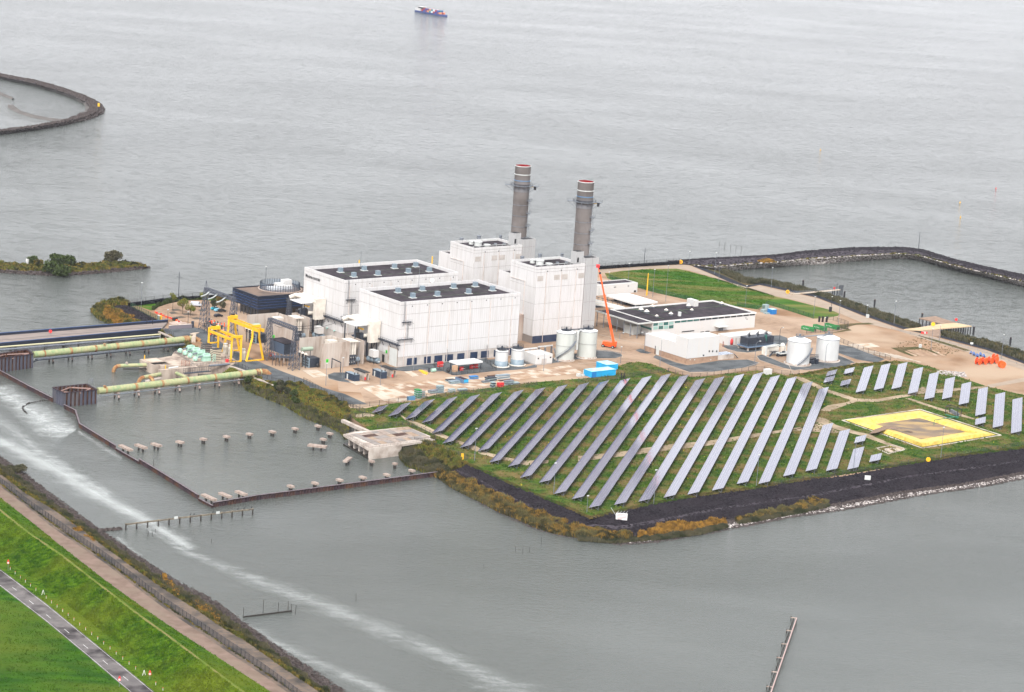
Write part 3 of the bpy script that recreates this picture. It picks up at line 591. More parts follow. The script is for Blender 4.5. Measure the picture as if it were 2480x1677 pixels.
slab_grid('slab', D3, [(640, 148), (1000, 105), (1420, 165), (960, 225)], 8, 5, m_slabbrown, m_slab, .12)
slab_grid('slab', D3, [(1240, 100), (1880, 20), (2000, 85), (1440, 150)], 12, 4, m_slabbrown, m_slab, .12)
slab_grid('slab', D3, [(430, 75), (620, 60), (690, 95), (500, 122)], 3, 2, m_slab, m_slabbrown, .12)
slab_grid('slab', C2, [(1160, 1190), (1330, 1185), (1460, 1255), (1290, 1275)], 3, 3, m_slab, m_slab, .12)
slab_grid('slab', K2, [(400, 1080), (900, 1060), (1260, 1150), (700, 1220)], 3, 2, m_slab, m_slab, .12)
slab_grid('slab', D1, [(760, 925), (980, 915), (1060, 945), (860, 965)], 4, 2, m_slab, m_slab, .12)
for k in range(9):
    S2('concrete_strip', m_slab, D1, [(800+48*k, 960+8*k-6), (815+48*k, 957+8*k-6), (1010+52*k, 1010+9*k), (990+52*k, 1013+9*k)], .08)
for k in range(5):
    S2('concrete_strip', m_slabbrown, D1, [(1270+60*k, 985-2*k), (1290+60*k, 983-2*k), (1390+62*k, 1025), (1365+62*k, 1030)], .08)
# grass patches, stains and dirt paths
for cr, q in ((D1, [(1150, 955), (1400, 945), (1640, 1020), (1600, 1022), (1420, 965), (1290, 975), (1400, 1028), (1340, 1030), (1230, 990)]), (D1, [(600, 760), (800, 742), (960, 735), (1010, 748), (850, 752), (760, 775), (810, 802), (600, 830), (760, 795)]),
              (D1, [(1380, 845), (1420, 850), (1620, 905), (1860, 980), (1800, 980), (1560, 905)])):
    S2('grass_patch', m_roughgrass, cr, q, .07)
DP = [(D2, [(100, 245), (180, 262), (420, 375), (700, 465), (900, 470), (1120, 430), (1200, 425), (1330, 350), (1500, 372), (1700, 360), (1960, 345), (1960, 365), (1700, 385), (1500, 410), (1300, 420), (1200, 445), (900, 498), (700, 495), (620, 520), (430, 590), (340, 580), (420, 530), (610, 500), (640, 480), (400, 400), (150, 290), (90, 262)]),
      (D2, [(330, 640), (400, 660), (500, 720), (720, 790), (830, 810), (880, 840), (1180, 960), (1140, 965), (860, 870), (760, 830), (480, 760), (330, 700)]),
      (D4, [(1960, 450), (2187, 540), (2187, 580), (1980, 490), (1760, 560), (1400, 625), (1100, 680), (700, 730), (350, 775), (0, 815), (0, 770), (350, 735), (700, 680), (1100, 640), (1400, 595), (1760, 540), (1930, 520)]),
      (D3, [(380, 445), (480, 500), (600, 540), (760, 620), (900, 680), (1060, 730), (1180, 790), (1330, 830), (1500, 860), (1700, 850), (1700, 880), (1500, 900), (1300, 850), (1100, 800), (980, 735), (860, 690), (720, 640), (560, 560), (440, 500)]),
      (D2, [(1165, 460), (1220, 462), (1450, 540), (1700, 610), (1850, 660), (1820, 665), (1640, 620), (1400, 545)])]
for _i, (cr, q) in enumerate(DP): S2('dirt_path', m_dirtpath, cr, q, .06+.004*_i)
S2('dirt_path', m_dirtpath, L3, [(190, 470), (290, 455), (400, 465), (380, 490), (180, 500)], .06)
# kerbs along the gravel beds
m_kerb = mat('kerbstone', (.38, .33, .28), .85)
def kerb(crop, pts, w=.22, h=.12, z=0.03):
    L = P(crop, pts, z); mb = MB()
    for a, b in zip(L, L[1:]): mb.bar(a+EZ*h/2, b+EZ*h/2, w, h)
    return mb.build('kerb', m_kerb, None, 'structure')
kerb(C6, [(520, 1180), (470, 1165), (380, 1155), (210, 1150)]); kerb(C6, [(500, 1235), (490, 1200), (400, 1170), (210, 1150)]); kerb(C6, [(210, 970), (380, 1010), (560, 1050), (760, 1095)])
kerb(L5, [(40, 380), (270, 440), (430, 452), (660, 420), (990, 350)]); kerb(L5, [(560, 505), (600, 560), (950, 678), (1110, 710), (1325, 682)]); kerb(L5, [(770, 192), (900, 192), (1005, 232)]); kerb(L5, [(640, 480), (960, 610)])
kerb(C6, [(1010, 1315), (1150, 1366), (1250, 1400), (1500, 1395), (1850, 1350), (2030, 1292), (1890, 1250)]); kerb(D3, [(30, 235), (60, 210), (250, 185)]); kerb(C2, [(1440, 1245), (1460, 1285), (1600, 1320)])
kerb(D1, [(300, 1190), (240, 1080), (0, 1010)]); kerb(D1, [(690, 1015), (850, 1090), (930, 1085)]); kerb(C6, [(0, 1300), (200, 1290), (430, 1270)])
# ------------------------------------------------------------------ building materials
def clad_mat(name, c, rib=1.2, dirt=(.55, .50, .44)):
    """profiled metal cladding: fine vertical ribs as relief, rain streaks as wear"""
    m = bpy.data.materials.new(name); m.use_nodes = True; n, l = m.node_tree.nodes, m.node_tree.links; b = n['Principled BSDF']
    b.inputs['Roughness'].default_value = .55; g = n.new('ShaderNodeNewGeometry'); mp = n.new('ShaderNodeMapping'); mp.inputs['Rotation'].default_value = (0, 0, -TH)
    l.new(g.outputs['Position'], mp.inputs[0]); mp2 = n.new('ShaderNodeMapping'); mp2.inputs['Scale'].default_value = (1, 1, .07); l.new(mp.outputs[0], mp2.inputs[0])
    t = n.new('ShaderNodeTexNoise'); t.inputs['Scale'].default_value = .9; t.inputs['Detail'].default_value = 6; l.new(mp2.outputs[0], t.inputs['Vector'])
    mr = n.new('ShaderNodeMapRange'); mr.inputs[1].default_value = .47; mr.inputs[2].default_value = .74; mr.inputs[4].default_value = .5; l.new(t.outputs[0], mr.inputs[0])
    mx = n.new('ShaderNodeMix'); mx.data_type = 'RGBA'; mx.inputs['A'].default_value = col(c); mx.inputs['B'].default_value = col(dirt); l.new(mr.outputs[0], mx.inputs['Factor']); l.new(mx.outputs['Result'], b.inputs['Base Color'])
    sp = n.new('ShaderNodeSeparateXYZ'); l.new(mp.outputs[0], sp.inputs[0]); ad = n.new('ShaderNodeMath'); ad.operation = 'ADD'; l.new(sp.outputs[0], ad.inputs[0]); l.new(sp.outputs[1], ad.inputs[1])
    ml = n.new('ShaderNodeMath'); ml.operation = 'MULTIPLY'; l.new(ad.outputs[0], ml.inputs[0]); ml.inputs[1].default_value = 6.2832/rib
    si = n.new('ShaderNodeMath'); si.operation = 'SINE'; l.new(ml.outputs[0], si.inputs[0]); bp = n.new('ShaderNodeBump'); bp.inputs['Distance'].default_value = .035
    l.new(si.outputs[0], bp.inputs['Height']); l.new(bp.outputs[0], b.inputs['Normal']); MATS[name] = m; return m
m_clad = clad_mat('white_cladding', (.53, .515, .505), dirt=(.37, .345, .315)); m_cladgrey = clad_mat('grey_cladding', (.36, .355, .35), dirt=(.29, .28, .27))
m_cladlow = clad_mat('white_profiled_sheet', (.52, .51, .495), .8); m_cream = mat('cream_white_paint', (.62, .585, .52), .6, c2=(.52, .47, .41), ns=.4)
m_joint = mat('panel_joint', (.25, .22, .20), .8); m_roof = mat('bitumen_roof', (.040, .033, .040), .9, c2=(.075, .063, .072), ns=.5, c3=(.035, .03, .034), ns3=.12, spec=.2, bump=.03, bs=3)
m_moss = mat('mossy_seam', (.13, .19, .11), .95, c2=(.07, .07, .065), ns=.6); m_pipe = mat('stained_downpipe', (.50, .42, .38), .6, c2=(.62, .56, .52), ns=.3)
m_steel = mat('dark_blue_steel', (.012, .018, .030), .55, c2=(.028, .038, .056), ns=.8); m_black = mat('black_paint', (.015, .015, .018), .6); m_galv = mat('galvanised_steel', (.20, .215, .24), .5, metal=.2, c2=(.13, .145, .165), ns=.8)
m_blueglass = mat('blue_louvre', (.018, .035, .075), .3, c2=(.03, .05, .095), ns=.4); m_plinth = mat('grey_plinth', (.47, .43, .40), .85, c2=(.38, .35, .32), ns=.3)
m_ventblue = mat('blue_grey_metal', (.17, .22, .26), .5, c2=(.22, .27, .30), ns=.6); m_yellow = mat('yellow_paint', (.70, .42, .008), .5, c2=(.60, .35, .008), ns=.4)
m_red = mat('red_paint', (.55, .03, .03), .5); m_orange = mat('orange_paint', (.85, .11, .012), .45); m_green = mat('green_paint', (.02, .40, .06), .6)
m_chim = mat('grey_steel_stack', (.15, .133, .124), .8, c2=(.10, .088, .082), ns=.12, c3=(.195, .175, .166), ns3=.06, metal=.1, stretch=(1, 1, 1.6)); m_stackred = mat('stack_lining', (.20, .012, .015), .8)
m_darkglass = mat('dark_glass', (.015, .03, .04), .08, spec=1.0); m_teal = mat('teal_glass', (.03, .13, .12), .08, spec=1.0); m_paleteal = mat('pale_teal_blind', (.28, .42, .38), .4)
m_brick = mat('brown_brick_plinth', (.36, .25, .18), .9, c2=(.29, .20, .145), ns=.5); m_pale = mat('pale_grey_paint', (.52, .53, .51), .6, c2=(.46, .47, .45), ns=.3)
m_firewall = mat('stained_firewall', (.40, .345, .30), .9, c2=(.27, .21, .17), ns=.55, c3=(.45, .40, .355), ns3=.14, stretch=(1, 1, .22), mix=(.45, .68))
m_pink = mat('pinkish_concrete', (.40, .32, .27), .9, c2=(.30, .235, .20), ns=.35, c3=(.46, .39, .34), ns3=.1, stretch=(1, 1, .4))
def panels(parent, o, du, W_, H_, nrm, us, vs, m, t=.14, g=.13, skip=()):
    """cladding panels between the joints us (along du) and vs (up), each its own piece, proud of the wall"""
    cache = {}
    for i in range(len(us)-1):
        for j in range(len(vs)-1):
            if (i, j) in skip: continue
            w, h = us[i+1]-us[i]-g, vs[j+1]-vs[j]-g
            p = o+du*(us[i]+g/2)+EZ*(vs[j]+g/2); key = (round(w, 3), round(h, 3))
            if key not in cache:
                mb = MB(); mb.box((0, 0, 0), du*w, nrm*t, EZ*h); ob = mb.build('wall_panel', m, None); ob.parent = parent; cache[key] = ob
            else: ob = cache[key].copy(); COL.objects.link(ob); ob.parent = parent
            ob.location = p-parent.location
def parapet_roof(parent, o, lx, ly, z, ph=1.5, th=.5, m=None, roofm=None):
    """four parapet walls butted end to end round a sunken roof; o is the front corner on the ground"""
    m = m or m_clad; mb = MB(); b = o+EZ*(z-ph)
    mb.box(b, EX*lx, EY*th, EZ*ph); mb.box(b+EY*(ly-th), EX*lx, EY*th, EZ*ph)
    mb.box(b+EY*th, EX*th, EY*(ly-2*th), EZ*ph); mb.box(b+EY*th+EX*(lx-th), EX*th, EY*(ly-2*th), EZ*ph); mb.build('parapet', m, parent)
    MB().box(b+EY*th+EX*th-EZ*.3, EX*(lx-2*th), EY*(ly-2*th), EZ*.28).build('roof', roofm or m_roof, parent)
def railing(mb, pts, h=1.1, step=1.8, w=.05):
    for a, b in zip(pts, pts[1:]):
        a, b = Vector(a), Vector(b); n = max(1, int((b-a).length/step))
        for k in range(n+1): q = a.lerp(b, k/n); mb.bar(q, q+EZ*h, w)
        mb.bar(a+EZ*h, b+EZ*h, w); mb.bar(a+EZ*h*.5, b+EZ*h*.5, w*.8)
def ladder(mb, a, h, d, w=.6):
    d = Vector(d); mb.bar(a-d*w/2, a-d*w/2+EZ*h, .08); mb.bar(a+d*w/2, a+d*w/2+EZ*h, .08)
    for k in range(int(h/.5)): mb.bar(a-d*w/2+EZ*(k*.5+.3), a+d*w/2+EZ*(k*.5+.3), .05)
def onplane(crop, p, o, nrm):          # the point of the plane (o, nrm) seen at photo point p
    q = crop(*p); d = _F+_RR*((q[0]-PW/2)/FPX)+_UU*((PH/2-q[1])/FPX); c = Vector((0, 0, CAMH))
    return c+d*((o-c).dot(nrm)/d.dot(nrm))
def text(s, size, loc, X, Y, m, parent, name='lettering', width=None):
    cu = bpy.data.curves.new(name, 'FONT'); cu.body = s; cu.size = size; cu.extrude = .03; cu.offset = size*.005; cu.materials.append(m)
    ob = bpy.data.objects.new(name, cu); COL.objects.link(ob); Z = X.cross(Y); L_ = loc-parent.location
    k = 1.0
    if width: bpy.context.view_layer.update(); k = width/max(.01, ob.dimensions.x)
    bpy.context.view_layer.update(); me = bpy.data.meshes.new_from_object(ob); bpy.data.objects.remove(ob); ob = bpy.data.objects.new(name, me); COL.objects.link(ob)
    ob.parent = parent; ob.matrix_local = Matrix(((X.x*k, Y.x, Z.x, L_.x), (X.y*k, Y.y, Z.y, L_.y), (X.z*k, Y.z, Z.z, L_.z), (0, 0, 0, 1))); return ob
# ------------------------------------------------------------------ turbine halls
HH = hz((965, 889.9), (971.5, 732.4))
def hall(nm, label, F_, R_, L_, vents, seams, pipes_u, which):
    o, lx, ly = corner(F_, R_, L_, HH); o = Vector((o.x, o.y, 0)); t = T('turbine_hall', label, 'power station hall', o, 'turbine halls')
    MB().box(o+EX*.2+EY*.2, EX*(lx-.4), EY*(ly-.4), EZ*(HH-1.7)).build('wall', m_joint, t)
    vs = [4.6, 10.2, 17.6, 24.4, HH-1.55]
    us = [0]+[lx*u for u in pipes_u]+[lx]
    panels(t, o+EY*.2, EX, lx, HH, -EY, us, vs, m_clad)
    panels(t, o+EX*.2+EY*.0, EY, ly, HH, -EX, [0, ly*.27, ly*.5, ly*.75, ly], vs if which else vs, m_clad)
    panels(t, o+EY*(ly-.2), EX, lx, HH, EY, [0, lx*.25, lx*.5, lx*.75, lx], [0, HH*.33, HH*.66, HH-1.55], m_clad)
    panels(t, o+EX*(lx-.2), EY, ly, HH, EX, [0, ly*.5, ly], [0, HH*.33, HH*.66, HH-1.55], m_clad)
    parapet_roof(t, o, lx, ly, HH, 1.5, .55)
    # plinth with louvres
    MB().box(o+EY*.12+EX*.12, EX*(lx-.3), EY*.06, EZ*4.55).build('plinth', m_plinth, t); MB().box(o+EX*.12+EY*.2, EX*.06, EY*(ly-.3), EZ*4.55).build('plinth', m_plinth, t)
    for (a, b) in ((.075, .115), (.13, .155), (.215, .27), (.30, .365), (.39, .455), (.49, .55), (.60, .66), (.69, .755), (.80, .865), (.89, .95)):
        q = o+EX*lx*a-EY*.02+EZ*.5; w = lx*(b-a); MB().box(q, EX*w, EY*.12, EZ*3.2).build('louvre', m_blueglass, t)
    for u in pipes_u:
        q = o+EX*lx*u-EY*.12; MB().tube([q+EZ*.3, q+EZ*(HH-2.6)], .16, 6).build('downpipe', m_pipe, t)
    mb = MB()
    for u in np.linspace(.09, .95, 8): mb.box(o+EX*lx*u-EY*.06+EZ*(HH-2.5), EX*.45, EY*.2, EZ*.45)
    mb.build('overflow_outlets', m_black, t, 'stuff')
    zr = HH-1.5
    for p in vents:
        q = at(C3(*p), zr); q.z = zr; v = MB().cbox(q+EZ*.25, 1.9, 1.9, 1.9, TH).build('roof_vent', m_ventblue, t)
        MB().cbox(q, 2.9, 2.9, .25, TH).build('curb', m_pale, v); MB().cbox(q+EZ*2.16, 2.05, 2.05, .12, TH).build('cap', m_ventblue, v)
    mb = MB()
    for a, b in seams:
        A, B = at(C3(*a), zr), at(C3(*b), zr); d = (B-A); w = Vector((-d.y, d.x, 0)).normalized()*.22; mb.add([A-w+EZ*.012, B-w+EZ*.012, B+w+EZ*.012, A+w+EZ*.012], [(0, 1, 2, 3)])
    mb.build('mossy_seams', m_moss, t)
    # service ladders and platforms on the long wall, near the front corner
    mb = MB(); q = o+EX*2.0-EY*.5; z1, z2 = HH-9.5, HH-17.5
    ladder(mb, q+EZ*z1, HH-z1+.4, EX); ladder(mb, q+EX*2.2+EZ*z2, z1-z2, EX)
    for zz, a, w in ((z1, -1.0, 5.0), (z2, -3.6, 8.8)):
        c = q+EX*a+EZ*zz; mb.box(c-EY*.5, EX*w, EY*.95, EZ*.18); railing(mb, [c+EY*.3-EY*.8, c+EX*w-EY*.5])
        mb.bar(c+EX*.6-EY*.4, c+EX*.6+EY*.4-EZ*1.8, .12); mb.bar(c+EX*(w-.6)-EY*.4, c+EX*(w-.6)+EY*.4-EZ*1.8, .12); mb.bar(c+EX*(w-.2)-EY*.5, c+EX*(w+1.0)-EY*.5-EZ*.9, .1)
    mb.build('ladder_platforms', m_steel, t)
    return t, o, lx, ly
pu = [.045, .235, .40, .575, .745, .93]
hallB, oB, lxB, lyB = hall('B', 'nearer white turbine hall with flat black roof, standing in front of its twin', (971.5, 732.4), (1261.6, 709.3), (870.9, 698.4),
    [(1220, 690), (1385, 748), (1492, 668), (1660, 728), (1842, 640), (2010, 700), (2085, 622), (2277, 668), (2277, 668)][:8], [((1180, 690), (2000, 640)), ((1280, 755), (2219, 690)), ((1230, 700), (1390, 755)), ((1900, 592), (2219, 668)), ((1280, 700), (1900, 660)), ((1130, 755), (1240, 745))], pu, 1)
hallA, oA, lxA, lyA = hall('A', 'farther white turbine hall with Maxima-centrale lettered on its end wall', (835.2, 679.6), (1111, 660.6), (737.2, 648.7),
    [(575, 462), (724, 515), (840, 442), (994, 496), (1180, 418), (1335, 470), (1418, 400), (1570, 455)], [((560, 470), (1300, 420)), ((560, 520), (1600, 455)), ((590, 470), (740, 520)), ((1250, 380), (1600, 460)), ((1330, 410), (1420, 400))], pu, 0)
TT = oA-oB
p0 = onplane(C3, (184, 510), oA-EX*.2, EX); p1 = onplane(C3, (346, 566), oA-EX*.2, EX)
text('Maxima-centrale', 2.3, p0-EX*.06, -EY, EZ, m_black, hallA, 'lettering', (p1-p0).length)
# roller door, side door and sign on the end wall of the near hall
def onL(crop, p, o): return onplane(crop, p, o-EX*.1, EX)
a, b = onL(E4, (1830, 1330), oB), onL(E4, (2030, 1400), oB); h = hz(E4(1830, 1330), E4(1840, 860)); a.z = b.z = 0
d_ = MB().box(a-EX*.1, b-a, -EX*.12, EZ*h).build('roller_door', m_pale, hallB)
MB().box(a-EX*.08+EY*1.5, b-a-EY*1.9, -EX*.08, EZ*(h+.5)).build('door_frame', m_conc, hallB)
a = onL(E4, (1690, 1290), oB); a.z = 0; MB().box(a-EX*.1, EY*1.6, -EX*.1, EZ*3.6).build('side_door', m_black, hallB)
def sign5(parent, q, X, nrm, s=1.0):
    ob = MB().box(q, X*s, nrm*.05, EZ*s*1.15).build('unit_sign', mat('green_sign', (.05, .55, .04), .5), parent); return ob
q = onL(E4, (1735, 1065), oB)-EX*.14; sign5(hallB, q, -EY, -EX, 1.2); text('5', 1.1, q-EY*.25+EZ*.3-EX*.06, -EY, EZ, m_black, hallB, 'sign_number')
dsh = onplane(C3, (1597, 552), oA, EY)-EY*.25
MB().cyl(dsh, dsh-EY*.4, 1.05, n=24).build('round_lamp', mat('white_disc', (.9, .9, .88), .5), hallA)
# ------------------------------------------------------------------ boiler houses with their stacks
ZB = hz((1291, 833), (1300.1, 647.6))
TTb = at((1149.3, 601.1), ZB)-at((1300.1, 647.6), ZB)
def boiler(label, F_, R_, L_, off, lab2, lab3):
    o, lx, ly = corner((1300.1, 647.6), (1418, 639), (1237.8, 630.3), ZB); o = Vector((o.x, o.y, 0))
    if off: o = o+TTb
    t = T('boiler_house', label, 'boiler house', o, 'boiler houses'); g = 3.6
    MB().box(o+EX*.2+EY*.2, EX*(lx-.4), EY*(ly-.4), EZ*(ZB-1.4)).build('wall', m_joint, t)
    MB().box(o+EX*.4-EY*.0+EY*.2, EX*(lx-.6), -EY*.06, EZ*g).build('louvre', m_blueglass, t)
    vs = [g, 11.5, 19.5, 27.5, 35, ZB-1.3]
    panels(t, o+EY*.2, EX, lx, ZB, -EY, [0, lx*.21, lx*.52, lx*.82, lx], vs, m_clad); panels(t, o+EX*.2, EY, ly, ZB, -EX, [0, ly*.36, ly*.7, ly], vs, m_clad)
    panels(t, o+EX*(lx-.2), EY, ly, ZB, EX, [0, ly*.5, ly], [0, ZB*.5, ZB-1.3], m_clad); panels(t, o+EY*(ly-.2), EX, lx, ZB, EY, [0, lx*.5, lx], [0, ZB*.5, ZB-1.3], m_clad)
    parapet_roof(t, o, lx, ly, ZB, 1.25, .4)
    for u in (.21, .52, .82): q = o+EX*lx*u-EY*.12; MB().tube([q+EZ*.4, q+EZ*(ZB-3)], .15, 6).build('downpipe', m_pipe, t)
    for u in (.03, .37, .53, .87): MB().box(o+EX*lx*u-EY*.04+EZ*(ZB-7), EX*lx*.115, EY*.1, EZ*2.5).build('vent_panel', m_plinth, t)
    mb = MB()
    for u in (.22, .5, .83): mb.box(o+EX*lx*u-EY*.06+EZ*(ZB-2.6), EX*.45, EY*.2, EZ*.45)
    mb.build('overflow_outlets', m_black, t, 'stuff')
    # lower annex and duct casing behind the left wall
    za = 31.0; w = 9.5
    MB().box(o+EY*ly+EX*.3, EX*12, EY*w, EZ*(za-1)).build('annex', m_clad, t); mb = MB(); b_ = o+EY*ly+EX*.3+EZ*(za-1)
    mb.box(b_, EX*12, EY*.3, EZ); mb.box(b_+EY*(w-.3), EX*12, EY*.3, EZ); mb.box(b_+EY*.3, EX*.3, EY*(w-.6), EZ); mb.box(b_+EY*.3+EX*11.7, EX*.3, EY*(w-.6), EZ); mb.build('annex_parapet', m_clad, t)
    MB().box(b_+EY*.3+EX*.3, EX*11.4, EY*(w-.6), EZ*.05).build('annex_roof', m_roof, t)
    MB().tube([o-EX*.25+EY*8.2+EZ*4, o-EX*.25+EY*8.2+EZ*29.5, o-EX*.25+EY*(ly-1)+EZ*29.5], .16, 6).build('duct_edge', m_pipe, t)
    MB().box(o+EX*.0+EY*7.5, -EX*2.6, EY*9, EZ*13).build('duct_casing', m_pink, t)
    for k in range(9): MB().box(o-EX*2.7+EY*7.7+EZ*(1+k*1.3), EY*8.6, -EX*.25, EZ*.28).build('casing_rib', m_plinth, t)
    # roof plant
    zr = ZB-1.25
    def rp(x, y): 
        q = at(C4(x, y), zr) if not off else at(C4(x, y), zr)
        return q
    for (x, y, r, h_) in ((945, 335, .95, 2.3), (1060, 358, 1.25, 1.7), (1142, 378, 1.9, 2.4), (1142, 322, .9, 3.0), (1245, 380, 1.6, .9), (1390, 312, .7, 2.8), (1340, 368, .8, .9), (1440, 362, .8, .8), (1525, 352, .8, .9)):
        q = at(C4(x, y), zr)+(TTb if off else Vector((0, 0, 0))); e = MB().lathe(q, [(r, 0), (r, h_*.8), (r*1.15, h_*.82), (r*1.15, h_), (r*.3, h_*1.05), (0, h_*1.05)], 14).build('exhaust_pipe', m_pale if r > 1 else m_galv, t)
    mb = MB()
    for k in range(7):
        q = o+EX*(lx*.12+k*lx*.12)+EY*ly*.28+EZ*zr; mb.bar(q, q+EZ*.9, .1)
    mb.bar(o+EX*lx*.1+EY*ly*.28+EZ*(zr+.9), o+EX*lx*.9+EY*ly*.28+EZ*(zr+.9), .18); mb.bar(o+EX*lx*.25+EY*ly*.8+EZ*(zr+1.6), o+EX*lx*.9+EY*ly*.8+EZ*(zr+1.6), .35); mb.build('pipe_rack', m_pale, t)
    # grey stair tower at the right end
    zt = ZB+2.8; q = o+EX*(lx+.02)-EY*.05; w = 8.2
    MB().box(q, EX*w, EY*5.2, EZ*(zt-.4)).build('stair_tower_core', m_joint, t)
    panels(t, q, EX, w, zt, -EY, [0, w*.5, w], [0, 9, 18.5, 27.5, 36.5, zt], m_cladgrey, .1); panels(t, q+EX*w, EY, 5.2, zt, EX, [0, 5.2], [0, zt*.5, zt], m_cladgrey, .1)
    panels(t, q+EZ*(ZB), EY, 5.2, 4, -EX, [0, 5.2], [0, zt-ZB], m_cladgrey, .1); MB().box(q+EX*.3+EY*.3+EZ*(zt-.38), EX*(w-.6), EY*4.6, EZ*.1).build('tower_roof', m_black, t)
    q2 = o+EX*(lx-3.2)+EY*3.2+EZ*(ZB-1.0); MB().box(q2, EX*4.4, EY*4.4, EZ*6.4).build('lift_housing', m_cladgrey, t); MB().box(q2+EX*.3+EY*.3+EZ*6.42, EX*3.8, EY*3.8, EZ*.05).build('lift_roof', m_black, t)
    MB().box(q2+EX*.4-EY*.04+EZ*1.2, EX*1.1, EY*.05, EZ*2.4).build('tower_door', m_black, t)
    # steel stack
    c, r, zt = STK; c = c+(SHA if off else Vector((0, 0, 0)))
    s = T('exhaust_stack', lab2, 'chimney', c, 'exhaust stacks')
    prof = [(r+.25, 0), (r+.25, 32), (r, 32.2), (r, zt)]
    MB().lathe(c, prof, 48).build('shell', m_chim, s, smooth=True)
    MB().lathe(c, [(r, zt), (r-.15, zt+.12), (r-.3, zt), (r-.3, zt-14)], 48).build('lining', m_stackred, s, smooth=True)
    MB().lathe(c, [(r+.02, zt-.25), (r+.16, zt-.2), (r+.16, zt+.1), (r-.1, zt+.14)], 48).build('rim', m_pale, s)
    for z_, mm in ((zt-4.3, m_pale), (zt-9.5, m_steel), (35.5, m_pale)): MB().lathe(c, [(r+.02, z_-.22), (r+.16, z_-.18), (r+.16, z_+.18), (r+.02, z_+.22)], 40).build('hoop', mm, s)
    for k in range(7): z_ = zt-20-k*5.6; MB().lathe(c, [(r+.02, z_-.12), (r+.1, z_-.1), (r+.1, z_+.1), (r+.02, z_+.12)], 40).build('weld_ring', m_galv, s)
    zp = hz(pr(c), (pr(c)[0], C5(590, 392)[1] if off else C5(1445, 612)[1])); mb = MB()
    n = 28; R2 = r+1.6
    mb.lathe(c, [(r, zp), (R2, zp), (R2, zp+.2), (r, zp+.2)], n); ring = [c+Vector((math.cos(2*math.pi*k/n), math.sin(2*math.pi*k/n), 0))*R2+EZ*(zp+.2) for k in range(n+1)]
    railing(mb, ring, 1.3, 1.0, .09)
    for k in range(10):
        a_ = 2*math.pi*k/10; d = Vector((math.cos(a_), math.sin(a_), 0)); mb.bar(c+d*R2+EZ*zp, c+d*(r+.1)+EZ*(zp-2.2), .16)
    for sx in (-1, 1):
        d = Vector((sx, 0, 0)); q = c+d*(R2+1.5)+EZ*(zp+.0); mb.box(q+Vector((-1.6, -1.0, 0)), Vector((3.2, 0, 0)), Vector((0, 2.0, 0)), EZ*.2); railing(mb, [q+Vector((-1.6, -1, .2)), q+Vector((1.6, -1, .2)), q+Vector((1.6, 1, .2))], 1.3, .8, .09)
        mb.bar(q+d*1.4, c+d*(r+.1)+EZ*(zp-3.2), .16)
    mb.build('gallery', m_galv, s); MB().lathe(c, [(r+.05, zp+2.6), (r+.22, zp+2.6), (r+.22, zp+3.0), (r+.05, zp+3.0)], 36).build('gallery_band', mat('blue_band', (.10, .20, .32), .5), s)
    MB().lathe(c, [(r+.05, zp-1.0), (r+.15, zp-1.0), (r+.15, zp-3.0), (r+.05, zp-3.0)], 36).build('stiffener_band', mat('dark_grey_band', (.16, .155, .16), .6), s)
    # caged ladder with rest platforms on the right
    mb = MB(); d = Vector((math.cos(R(-25)), math.sin(R(-25)), 0)); tdir = Vector((-d.y, d.x, 0))
    for k, z_ in enumerate((zp-7.5, zp-14, zp-20.5, zp-27, zp-33.5)):
        q = c+d*(r+.1)+EZ*z_; sgn = 1 if k % 2 else -1; mb.box(q-tdir*1.5, tdir*3.0, d*1.5, EZ*.15); railing(mb, [q-tdir*1.5, q-tdir*1.5+d*1.5, q+tdir*1.5+d*1.5, q+tdir*1.5], 1.2, .8, .08)
        ladder(mb, q+d*.7+tdir*.9*sgn, 6.6, tdir, .7); mb.bar(q+d*1.4, q-EZ*2.2, .12)
    mb.build('ladder_platforms', m_galv, s)
    zd = zt-10.8; q = c+Vector((r+.1, 0, zd)); MB().bar(q, q+Vector((2.2, 0, .3)), .28).build('davit', m_yellow, s); MB().cbox(q+Vector((2.7, 0, -1.3)), 1.1, .8, 1.9, .3).build('hoist', m_black, s)
    return t, o, lx, ly
_o, _lx, _ly = corner((1300.1, 647.6), (1418, 639), (1237.8, 630.3), ZB); _o = Vector((_o.x, _o.y, 0)); _best = None
for _k in range(200, 400):
    _c = _o+EX*(_lx*.2+_k*.12)+EY*(_ly+.5); _z = hz(pr(_c), (0, 440.2)); _e = abs(pr(_c+EZ*_z)[0]-1419.4)
    if _best is None or _e < _best[0]: _best = (_e, _c, _z)
STK = (_best[1], 39.2/2/abs(pr(_best[1]+EZ*_best[2]+Vector((1, 0, 0)))[0]-pr(_best[1]+EZ*_best[2])[0]), _best[2])
SHA = min(((abs(pr(STK[0]+TTb+EX*u_+EZ*STK[2])[0]-1267.2), TTb+EX*u_) for u_ in np.linspace(-8, 8, 161)), key=lambda q_: q_[0])[1]
boB = boiler('nearer tall white boiler house with grey stair tower, behind the round grey tanks', 0, 0, 0, False, 'right-hand grey steel stack, red inside its rim, above the nearer boiler house', '')
boA = boiler('farther tall white boiler house with grey stair tower, between hall roof and lake', 0, 0, 0, True, 'left-hand grey steel stack, the taller looking of the two', '')
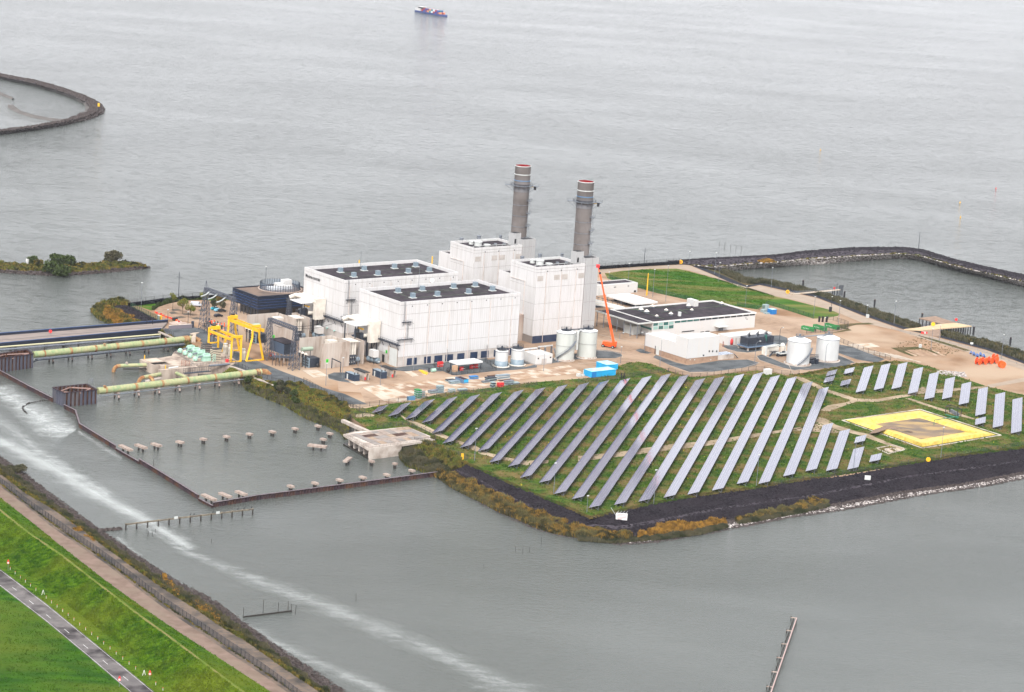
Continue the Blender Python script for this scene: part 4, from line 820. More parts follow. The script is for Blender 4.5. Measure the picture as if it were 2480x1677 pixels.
# ------------------------------------------------------------------ storage tanks
def tank(label, cl, cr, tl, tr, m, rings=(), cone=1.0, base_m=None, base_h=0, group='storage tanks', plinth=True):
    mid = lambda a, b: ((a[0]+b[0])/2, (a[1]+b[1])/2)
    A, B = at(cl), at(cr); c = (A+B)/2; r = (A-B).length/2; h = hz(mid(cl, cr), mid(tl, tr)); c.z = 0
    t = T('storage_tank', label, 'tank', c, group)
    MB().lathe(c, [(r, base_h), (r, h)], 48).build('shell', m, t, smooth=True)
    if base_h: MB().lathe(c, [(r+.04, 0), (r+.04, base_h), (r, base_h)], 48).build('lower_shell', base_m, t, smooth=True)
    MB().lathe(c, [(r+.08, h-.12), (r+.08, h+.05), (r*.5, h+cone*.62), (0.01, h+cone)], 48).build('roof', mat('tank_roof_white', (.70, .70, .69), .5), t)
    MB().lathe(c, [(r+.02, h-.3), (r+.14, h-.26), (r+.14, h-.08), (r+.02, h-.04)], 48).build('top_rim', m_galv, t)
    for u in rings: MB().lathe(c, [(r, h*u-.14), (r+.14, h*u-.12), (r+.14, h*u+.12), (r, h*u+.14)], 48).build('stiffener_ring', mat('ring_grey', (.30, .30, .28), .6), t)
    if plinth: MB().lathe(c, [(r+.5, 0), (r+.5, .35), (r, .36)], 40).build('foundation', m_brick if plinth == 2 else m_conc, t); MB().lathe(c, [(r+.03, .36), (r+.05, .36), (r+.05, .9), (r+.02, .9)], 40).build('rusty_foot', mat('rust_stain', (.34, .24, .18), .9, c2=(.55, .53, .50), ns=.9), t)
    return t, c, r, h
def tank_top(t, c, r, h, frac, m, rail=True):
    mb = MB(); R_ = r*frac; mb.lathe(c, [(.2, h+.75), (R_, h+.72), (R_, h+.95), (.2, h+.98)], 20)
    if rail: railing(mb, [c+Vector((math.cos(a_), math.sin(a_), 0))*R_+EZ*(h+.9) for a_ in np.linspace(0, 2*math.pi, 17)], 1.2, .9, .07)
    mb.cbox(c+EZ*(h+1), .9, .7, 1.2); mb.build('roof_platform', m, t)
def spiral(t, c, r, a0, a1, z0, z1, m, w=1.0):
    mb = MB(); n = 26
    P_ = [c+Vector((math.cos(R(a0+(a1-a0)*k/n)), math.sin(R(a0+(a1-a0)*k/n)), 0))*(r+.1)+EZ*(z0+(z1-z0)*k/n) for k in range(n+1)]
    Q_ = [c+(p-c-EZ*(p-c).z).normalized()*(r+.1+w)+EZ*(p.z-c.z) for p in P_]
    for k in range(n):
        mb.add([P_[k], Q_[k], Q_[k+1], P_[k+1], P_[k]-EZ*.25, Q_[k]-EZ*.25, Q_[k+1]-EZ*.25, P_[k+1]-EZ*.25], [(0, 1, 2, 3), (7, 6, 5, 4), (1, 5, 6, 2), (0, 3, 7, 4)])
        mb.bar(Q_[k], Q_[k]+EZ*1.1, .06); mb.bar(Q_[k]+EZ*1.1, Q_[k+1]+EZ*1.1, .07); mb.bar(Q_[k]+EZ*.15, Q_[k+1]+EZ*.15, .28)
    mb.build('stairway', m, t)
m_tankgrey = mat('tank_grey_green', (.47, .48, .45), .5, c2=(.41, .42, .39), ns=.35, stretch=(1, 1, .3)); m_tankwhite = mat('tank_white', (.54, .54, .53), .5, c2=(.47, .47, .46), ns=.3, stretch=(1, 1, .3))
g1 = tank('left of two tall round grey tanks, with a zigzag stair across its front', G1(318, 1195), G1(905, 1215), G1(365, 300), G1(955, 325), m_tankgrey, (.54,), group='tall grey storage tanks')
g2 = tank('right of two tall round grey tanks, plain fronted, nearest the orange lift', G1(1010, 1115), G1(1605, 1140), G1(1065, 258), G1(1645, 270), m_tankgrey, (.54,), group='tall grey storage tanks')
tank_top(*g1, .55, m_steel); tank_top(*g2, .55, m_steel)
spiral(g1[0], g1[1], g1[2], 225, 340, 1.5, g1[3]*.72, m_galv, .9)
MB().bar(g1[1]+EZ*(g1[3]+.9), g2[1]+EZ*(g2[3]+.9), 1.2, .25).build('link_walkway', m_steel, g1[0])
MB().tube([at(G1(420, 1285), .1), at(G1(270, 1060), 0)+EZ*3.4], .35, 4).build('stair_foot', m_galv, g1[0])
mb = MB(); q = (g1[1]+g2[1])/2
for dx, r_ in ((-.9, .5), (.3, .65)): mb.tube([q+Vector((dx, -1, 4.5)), q+Vector((dx, -1, g1[3]-.3)), q+Vector((dx*3, 1, g1[3]-.1))], r_, 10)
mb.build('vent_pipes', m_pale, g1[0])
w1 = tank('left of two broad white tanks, with a curved stair down its front right', G2(670, 850), G2(1258, 885), G2(712, 240), G2(1310, 265), m_tankwhite, (), 1.9, group='white storage tanks', plinth=2)
w2 = tank('right of two broad white tanks, behind a slim lamp post', G2(1418, 755), G2(1993, 785), G2(1452, 185), G2(2035, 200), m_tankwhite, (), 1.9, group='white storage tanks', plinth=2)
for w in (w1, w2):
    MB().lathe(w[1], [(w[2]+1.1, 0), (w[2]+1.1, .5), (w[2]+.5, .52)], 40).build('ring_wall', m_conc, w[0]); tank_top(w[0], w[1], w[2], w[3]+.8, .35, m_galv)
spiral(w1[0], w1[1], w1[2], 262, 352, .6, w1[3]*.72, m_galv, .8)
MB().bar(w1[1]+EZ*(w1[3]+1.6), w2[1]+EZ*(w2[3]+1.6), 1.3, .25).build('link_walkway', m_galv, w1[0])
s1 = tank('left of two small white tanks with grey lower halves by the turbine hall', G3(497, 880), G3(880, 880), G3(530, 375), G3(895, 385), m_tankwhite, (), .5, m_ventblue, 3.0, 'small two-tone tanks', False)
s2 = tank('right of two small white tanks with grey lower halves, against the low white house', G3(985, 830), G3(1385, 835), G3(1030, 330), G3(1395, 340), m_tankwhite, (), .5, m_ventblue, 3.0, 'small two-tone tanks', False)
for s_ in (s1, s2):
    tank_top(*s_, .85, m_steel); MB().tube([s_[1]+Vector((math.cos(a_), math.sin(a_), 0))*(s_[2]+.75)+EZ*.35 for a_ in np.linspace(R(170), R(375), 18)], .32, 8).build('ring_pipe', m_cream, s_[0])
MB().bar(s1[1]+EZ*(s1[3]+.8), s2[1]+EZ*(s2[3]+.8), .9, .2).build('link_walkway', m_steel, s1[0])
# ------------------------------------------------------------------ low buildings
def lowbox(name, label, cat, F_, R_, L_, base, m=None, ph=.45, th=.35, group=None, roofm=None, plinth=0, z=None, t=None, pm=None, o=None):
    z = z or hz(base, F_)
    o_, lx, ly = corner(F_, R_, L_, z); o_ = Vector((o_.x, o_.y, 0))
    t = t or T(name, label, cat, o_, group); m = m or m_cladlow
    MB().box(o_+EX*.02+EY*.02+EZ*plinth, EX*(lx-.04), EY*(ly-.04), EZ*(z-ph-plinth-.01)).build('wall', m, t)
    if plinth: MB().box(o_+EX*.12+EY*.12, EX*(lx-.24), EY*(ly-.24), EZ*plinth).build('plinth', pm or m_brick, t)
    parapet_roof(t, o_, lx, ly, z, ph, th, m, roofm); return t, o_, lx, ly, z
# boxy white building with a brown plinth
bb = lowbox('plant_house', 'boxy white plant house on a brown plinth, taller block in front of a lower wing', 'building', C6(1235, 1020), C6(1590, 985), C6(1100, 980), C6(1220, 1305), plinth=2.6, ph=.6)
zl = hz(C6(1085, 1262), C6(1090, 1062)); o2 = bb[1]+EY*(bb[3]+.02); ly2 = along(o2+EZ*zl, EY, C6(755, 965)); lx2 = 12.5
t = bb[0]; MB().box(o2+EX*.02+EZ*2.6, EX*(lx2-.04), EY*(ly2-.04), EZ*(zl-3.1)).build('wing_wall', m_cladlow, t); MB().box(o2+EX*.12, EX*(lx2-.24), EY*(ly2-.2), EZ*2.6).build('wing_plinth', m_brick, t); parapet_roof(t, o2, lx2, ly2, zl, .5, .35, m_cladlow)
def wallthing(t, crop, p0, p1, o, nrm, name, m, dep=.08, z0=None):
    """a flat piece on a wall plane between two photo corners (lower left, upper right)"""
    a, b = onplane(crop, p0, o, nrm), onplane(crop, p1, o, nrm); du = EY if abs(nrm.dot(EX)) > .5 else EX
    w = (b-a).dot(du); lo = min(a.z, b.z) if z0 is None else z0; hi = max(a.z, b.z)
    q = Vector((a.x, a.y, lo)); return MB().box(q+nrm*.0, du*w, nrm*dep, EZ*(hi-lo)).build(name, m, t)
wallthing(t, C6, (872, 1185), (912, 1110), bb[1], -EX, 'door', m_pale, .1, .1); wallthing(t, C6, (858, 1180), (870, 1100), bb[1], -EX, 'side_door', m_black, .1, .1)
for x in (1462, 1500, 1545): wallthing(t, C6, (x, 1172), (x+14, 1150), bb[1], -EY, 'wall_grille', m_black)
wallthing(t, C6, (1395, 1215), (1412, 1198), bb[1], -EY, 'window', m_darkglass)
for x in (1250, 1300, 1480): wallthing(t, C6, (x, 1262), (x+10, 1250), bb[1], -EY, 'wall_grille', m_pale)
for x, y in ((985, 990), (1072, 1018)): q = at(C6(x, y), zl); MB().cbox(Vector((q.x, q.y, zl-.5)), 2.2, 1.6, .5, TH).build('skylight', m_pale, t)
# service building with the long flat roof
zs = hz(C6(1990, 892), C6(1997, 722)); o_, lx, ly = corner(C6(838, 832), C6(1997, 722), C6(400, 690), zs); o_ = Vector((o_.x, o_.y, 0)); ly = along(Vector(o_)+EX*lx+EZ*zs, EY, C6(1510, 570))
t = T('service_building', 'long low service building with dark flat roof and teal corner glazing', 'building', o_); sv = t
MB().box(o_+EX*.3+EY*.3, EX*(lx-.6), EY*(ly-.6), EZ*(zs-.75)).build('wall', m_cladlow, t)
parapet_roof(t, o_, lx, ly, zs, .7, .35, mat('roof_edge_white', (.62, .61, .59), .6))
cw = 9.5; q = o_-EX*cw
MB().box(q+EZ*(zs-.7), EX*(cw-.02), EY*ly, EZ*.35).build('canopy_deck', m_pale, t); MB().box(q+EZ*(zs-.34)+EX*.3+EY*.3, EX*(cw-.6), EY*(ly-.6), EZ*.06).build('canopy_roof', m_roof, t)
mb = MB(); mb.box(q+EZ*(zs-.34), EX*(cw-.02), EY*.28, EZ*.34); mb.box(q+EY*.3+EZ*(zs-.34), EX*.28, EY*(ly-.3), EZ*.34); mb.build('canopy_fascia', m_pale, t)
for k in range(7): MB().tube([q+EX*.6+EY*(1+k*(ly-2)/6), q+EX*.6+EY*(1+k*(ly-2)/6)+EZ*(zs-.7)], .22, 8).build('canopy_column', m_galv, t)
MB().box(q+EX*4+EY*ly*.25, EX*5, EY*ly*.2, EZ*4.2).build('store_cabin', m_pale, t)
P_ = lambda a, b, n_, m_, nrm=-EY, d=.1, oo=o_+EY*.3: wallthing(t, C6, a, b, oo, nrm, n_, m_, d)
for k in range(4):
    for j in range(2):
        x = 842+k*58; P_((x, 920-k*4-j*42), (x+52, 880-k*4-j*42), 'window_pane', m_teal if (k+j) % 2 else m_paleteal)
u = np.linspace(1080, 1985, 14)
for a_, b_ in zip(u, u[1:]):
    f = lambda x: 845-(x-1080)*.0985
    P_((a_+3, f(a_)), (b_-3, f(b_)-24), 'window_pane', m_teal if a_ < 1300 else m_darkglass)
wallthing(t, C6, (822, 925), (700, 865), o_, -EX, 'window_pane', m_teal, .1)
for a_, b_ in (((1160, 950), (1300, 925)), ((1370, 950), (1410, 938)), ((1425, 945), (1470, 930))): P_(a_, b_, 'low_window', m_black)
P_((1570, 935), (1625, 890), 'doorway', m_galv)
a_ = onplane(C6, (1530, 885), o_, EY); b_ = onplane(C6, (1650, 865), o_, EY); MB().box(a_, EX*(b_-a_).dot(EX), -EY*3.2, EZ*.3).build('door_canopy', m_pale, t)
for x, y in ((1875, 788), (1887, 802)): P_((x, y+6), (x+8, y-6), 'wall_mark', m_black)
zr = zs-.6
for (x, y, s_) in ((705, 712, 1.3), (767, 735, 1.3), (880, 780, .9), (832, 675, 1.2), (985, 715, 1.0), (1038, 758, 1.1), (1272, 712, .9), (1235, 668, 1.2), (1607, 640, 1.1)):
    c = at(C6(x, y), zr); v = MB().cbox(c, 1.5*s_, 1.5*s_, .7*s_, TH).build('roof_vent', m_galv, t); MB().lathe(c+EZ*.75*s_, [(1.15*s_, 0), (.1, .9*s_)], 10).build('cowl', m_cream, v)
c = at(C6(1135, 765), zr); MB().cyl(c, c+EZ*2, .9, n=14).build('roof_flue', m_pale, t)
a_ = hz(C6(1305, 660), C6(1310, 592), zr); q = at(C6(1303, 662), zr); MB().box(q, EX*2.6, EY*6.2, EZ*(a_-zr)).build('plant_room', m_cladlow, t)
mb = MB()
for a_, b_ in (((540, 700), (1120, 650)), ((930, 725), (1700, 645)), ((640, 690), (960, 800)), ((1130, 690), (1230, 740)), ((1390, 620), (1650, 665))):
    A, B = at(C6(*a_), zr), at(C6(*b_), zr); d = (B-A); w = Vector((-d.y, d.x, 0)).normalized()*.3; mb.add([A-w+EZ*.04, B-w+EZ*.04, B+w+EZ*.04, A+w+EZ*.04], [(0, 1, 2, 3)])
mb.build('mossy_seams', m_moss, t)
# white canopy over the pumps and the pipework under it
def canopy(label, crop, F_, R_, L_, base, th=.6, nx=3, ny=2, group=None, name='canopy', m=None, posts=m_galv, z=None):
    z = z or hz(crop(*base), crop(*F_)); o, lx, ly = corner(crop(*F_), crop(*R_), crop(*L_), z); t = T(name, label, 'canopy', Vector((o.x, o.y, 0)), group)
    o = Vector((o.x, o.y, 0)); MB().box(o+EZ*(z-th), EX*lx, EY*ly, EZ*th).build('roof', m or mat('white_roof_sheet', (.56, .56, .55), .5), t)
    for i in range(nx):
        for j in range(ny): MB().box(o+EX*(.4+i*(lx-1.1)/max(1, nx-1))+EY*(.4+j*(ly-1.1)/max(1, ny-1)), EX*.3, EY*.3, EZ*(z-th)).build('post', posts, t)
    return t, o, lx, ly, z
cp = canopy('large flat white canopy over pumps, beside the orange boom', C6, (640, 627), (893, 605), (315, 505), (640, 690), .9, 4, 3)
mb = MB(); o = cp[1]
for k in range(9):
    q = o+EX*rnd.uniform(1, cp[2]-2)+EY*rnd.uniform(1, cp[3]-2); mb.cbox(q, 1.6, 1.2, rnd.uniform(1, 2.2), TH); mb.tube([q+EZ*1.2, q+EX*2+EZ*1.3, q+EX*2+EZ*.2], .25, 6)
mb.build('pumps', m_steel, cp[0])
pp = T('pipe_bridge', 'bundle of white pipes running from the boiler house past the white canopy', 'pipes', at(C6(200, 600)))
for k in range(5):
    A, B = at(C6(190, 585+k*14), 3.4), at(C6(520, 672+k*6), 3.0); MB().tube([A, B], .38-.03*k, 8).build('pipe', m_cream if k % 2 else m_pale, pp)
mb = MB()
for k in range(6): q = at(C6(220+k*55, 615+k*14), 0); mb.bar(q, q+EZ*2.9, .25); mb.bar(q+EZ*2.8-EY*1.6, q+EZ*2.8+EY*1.6, .2)
mb.build('trestles', m_steel, pp)
for k in range(3): q = at(C6(210+k*42, 668-k*4)); u_ = tag(MB().cbox(q, 2.2, 2.6, 2.4, TH).build('switch_cabinet', m_steel), ['leftmost', 'middle', 'rightmost'][k]+' of three dark cabinets beside the grey stair tower', 'cabinet', 'dark cabinets by the stair tower'); MB().cbox(q+EZ*2.41, 1.8, 2.2, .15, TH).build('lid', m_pale, u_)
# white house behind the canopy
zz = hz(C6(655, 505), C6(668, 396)); wb = lowbox('workshop', 'white flat-roofed workshop at the corner of the green lawn', 'building', C6(205, 430), C6(670, 396), C6(180, 415), None, z=zz); t = wb[0]
q = wb[1]+EY*.05; ly_ = along(q+EX*wb[2]+EZ*zz, EY, C6(530, 357)); MB().box(q+EX*5+EY*wb[3], EX*(wb[2]-5), EY*(ly_-wb[3]), EZ*(zz-.45)).build('rear_wall', m_cladlow, t)
parapet_roof(t, q+EX*5+EY*(wb[3]+.02), wb[2]-5, ly_-wb[3], zz, .4, .35, m_cladlow, m_basaltlight)
for a_, b_ in (((402, 447), (425, 438)), ((555, 435), (572, 426)), ((625, 500), (650, 478))): wallthing(t, C6, a_, b_, wb[1], -EY, 'window', m_darkglass)
wallthing(t, C6, (228, 520), (243, 455), wb[1], -EY, 'door', m_pale, .1, 0)
# transformer house and oil-filled transformer on its platform
th_ = lowbox('switch_house', 'low white switch house with a dark roof, behind the dark transformer', 'building', C6(1690, 998), C6(2167, 937), C6(1570, 955), C6(1683, 1098), ph=.9, th=.5); t = th_[0]
for k in range(3): wallthing(t, C6, (1715+k*40, 1085), (1742+k*40, 1010), th_[1], -EY, 'door', m_plinth, .1, 0)
tf = T('large_transformer', 'dark blue transformer bank on a raised blue platform', 'transformer', at(L5(560, 400))); t = tf
A, B, Cc = at(L5(430, 385), 1.6), at(L5(860, 340), 1.6), at(L5(265, 305), 1.6); z0 = 1.6
A.z = 0; lx = along(A+EZ*z0, EX, L5(850, 330)); ly = along(A+EZ*z0, EY, L5(265, 305))
mb = MB(); mb.box(A+EZ*z0, EX*lx, EY*ly, EZ*.45); railing(mb, [A+EY*ly+EZ*(z0+.45), A+EZ*(z0+.45), A+EX*lx+EZ*(z0+.45)], 1.1, 1.2, .06); mb.build('platform', mat('blue_grey_paint', (.13, .18, .25), .5), t)
for i in range(3):
    for j in range(2): MB().box(A+EX*(.6+i*(lx-1.8)/2)+EY*(.6+j*(ly-1.6)), EX*.7, EY*.7, EZ*1.6).build('pier', m_conc, t)
hz_ = 4.2; MB().box(A+EX*1.0+EY*1.2+EZ*(z0+.46), EX*(lx-2.2), EY*(ly-2.4), EZ*hz_).build('tank', m_steel, t)
for k in range(8): MB().box(A+EX*(1.4+k*(lx-3)/8)+EY*.95+EZ*(z0+.9), EX*1.0, EY*.24, EZ*3.0).build('radiator', m_steel, t)
for k in range(9):
    q = A+EX*(1.8+k*(lx-4)/8)+EY*(ly*.35+(k % 3)*1.3)+EZ*(z0+.46+hz_); MB().lathe(q, [(.5, 0), (.5, .6), (.18, .7), (.26, 1.0), (.18, 1.2), (.26, 1.5), (.12, 1.9), (0, 1.9)], 8).build('bushing', [m_galv, m_steel, m_black][k % 3], t)
MB().box(A+EX*lx*.62+EY*1.0+EZ*(z0+2.6), EX*1.3, EY*.5, EZ*2.9).build('control_box', mat('teal_paint', (.015, .14, .11), .5), t)
for x in (728,): q = at(L5(x, 300), 2); MB().cbox(q, .5, .5, 1.2).build('extinguisher', m_red, t)
q = at(L5(187, 342)); rt = T('fire_water_vessel', 'upright red vessel in front of the low switch house', 'vessel', q); MB().lathe(q, [(0, .3), (.8, .35), (.85, 2.6), (.5, 3.1), (.15, 3.3), (.15, 3.9), (0, 3.9)], 14).build('shell', m_red, rt, smooth=True); MB().cbox(q, 1.2, 1.2, .35).build('foot', m_conc, rt)
q = at(L5(62, 365)); rt = T('hydrant_stand', 'dark red pipe stand left of the red vessel', 'pipe stand', q); mb = MB(); mb.tube([q, q+EZ*3.0], .14, 6); mb.tube([q+EX*.5, q+EX*.5+EZ*2.4, q+EZ*2.4], .1, 6); mb.build('pipes', mat('dark_red', (.20, .03, .02), .5), rt)
# settling basin beside the boxy building
q = at(L5(25, 555)); lb = T('settling_basin', 'open concrete basin with blue grating beside the boxy plant house', 'basin', q); o = bb[1]+EX*(bb[2]+.6)+EY*1.0
MB().box(o, EX*10.5, EY*5.5, EZ*2.3).build('basin_wall', m_conc, lb); mb = MB(); mb.box(o+EX*.2+EY*.2+EZ*2.32, EX*10.1, EY*5.1, EZ*.1); mb.build('grating', mat('blue_grating', (.18, .23, .33), .5, c2=(.55, .58, .62), ns=1.4), lb)
mb = MB(); railing(mb, [o+EZ*2.3, o+EX*10.5+EZ*2.3, o+EX*10.5+EY*5.5+EZ*2.3, o+EY*5.5+EZ*2.3], 1.1, 1.2, .06); mb.bar(o+EX*10.6+EZ*2.2, o+EX*13.2, .9, .15); mb.build('rails_and_stair', m_galv, lb)
# container skid with pipework next to the white tanks
sk = T('filter_skid', 'white container skid with white pipes left of the white tanks', 'filter skid', at(L5(700, 490))); A = at(L5(690, 488)); A.z = 0
lx = 8.5; MB().box(A, EX*lx, EY*3, EZ*3.8).build('container', m_cream, sk); mb = MB()
mb.tube([A-EX*.8-EY*.6, A-EX*.8-EY*.6+EZ*4.6, A+EX*7-EY*.6+EZ*4.6+EY*2, A+EX*13+EZ*3.4, A+EX*13], .32, 8); mb.tube([A-EX*.2-EY*.6, A-EX*.2-EY*.6+EZ*4.2, A+EX*7+EZ*4.2], .25, 8)
for k in range(4): q = A+EX*(3+k*.5)-EY*(2.2+k*1.2)+EZ*(1.2+.4*(k % 2)); mb.tube([q, q+EX*7.5], .38, 8)
mb.build('pipes', m_pale, sk); mb = MB(); q = A+EX*1.5-EY*3; mb.box(q+EZ*1.8, EX*4, EY*2.2, EZ*.15); railing(mb, [q+EY*2.2+EZ*1.9, q+EZ*1.9, q+EX*4+EZ*1.9], 1.1, 1, .08); mb.bar(q+EZ*1.8, q-EX*2.2, .9, .15)
for k in range(5): mb.cbox(A+EX*(4+k*1.8)-EY*(4.4+.3*(k % 2)), 1.1, 1.3, 1.4+.5*(k % 3), TH)
mb.build('steelwork', m_steel, sk)
q = at(L5(930, 430)); MB().lathe(q, [(1.1, 0), (1.1, 3.6), (.4, 4.2), (0, 4.2)], 14).build('filter_vessel', m_cream, sk)
mb = MB(); q = (w1[1]+w2[1])/2
for k in range(6): mb.cbox(q+Vector((rnd.uniform(-1.2, 1.6), rnd.uniform(-5, 2), 0)), 1.4, 1.4, rnd.uniform(1, 3), TH); mb.tube([q+Vector((-2, -4+k, 1+k*.5)), q+Vector((3, -4+k, 1+k*.5))], .2, 6)
mb.build('valve_station', m_steel, w1[0])
# small white house and carports by the hall
hs_ = lowbox('pump_house', 'small white house with a roller door, right of the two-tone tanks', 'building', G3(1790, 530), G3(2307, 490), G3(1398, 378), G3(1790, 850), ph=.5, th=.3, plinth=.6, pm=m_plinth); t = hs_[0]
wallthing(t, G3, (1955, 825), (2112, 628), hs_[1], -EY, 'roller_door', m_plinth, .1, 0); wallthing(t, G3, (1835, 650), (1878, 605), hs_[1], -EY, 'window', m_darkglass); wallthing(t, G3, (2215, 615), (2262, 568), hs_[1], -EY, 'window', m_darkglass)
canopy('small white carport roof tucked behind the low white house', G3, (1400, 330), (1832, 275), (1365, 245), (1400, 430), .55, 3, 2, z=4.4)
canopy('small white carport roof between the low white house and the boiler house', G3, (1860, 248), (2312, 232), (1845, 205), (1870, 380), .55, 3, 2, z=4.2)
cn = canopy('white flat canopy over red gas racks in front of the near turbine hall', L4, (480, 137), (748, 106), (388, 92), (480, 228), .8, 2, 2, posts=m_steel)
mb = MB(); o = cn[1]; mb.bar(o+EX*.5+EY*.5, o+EX*.5+EY*(cn[3]-.5)+EZ*(cn[4]-1), .15); mb.bar(o+EX*.5+EY*.5+EZ*(cn[4]-1), o+EX*.5+EY*(cn[3]-.5), .15); mb.build('cross_brace', m_steel, cn[0])
# ------------------------------------------------------------------ solar rows
def solar_mat():
    m = bpy.data.materials.new('solar_glass'); m.use_nodes = True; b = m.node_tree.nodes['Principled BSDF']
    b.inputs['Base Color'].default_value = (.08, .08, .135, 1); b.inputs['Roughness'].default_value = .13; b.inputs['IOR'].default_value = 1.5; return m
m_solar = solar_mat(); m_alu = mat('aluminium_frame', (.42, .42, .46), .4, metal=.3); m_under = mat('panel_underside', (.03, .03, .035), .8)
PHI = 1.3765; SD = Vector((math.cos(PHI), math.sin(PHI), 0)); SN = Vector((math.sin(PHI), -math.cos(PHI), 0))
SW_, SDZ, SZ0 = 4.33, 1.57, .8; SSLP = (SN*SW_+EZ*SDZ); SUP = SD.cross(SN); SNRM = SN.cross(SD); SNRM = SSLP.cross(SD).normalized(); SNRM = SNRM if SNRM.z > 0 else -SNRM
def solar(bl, tr, label, group):
    a = at(bl, SZ0); b = at(tr, SZ0+SDZ)-SN*SW_; L = (b-a).dot(SD); a = a-SNRM*0
    nm = max(3, round(L/1.08)); st = L/nm; ns = 4; g = .05
    t = T('solar_row', label, 'solar panels', Vector((a.x, a.y, 0)), group)
    up = SSLP/ns; MB().box(a-SNRM*.10, SD*L, SSLP, SNRM*.07).build('frame', m_alu, t)
    MB().box(a-SNRM*.16, SD*L, SSLP, SNRM*.05).build('underside', m_under, t)
    if L < 24:
        proto = MB().box(SD*g+up*.03-SNRM*.028, SD*(st-2*g), up*.94, SNRM*.03).build('solar_module', m_solar)
        for i in range(nm):
            for j in range(ns):
                o = proto if i == j == 0 else proto.copy()
                if o is not proto: COL.objects.link(o)
                o.parent = t; o.location = a+SD*st*i+up*j-t.location
    else:
        V = []; u = np.array(SD); w = np.array(up); n_ = np.array(SNRM); A = np.array(a)
        I, J = np.meshgrid(np.arange(nm), np.arange(ns), indexing='ij'); I = I.ravel()[:, None]; J = J.ravel()[:, None]
        tilt = (rng.random((len(I), 1))-.5)*.012
        base = A+u*st*I+w*J
        q = [base+u*g+w*.03, base+u*(st-g)+w*.03, base+u*(st-g)+w*.97, base+u*g+w*.97]
        top = [x+n_*(.004+tilt*(1 if k > 1 else -1)) for k, x in enumerate(q)]; lo = [x-n_*.03 for x in q]
        V = np.stack(top+lo, 1).reshape(-1, 3); F0 = np.array([(0, 1, 2, 3), (0, 4, 5, 1), (1, 5, 6, 2), (2, 6, 7, 3), (3, 7, 4, 0)]); F0 = F0 if SD.cross(up).dot(SNRM) > 0 else F0[:, ::-1]
        raw('solar_modules', V, (F0[None]+np.arange(len(I))[:, None, None]*8).reshape(-1), 4, m_solar, t, 'stuff')
    mb = MB(); k = max(2, int(L/3.4)+1)
    for i in range(k):
        p = a+SD*(.5+(L-1)*i/(k-1))
        for f in (.22, .80): q = p+SSLP*f-SNRM*.16; mb.bar(Vector((q.x, q.y, 0)), q, .12)
        q0, q1 = p+SSLP*.22-SNRM*.3, p+SSLP*.80; mb.bar(Vector(((p+SSLP*.80).x, (p+SSLP*.80).y, .3)), p+SSLP*.4-SNRM*.2, .08)
    mb.build('support_posts', m_galv, t, 'stuff'); return t
bl = [D3(*p) for p in [(145, 435), (287, 465), (438, 490), (585, 522), (675, 612), (768, 703), (920, 740), (1080, 770), (1180, 870), (1345, 907), (1450, 1005), (1617, 1048), (1750, 1147), (1905, 1193)]]+[D4(*p) for p in [(88, 1195), (297, 1170), (500, 1143), (708, 1110), (905, 1085), (1108, 1052), (1313, 998), (1492, 997), (1697, 935), (1882, 893), (2052, 890)]]
tr = [D3(*p) for p in [(275, 362), (485, 340), (693, 313), (893, 292), (1093, 272), (1290, 252), (1483, 232), (1670, 212), (1865, 187), (2047, 168)]]+[D4(*p) for p in [(255, 140), (427, 122), (592, 102), (757, 85), (900, 92), (1032, 122), (1193, 107), (1355, 85), (1508, 72), (1642, 95), (1785, 108), (1912, 148), (2040, 192)]]+[D2(455, 697), D2(617, 755)]
GR = 'long solar rows across the field'
for i, (b_, t_) in enumerate(zip(bl, tr)):
    if i == 0: lb = 'shortest solar row at the far left tip of the field'
    elif i == 22: lb = 'last full-length solar row, at the right end of the long rows'
    elif i == 23: lb = 'shorter solar row directly right of the last full-length row'
    elif i == 24: lb = 'shorter solar row, second right of the last full-length row'
    elif i < 12: lb = '%s long solar row counted from the left tip of the field' % ORD[i]
    else: lb = 'long solar row, %s to the left of the last full-length row' % ORD[21-i]
    solar(b_, t_, lb, GR)
rgb = [D2(*a) for a in [(690, 403), (865, 380), (1037, 370), (1197, 417), (1355, 470), (1527, 468), (1690, 522), (1850, 630), (2020, 745), (2197, 800)]]
rgt = [D2(*a) for a in [(845, 140), (1012, 118), (1173, 108), (1328, 155), (1480, 202), (1635, 250), (1793, 298), (1952, 348), (2117, 398), (2283, 448)]]
for i, (b_, t_) in enumerate(zip(rgb, rgt)): solar(b_, t_, ['short solar row nearest the white tanks in the upper right strip', ][0] if i == 0 else 'short solar row, %s to the right in the strip behind the yellow basin' % ORD[i] if i < 9 else 'rightmost solar row, cut close to the right edge of the photo', 'short solar rows behind the yellow basin')
for b_, t_, lb in (((402, 245), (503, 178), 'small solar table, upper of a close pair in front of the white tanks'), ((378, 308), (483, 238), 'small solar table, lower of a close pair in front of the white tanks'),
                   ((573, 225), (678, 157), 'small solar table right of the close pair, farther one'), ((537, 340), (640, 270), 'small solar table right of the close pair, nearer one'),
                   ((675, 895), (790, 812), 'small solar table left of the wooden ramp of the yellow basin'), ((608, 1150), (765, 928), 'stubby solar row behind a lamp post, below the small table'),
                   ((822, 1078), (940, 990), 'small solar table at the right end, near the concrete frames'), ((1848, 717), (1948, 638), 'small solar table at the right corner of the yellow basin')):
    solar(D2(*b_), D2(*t_), lb, 'small solar tables')
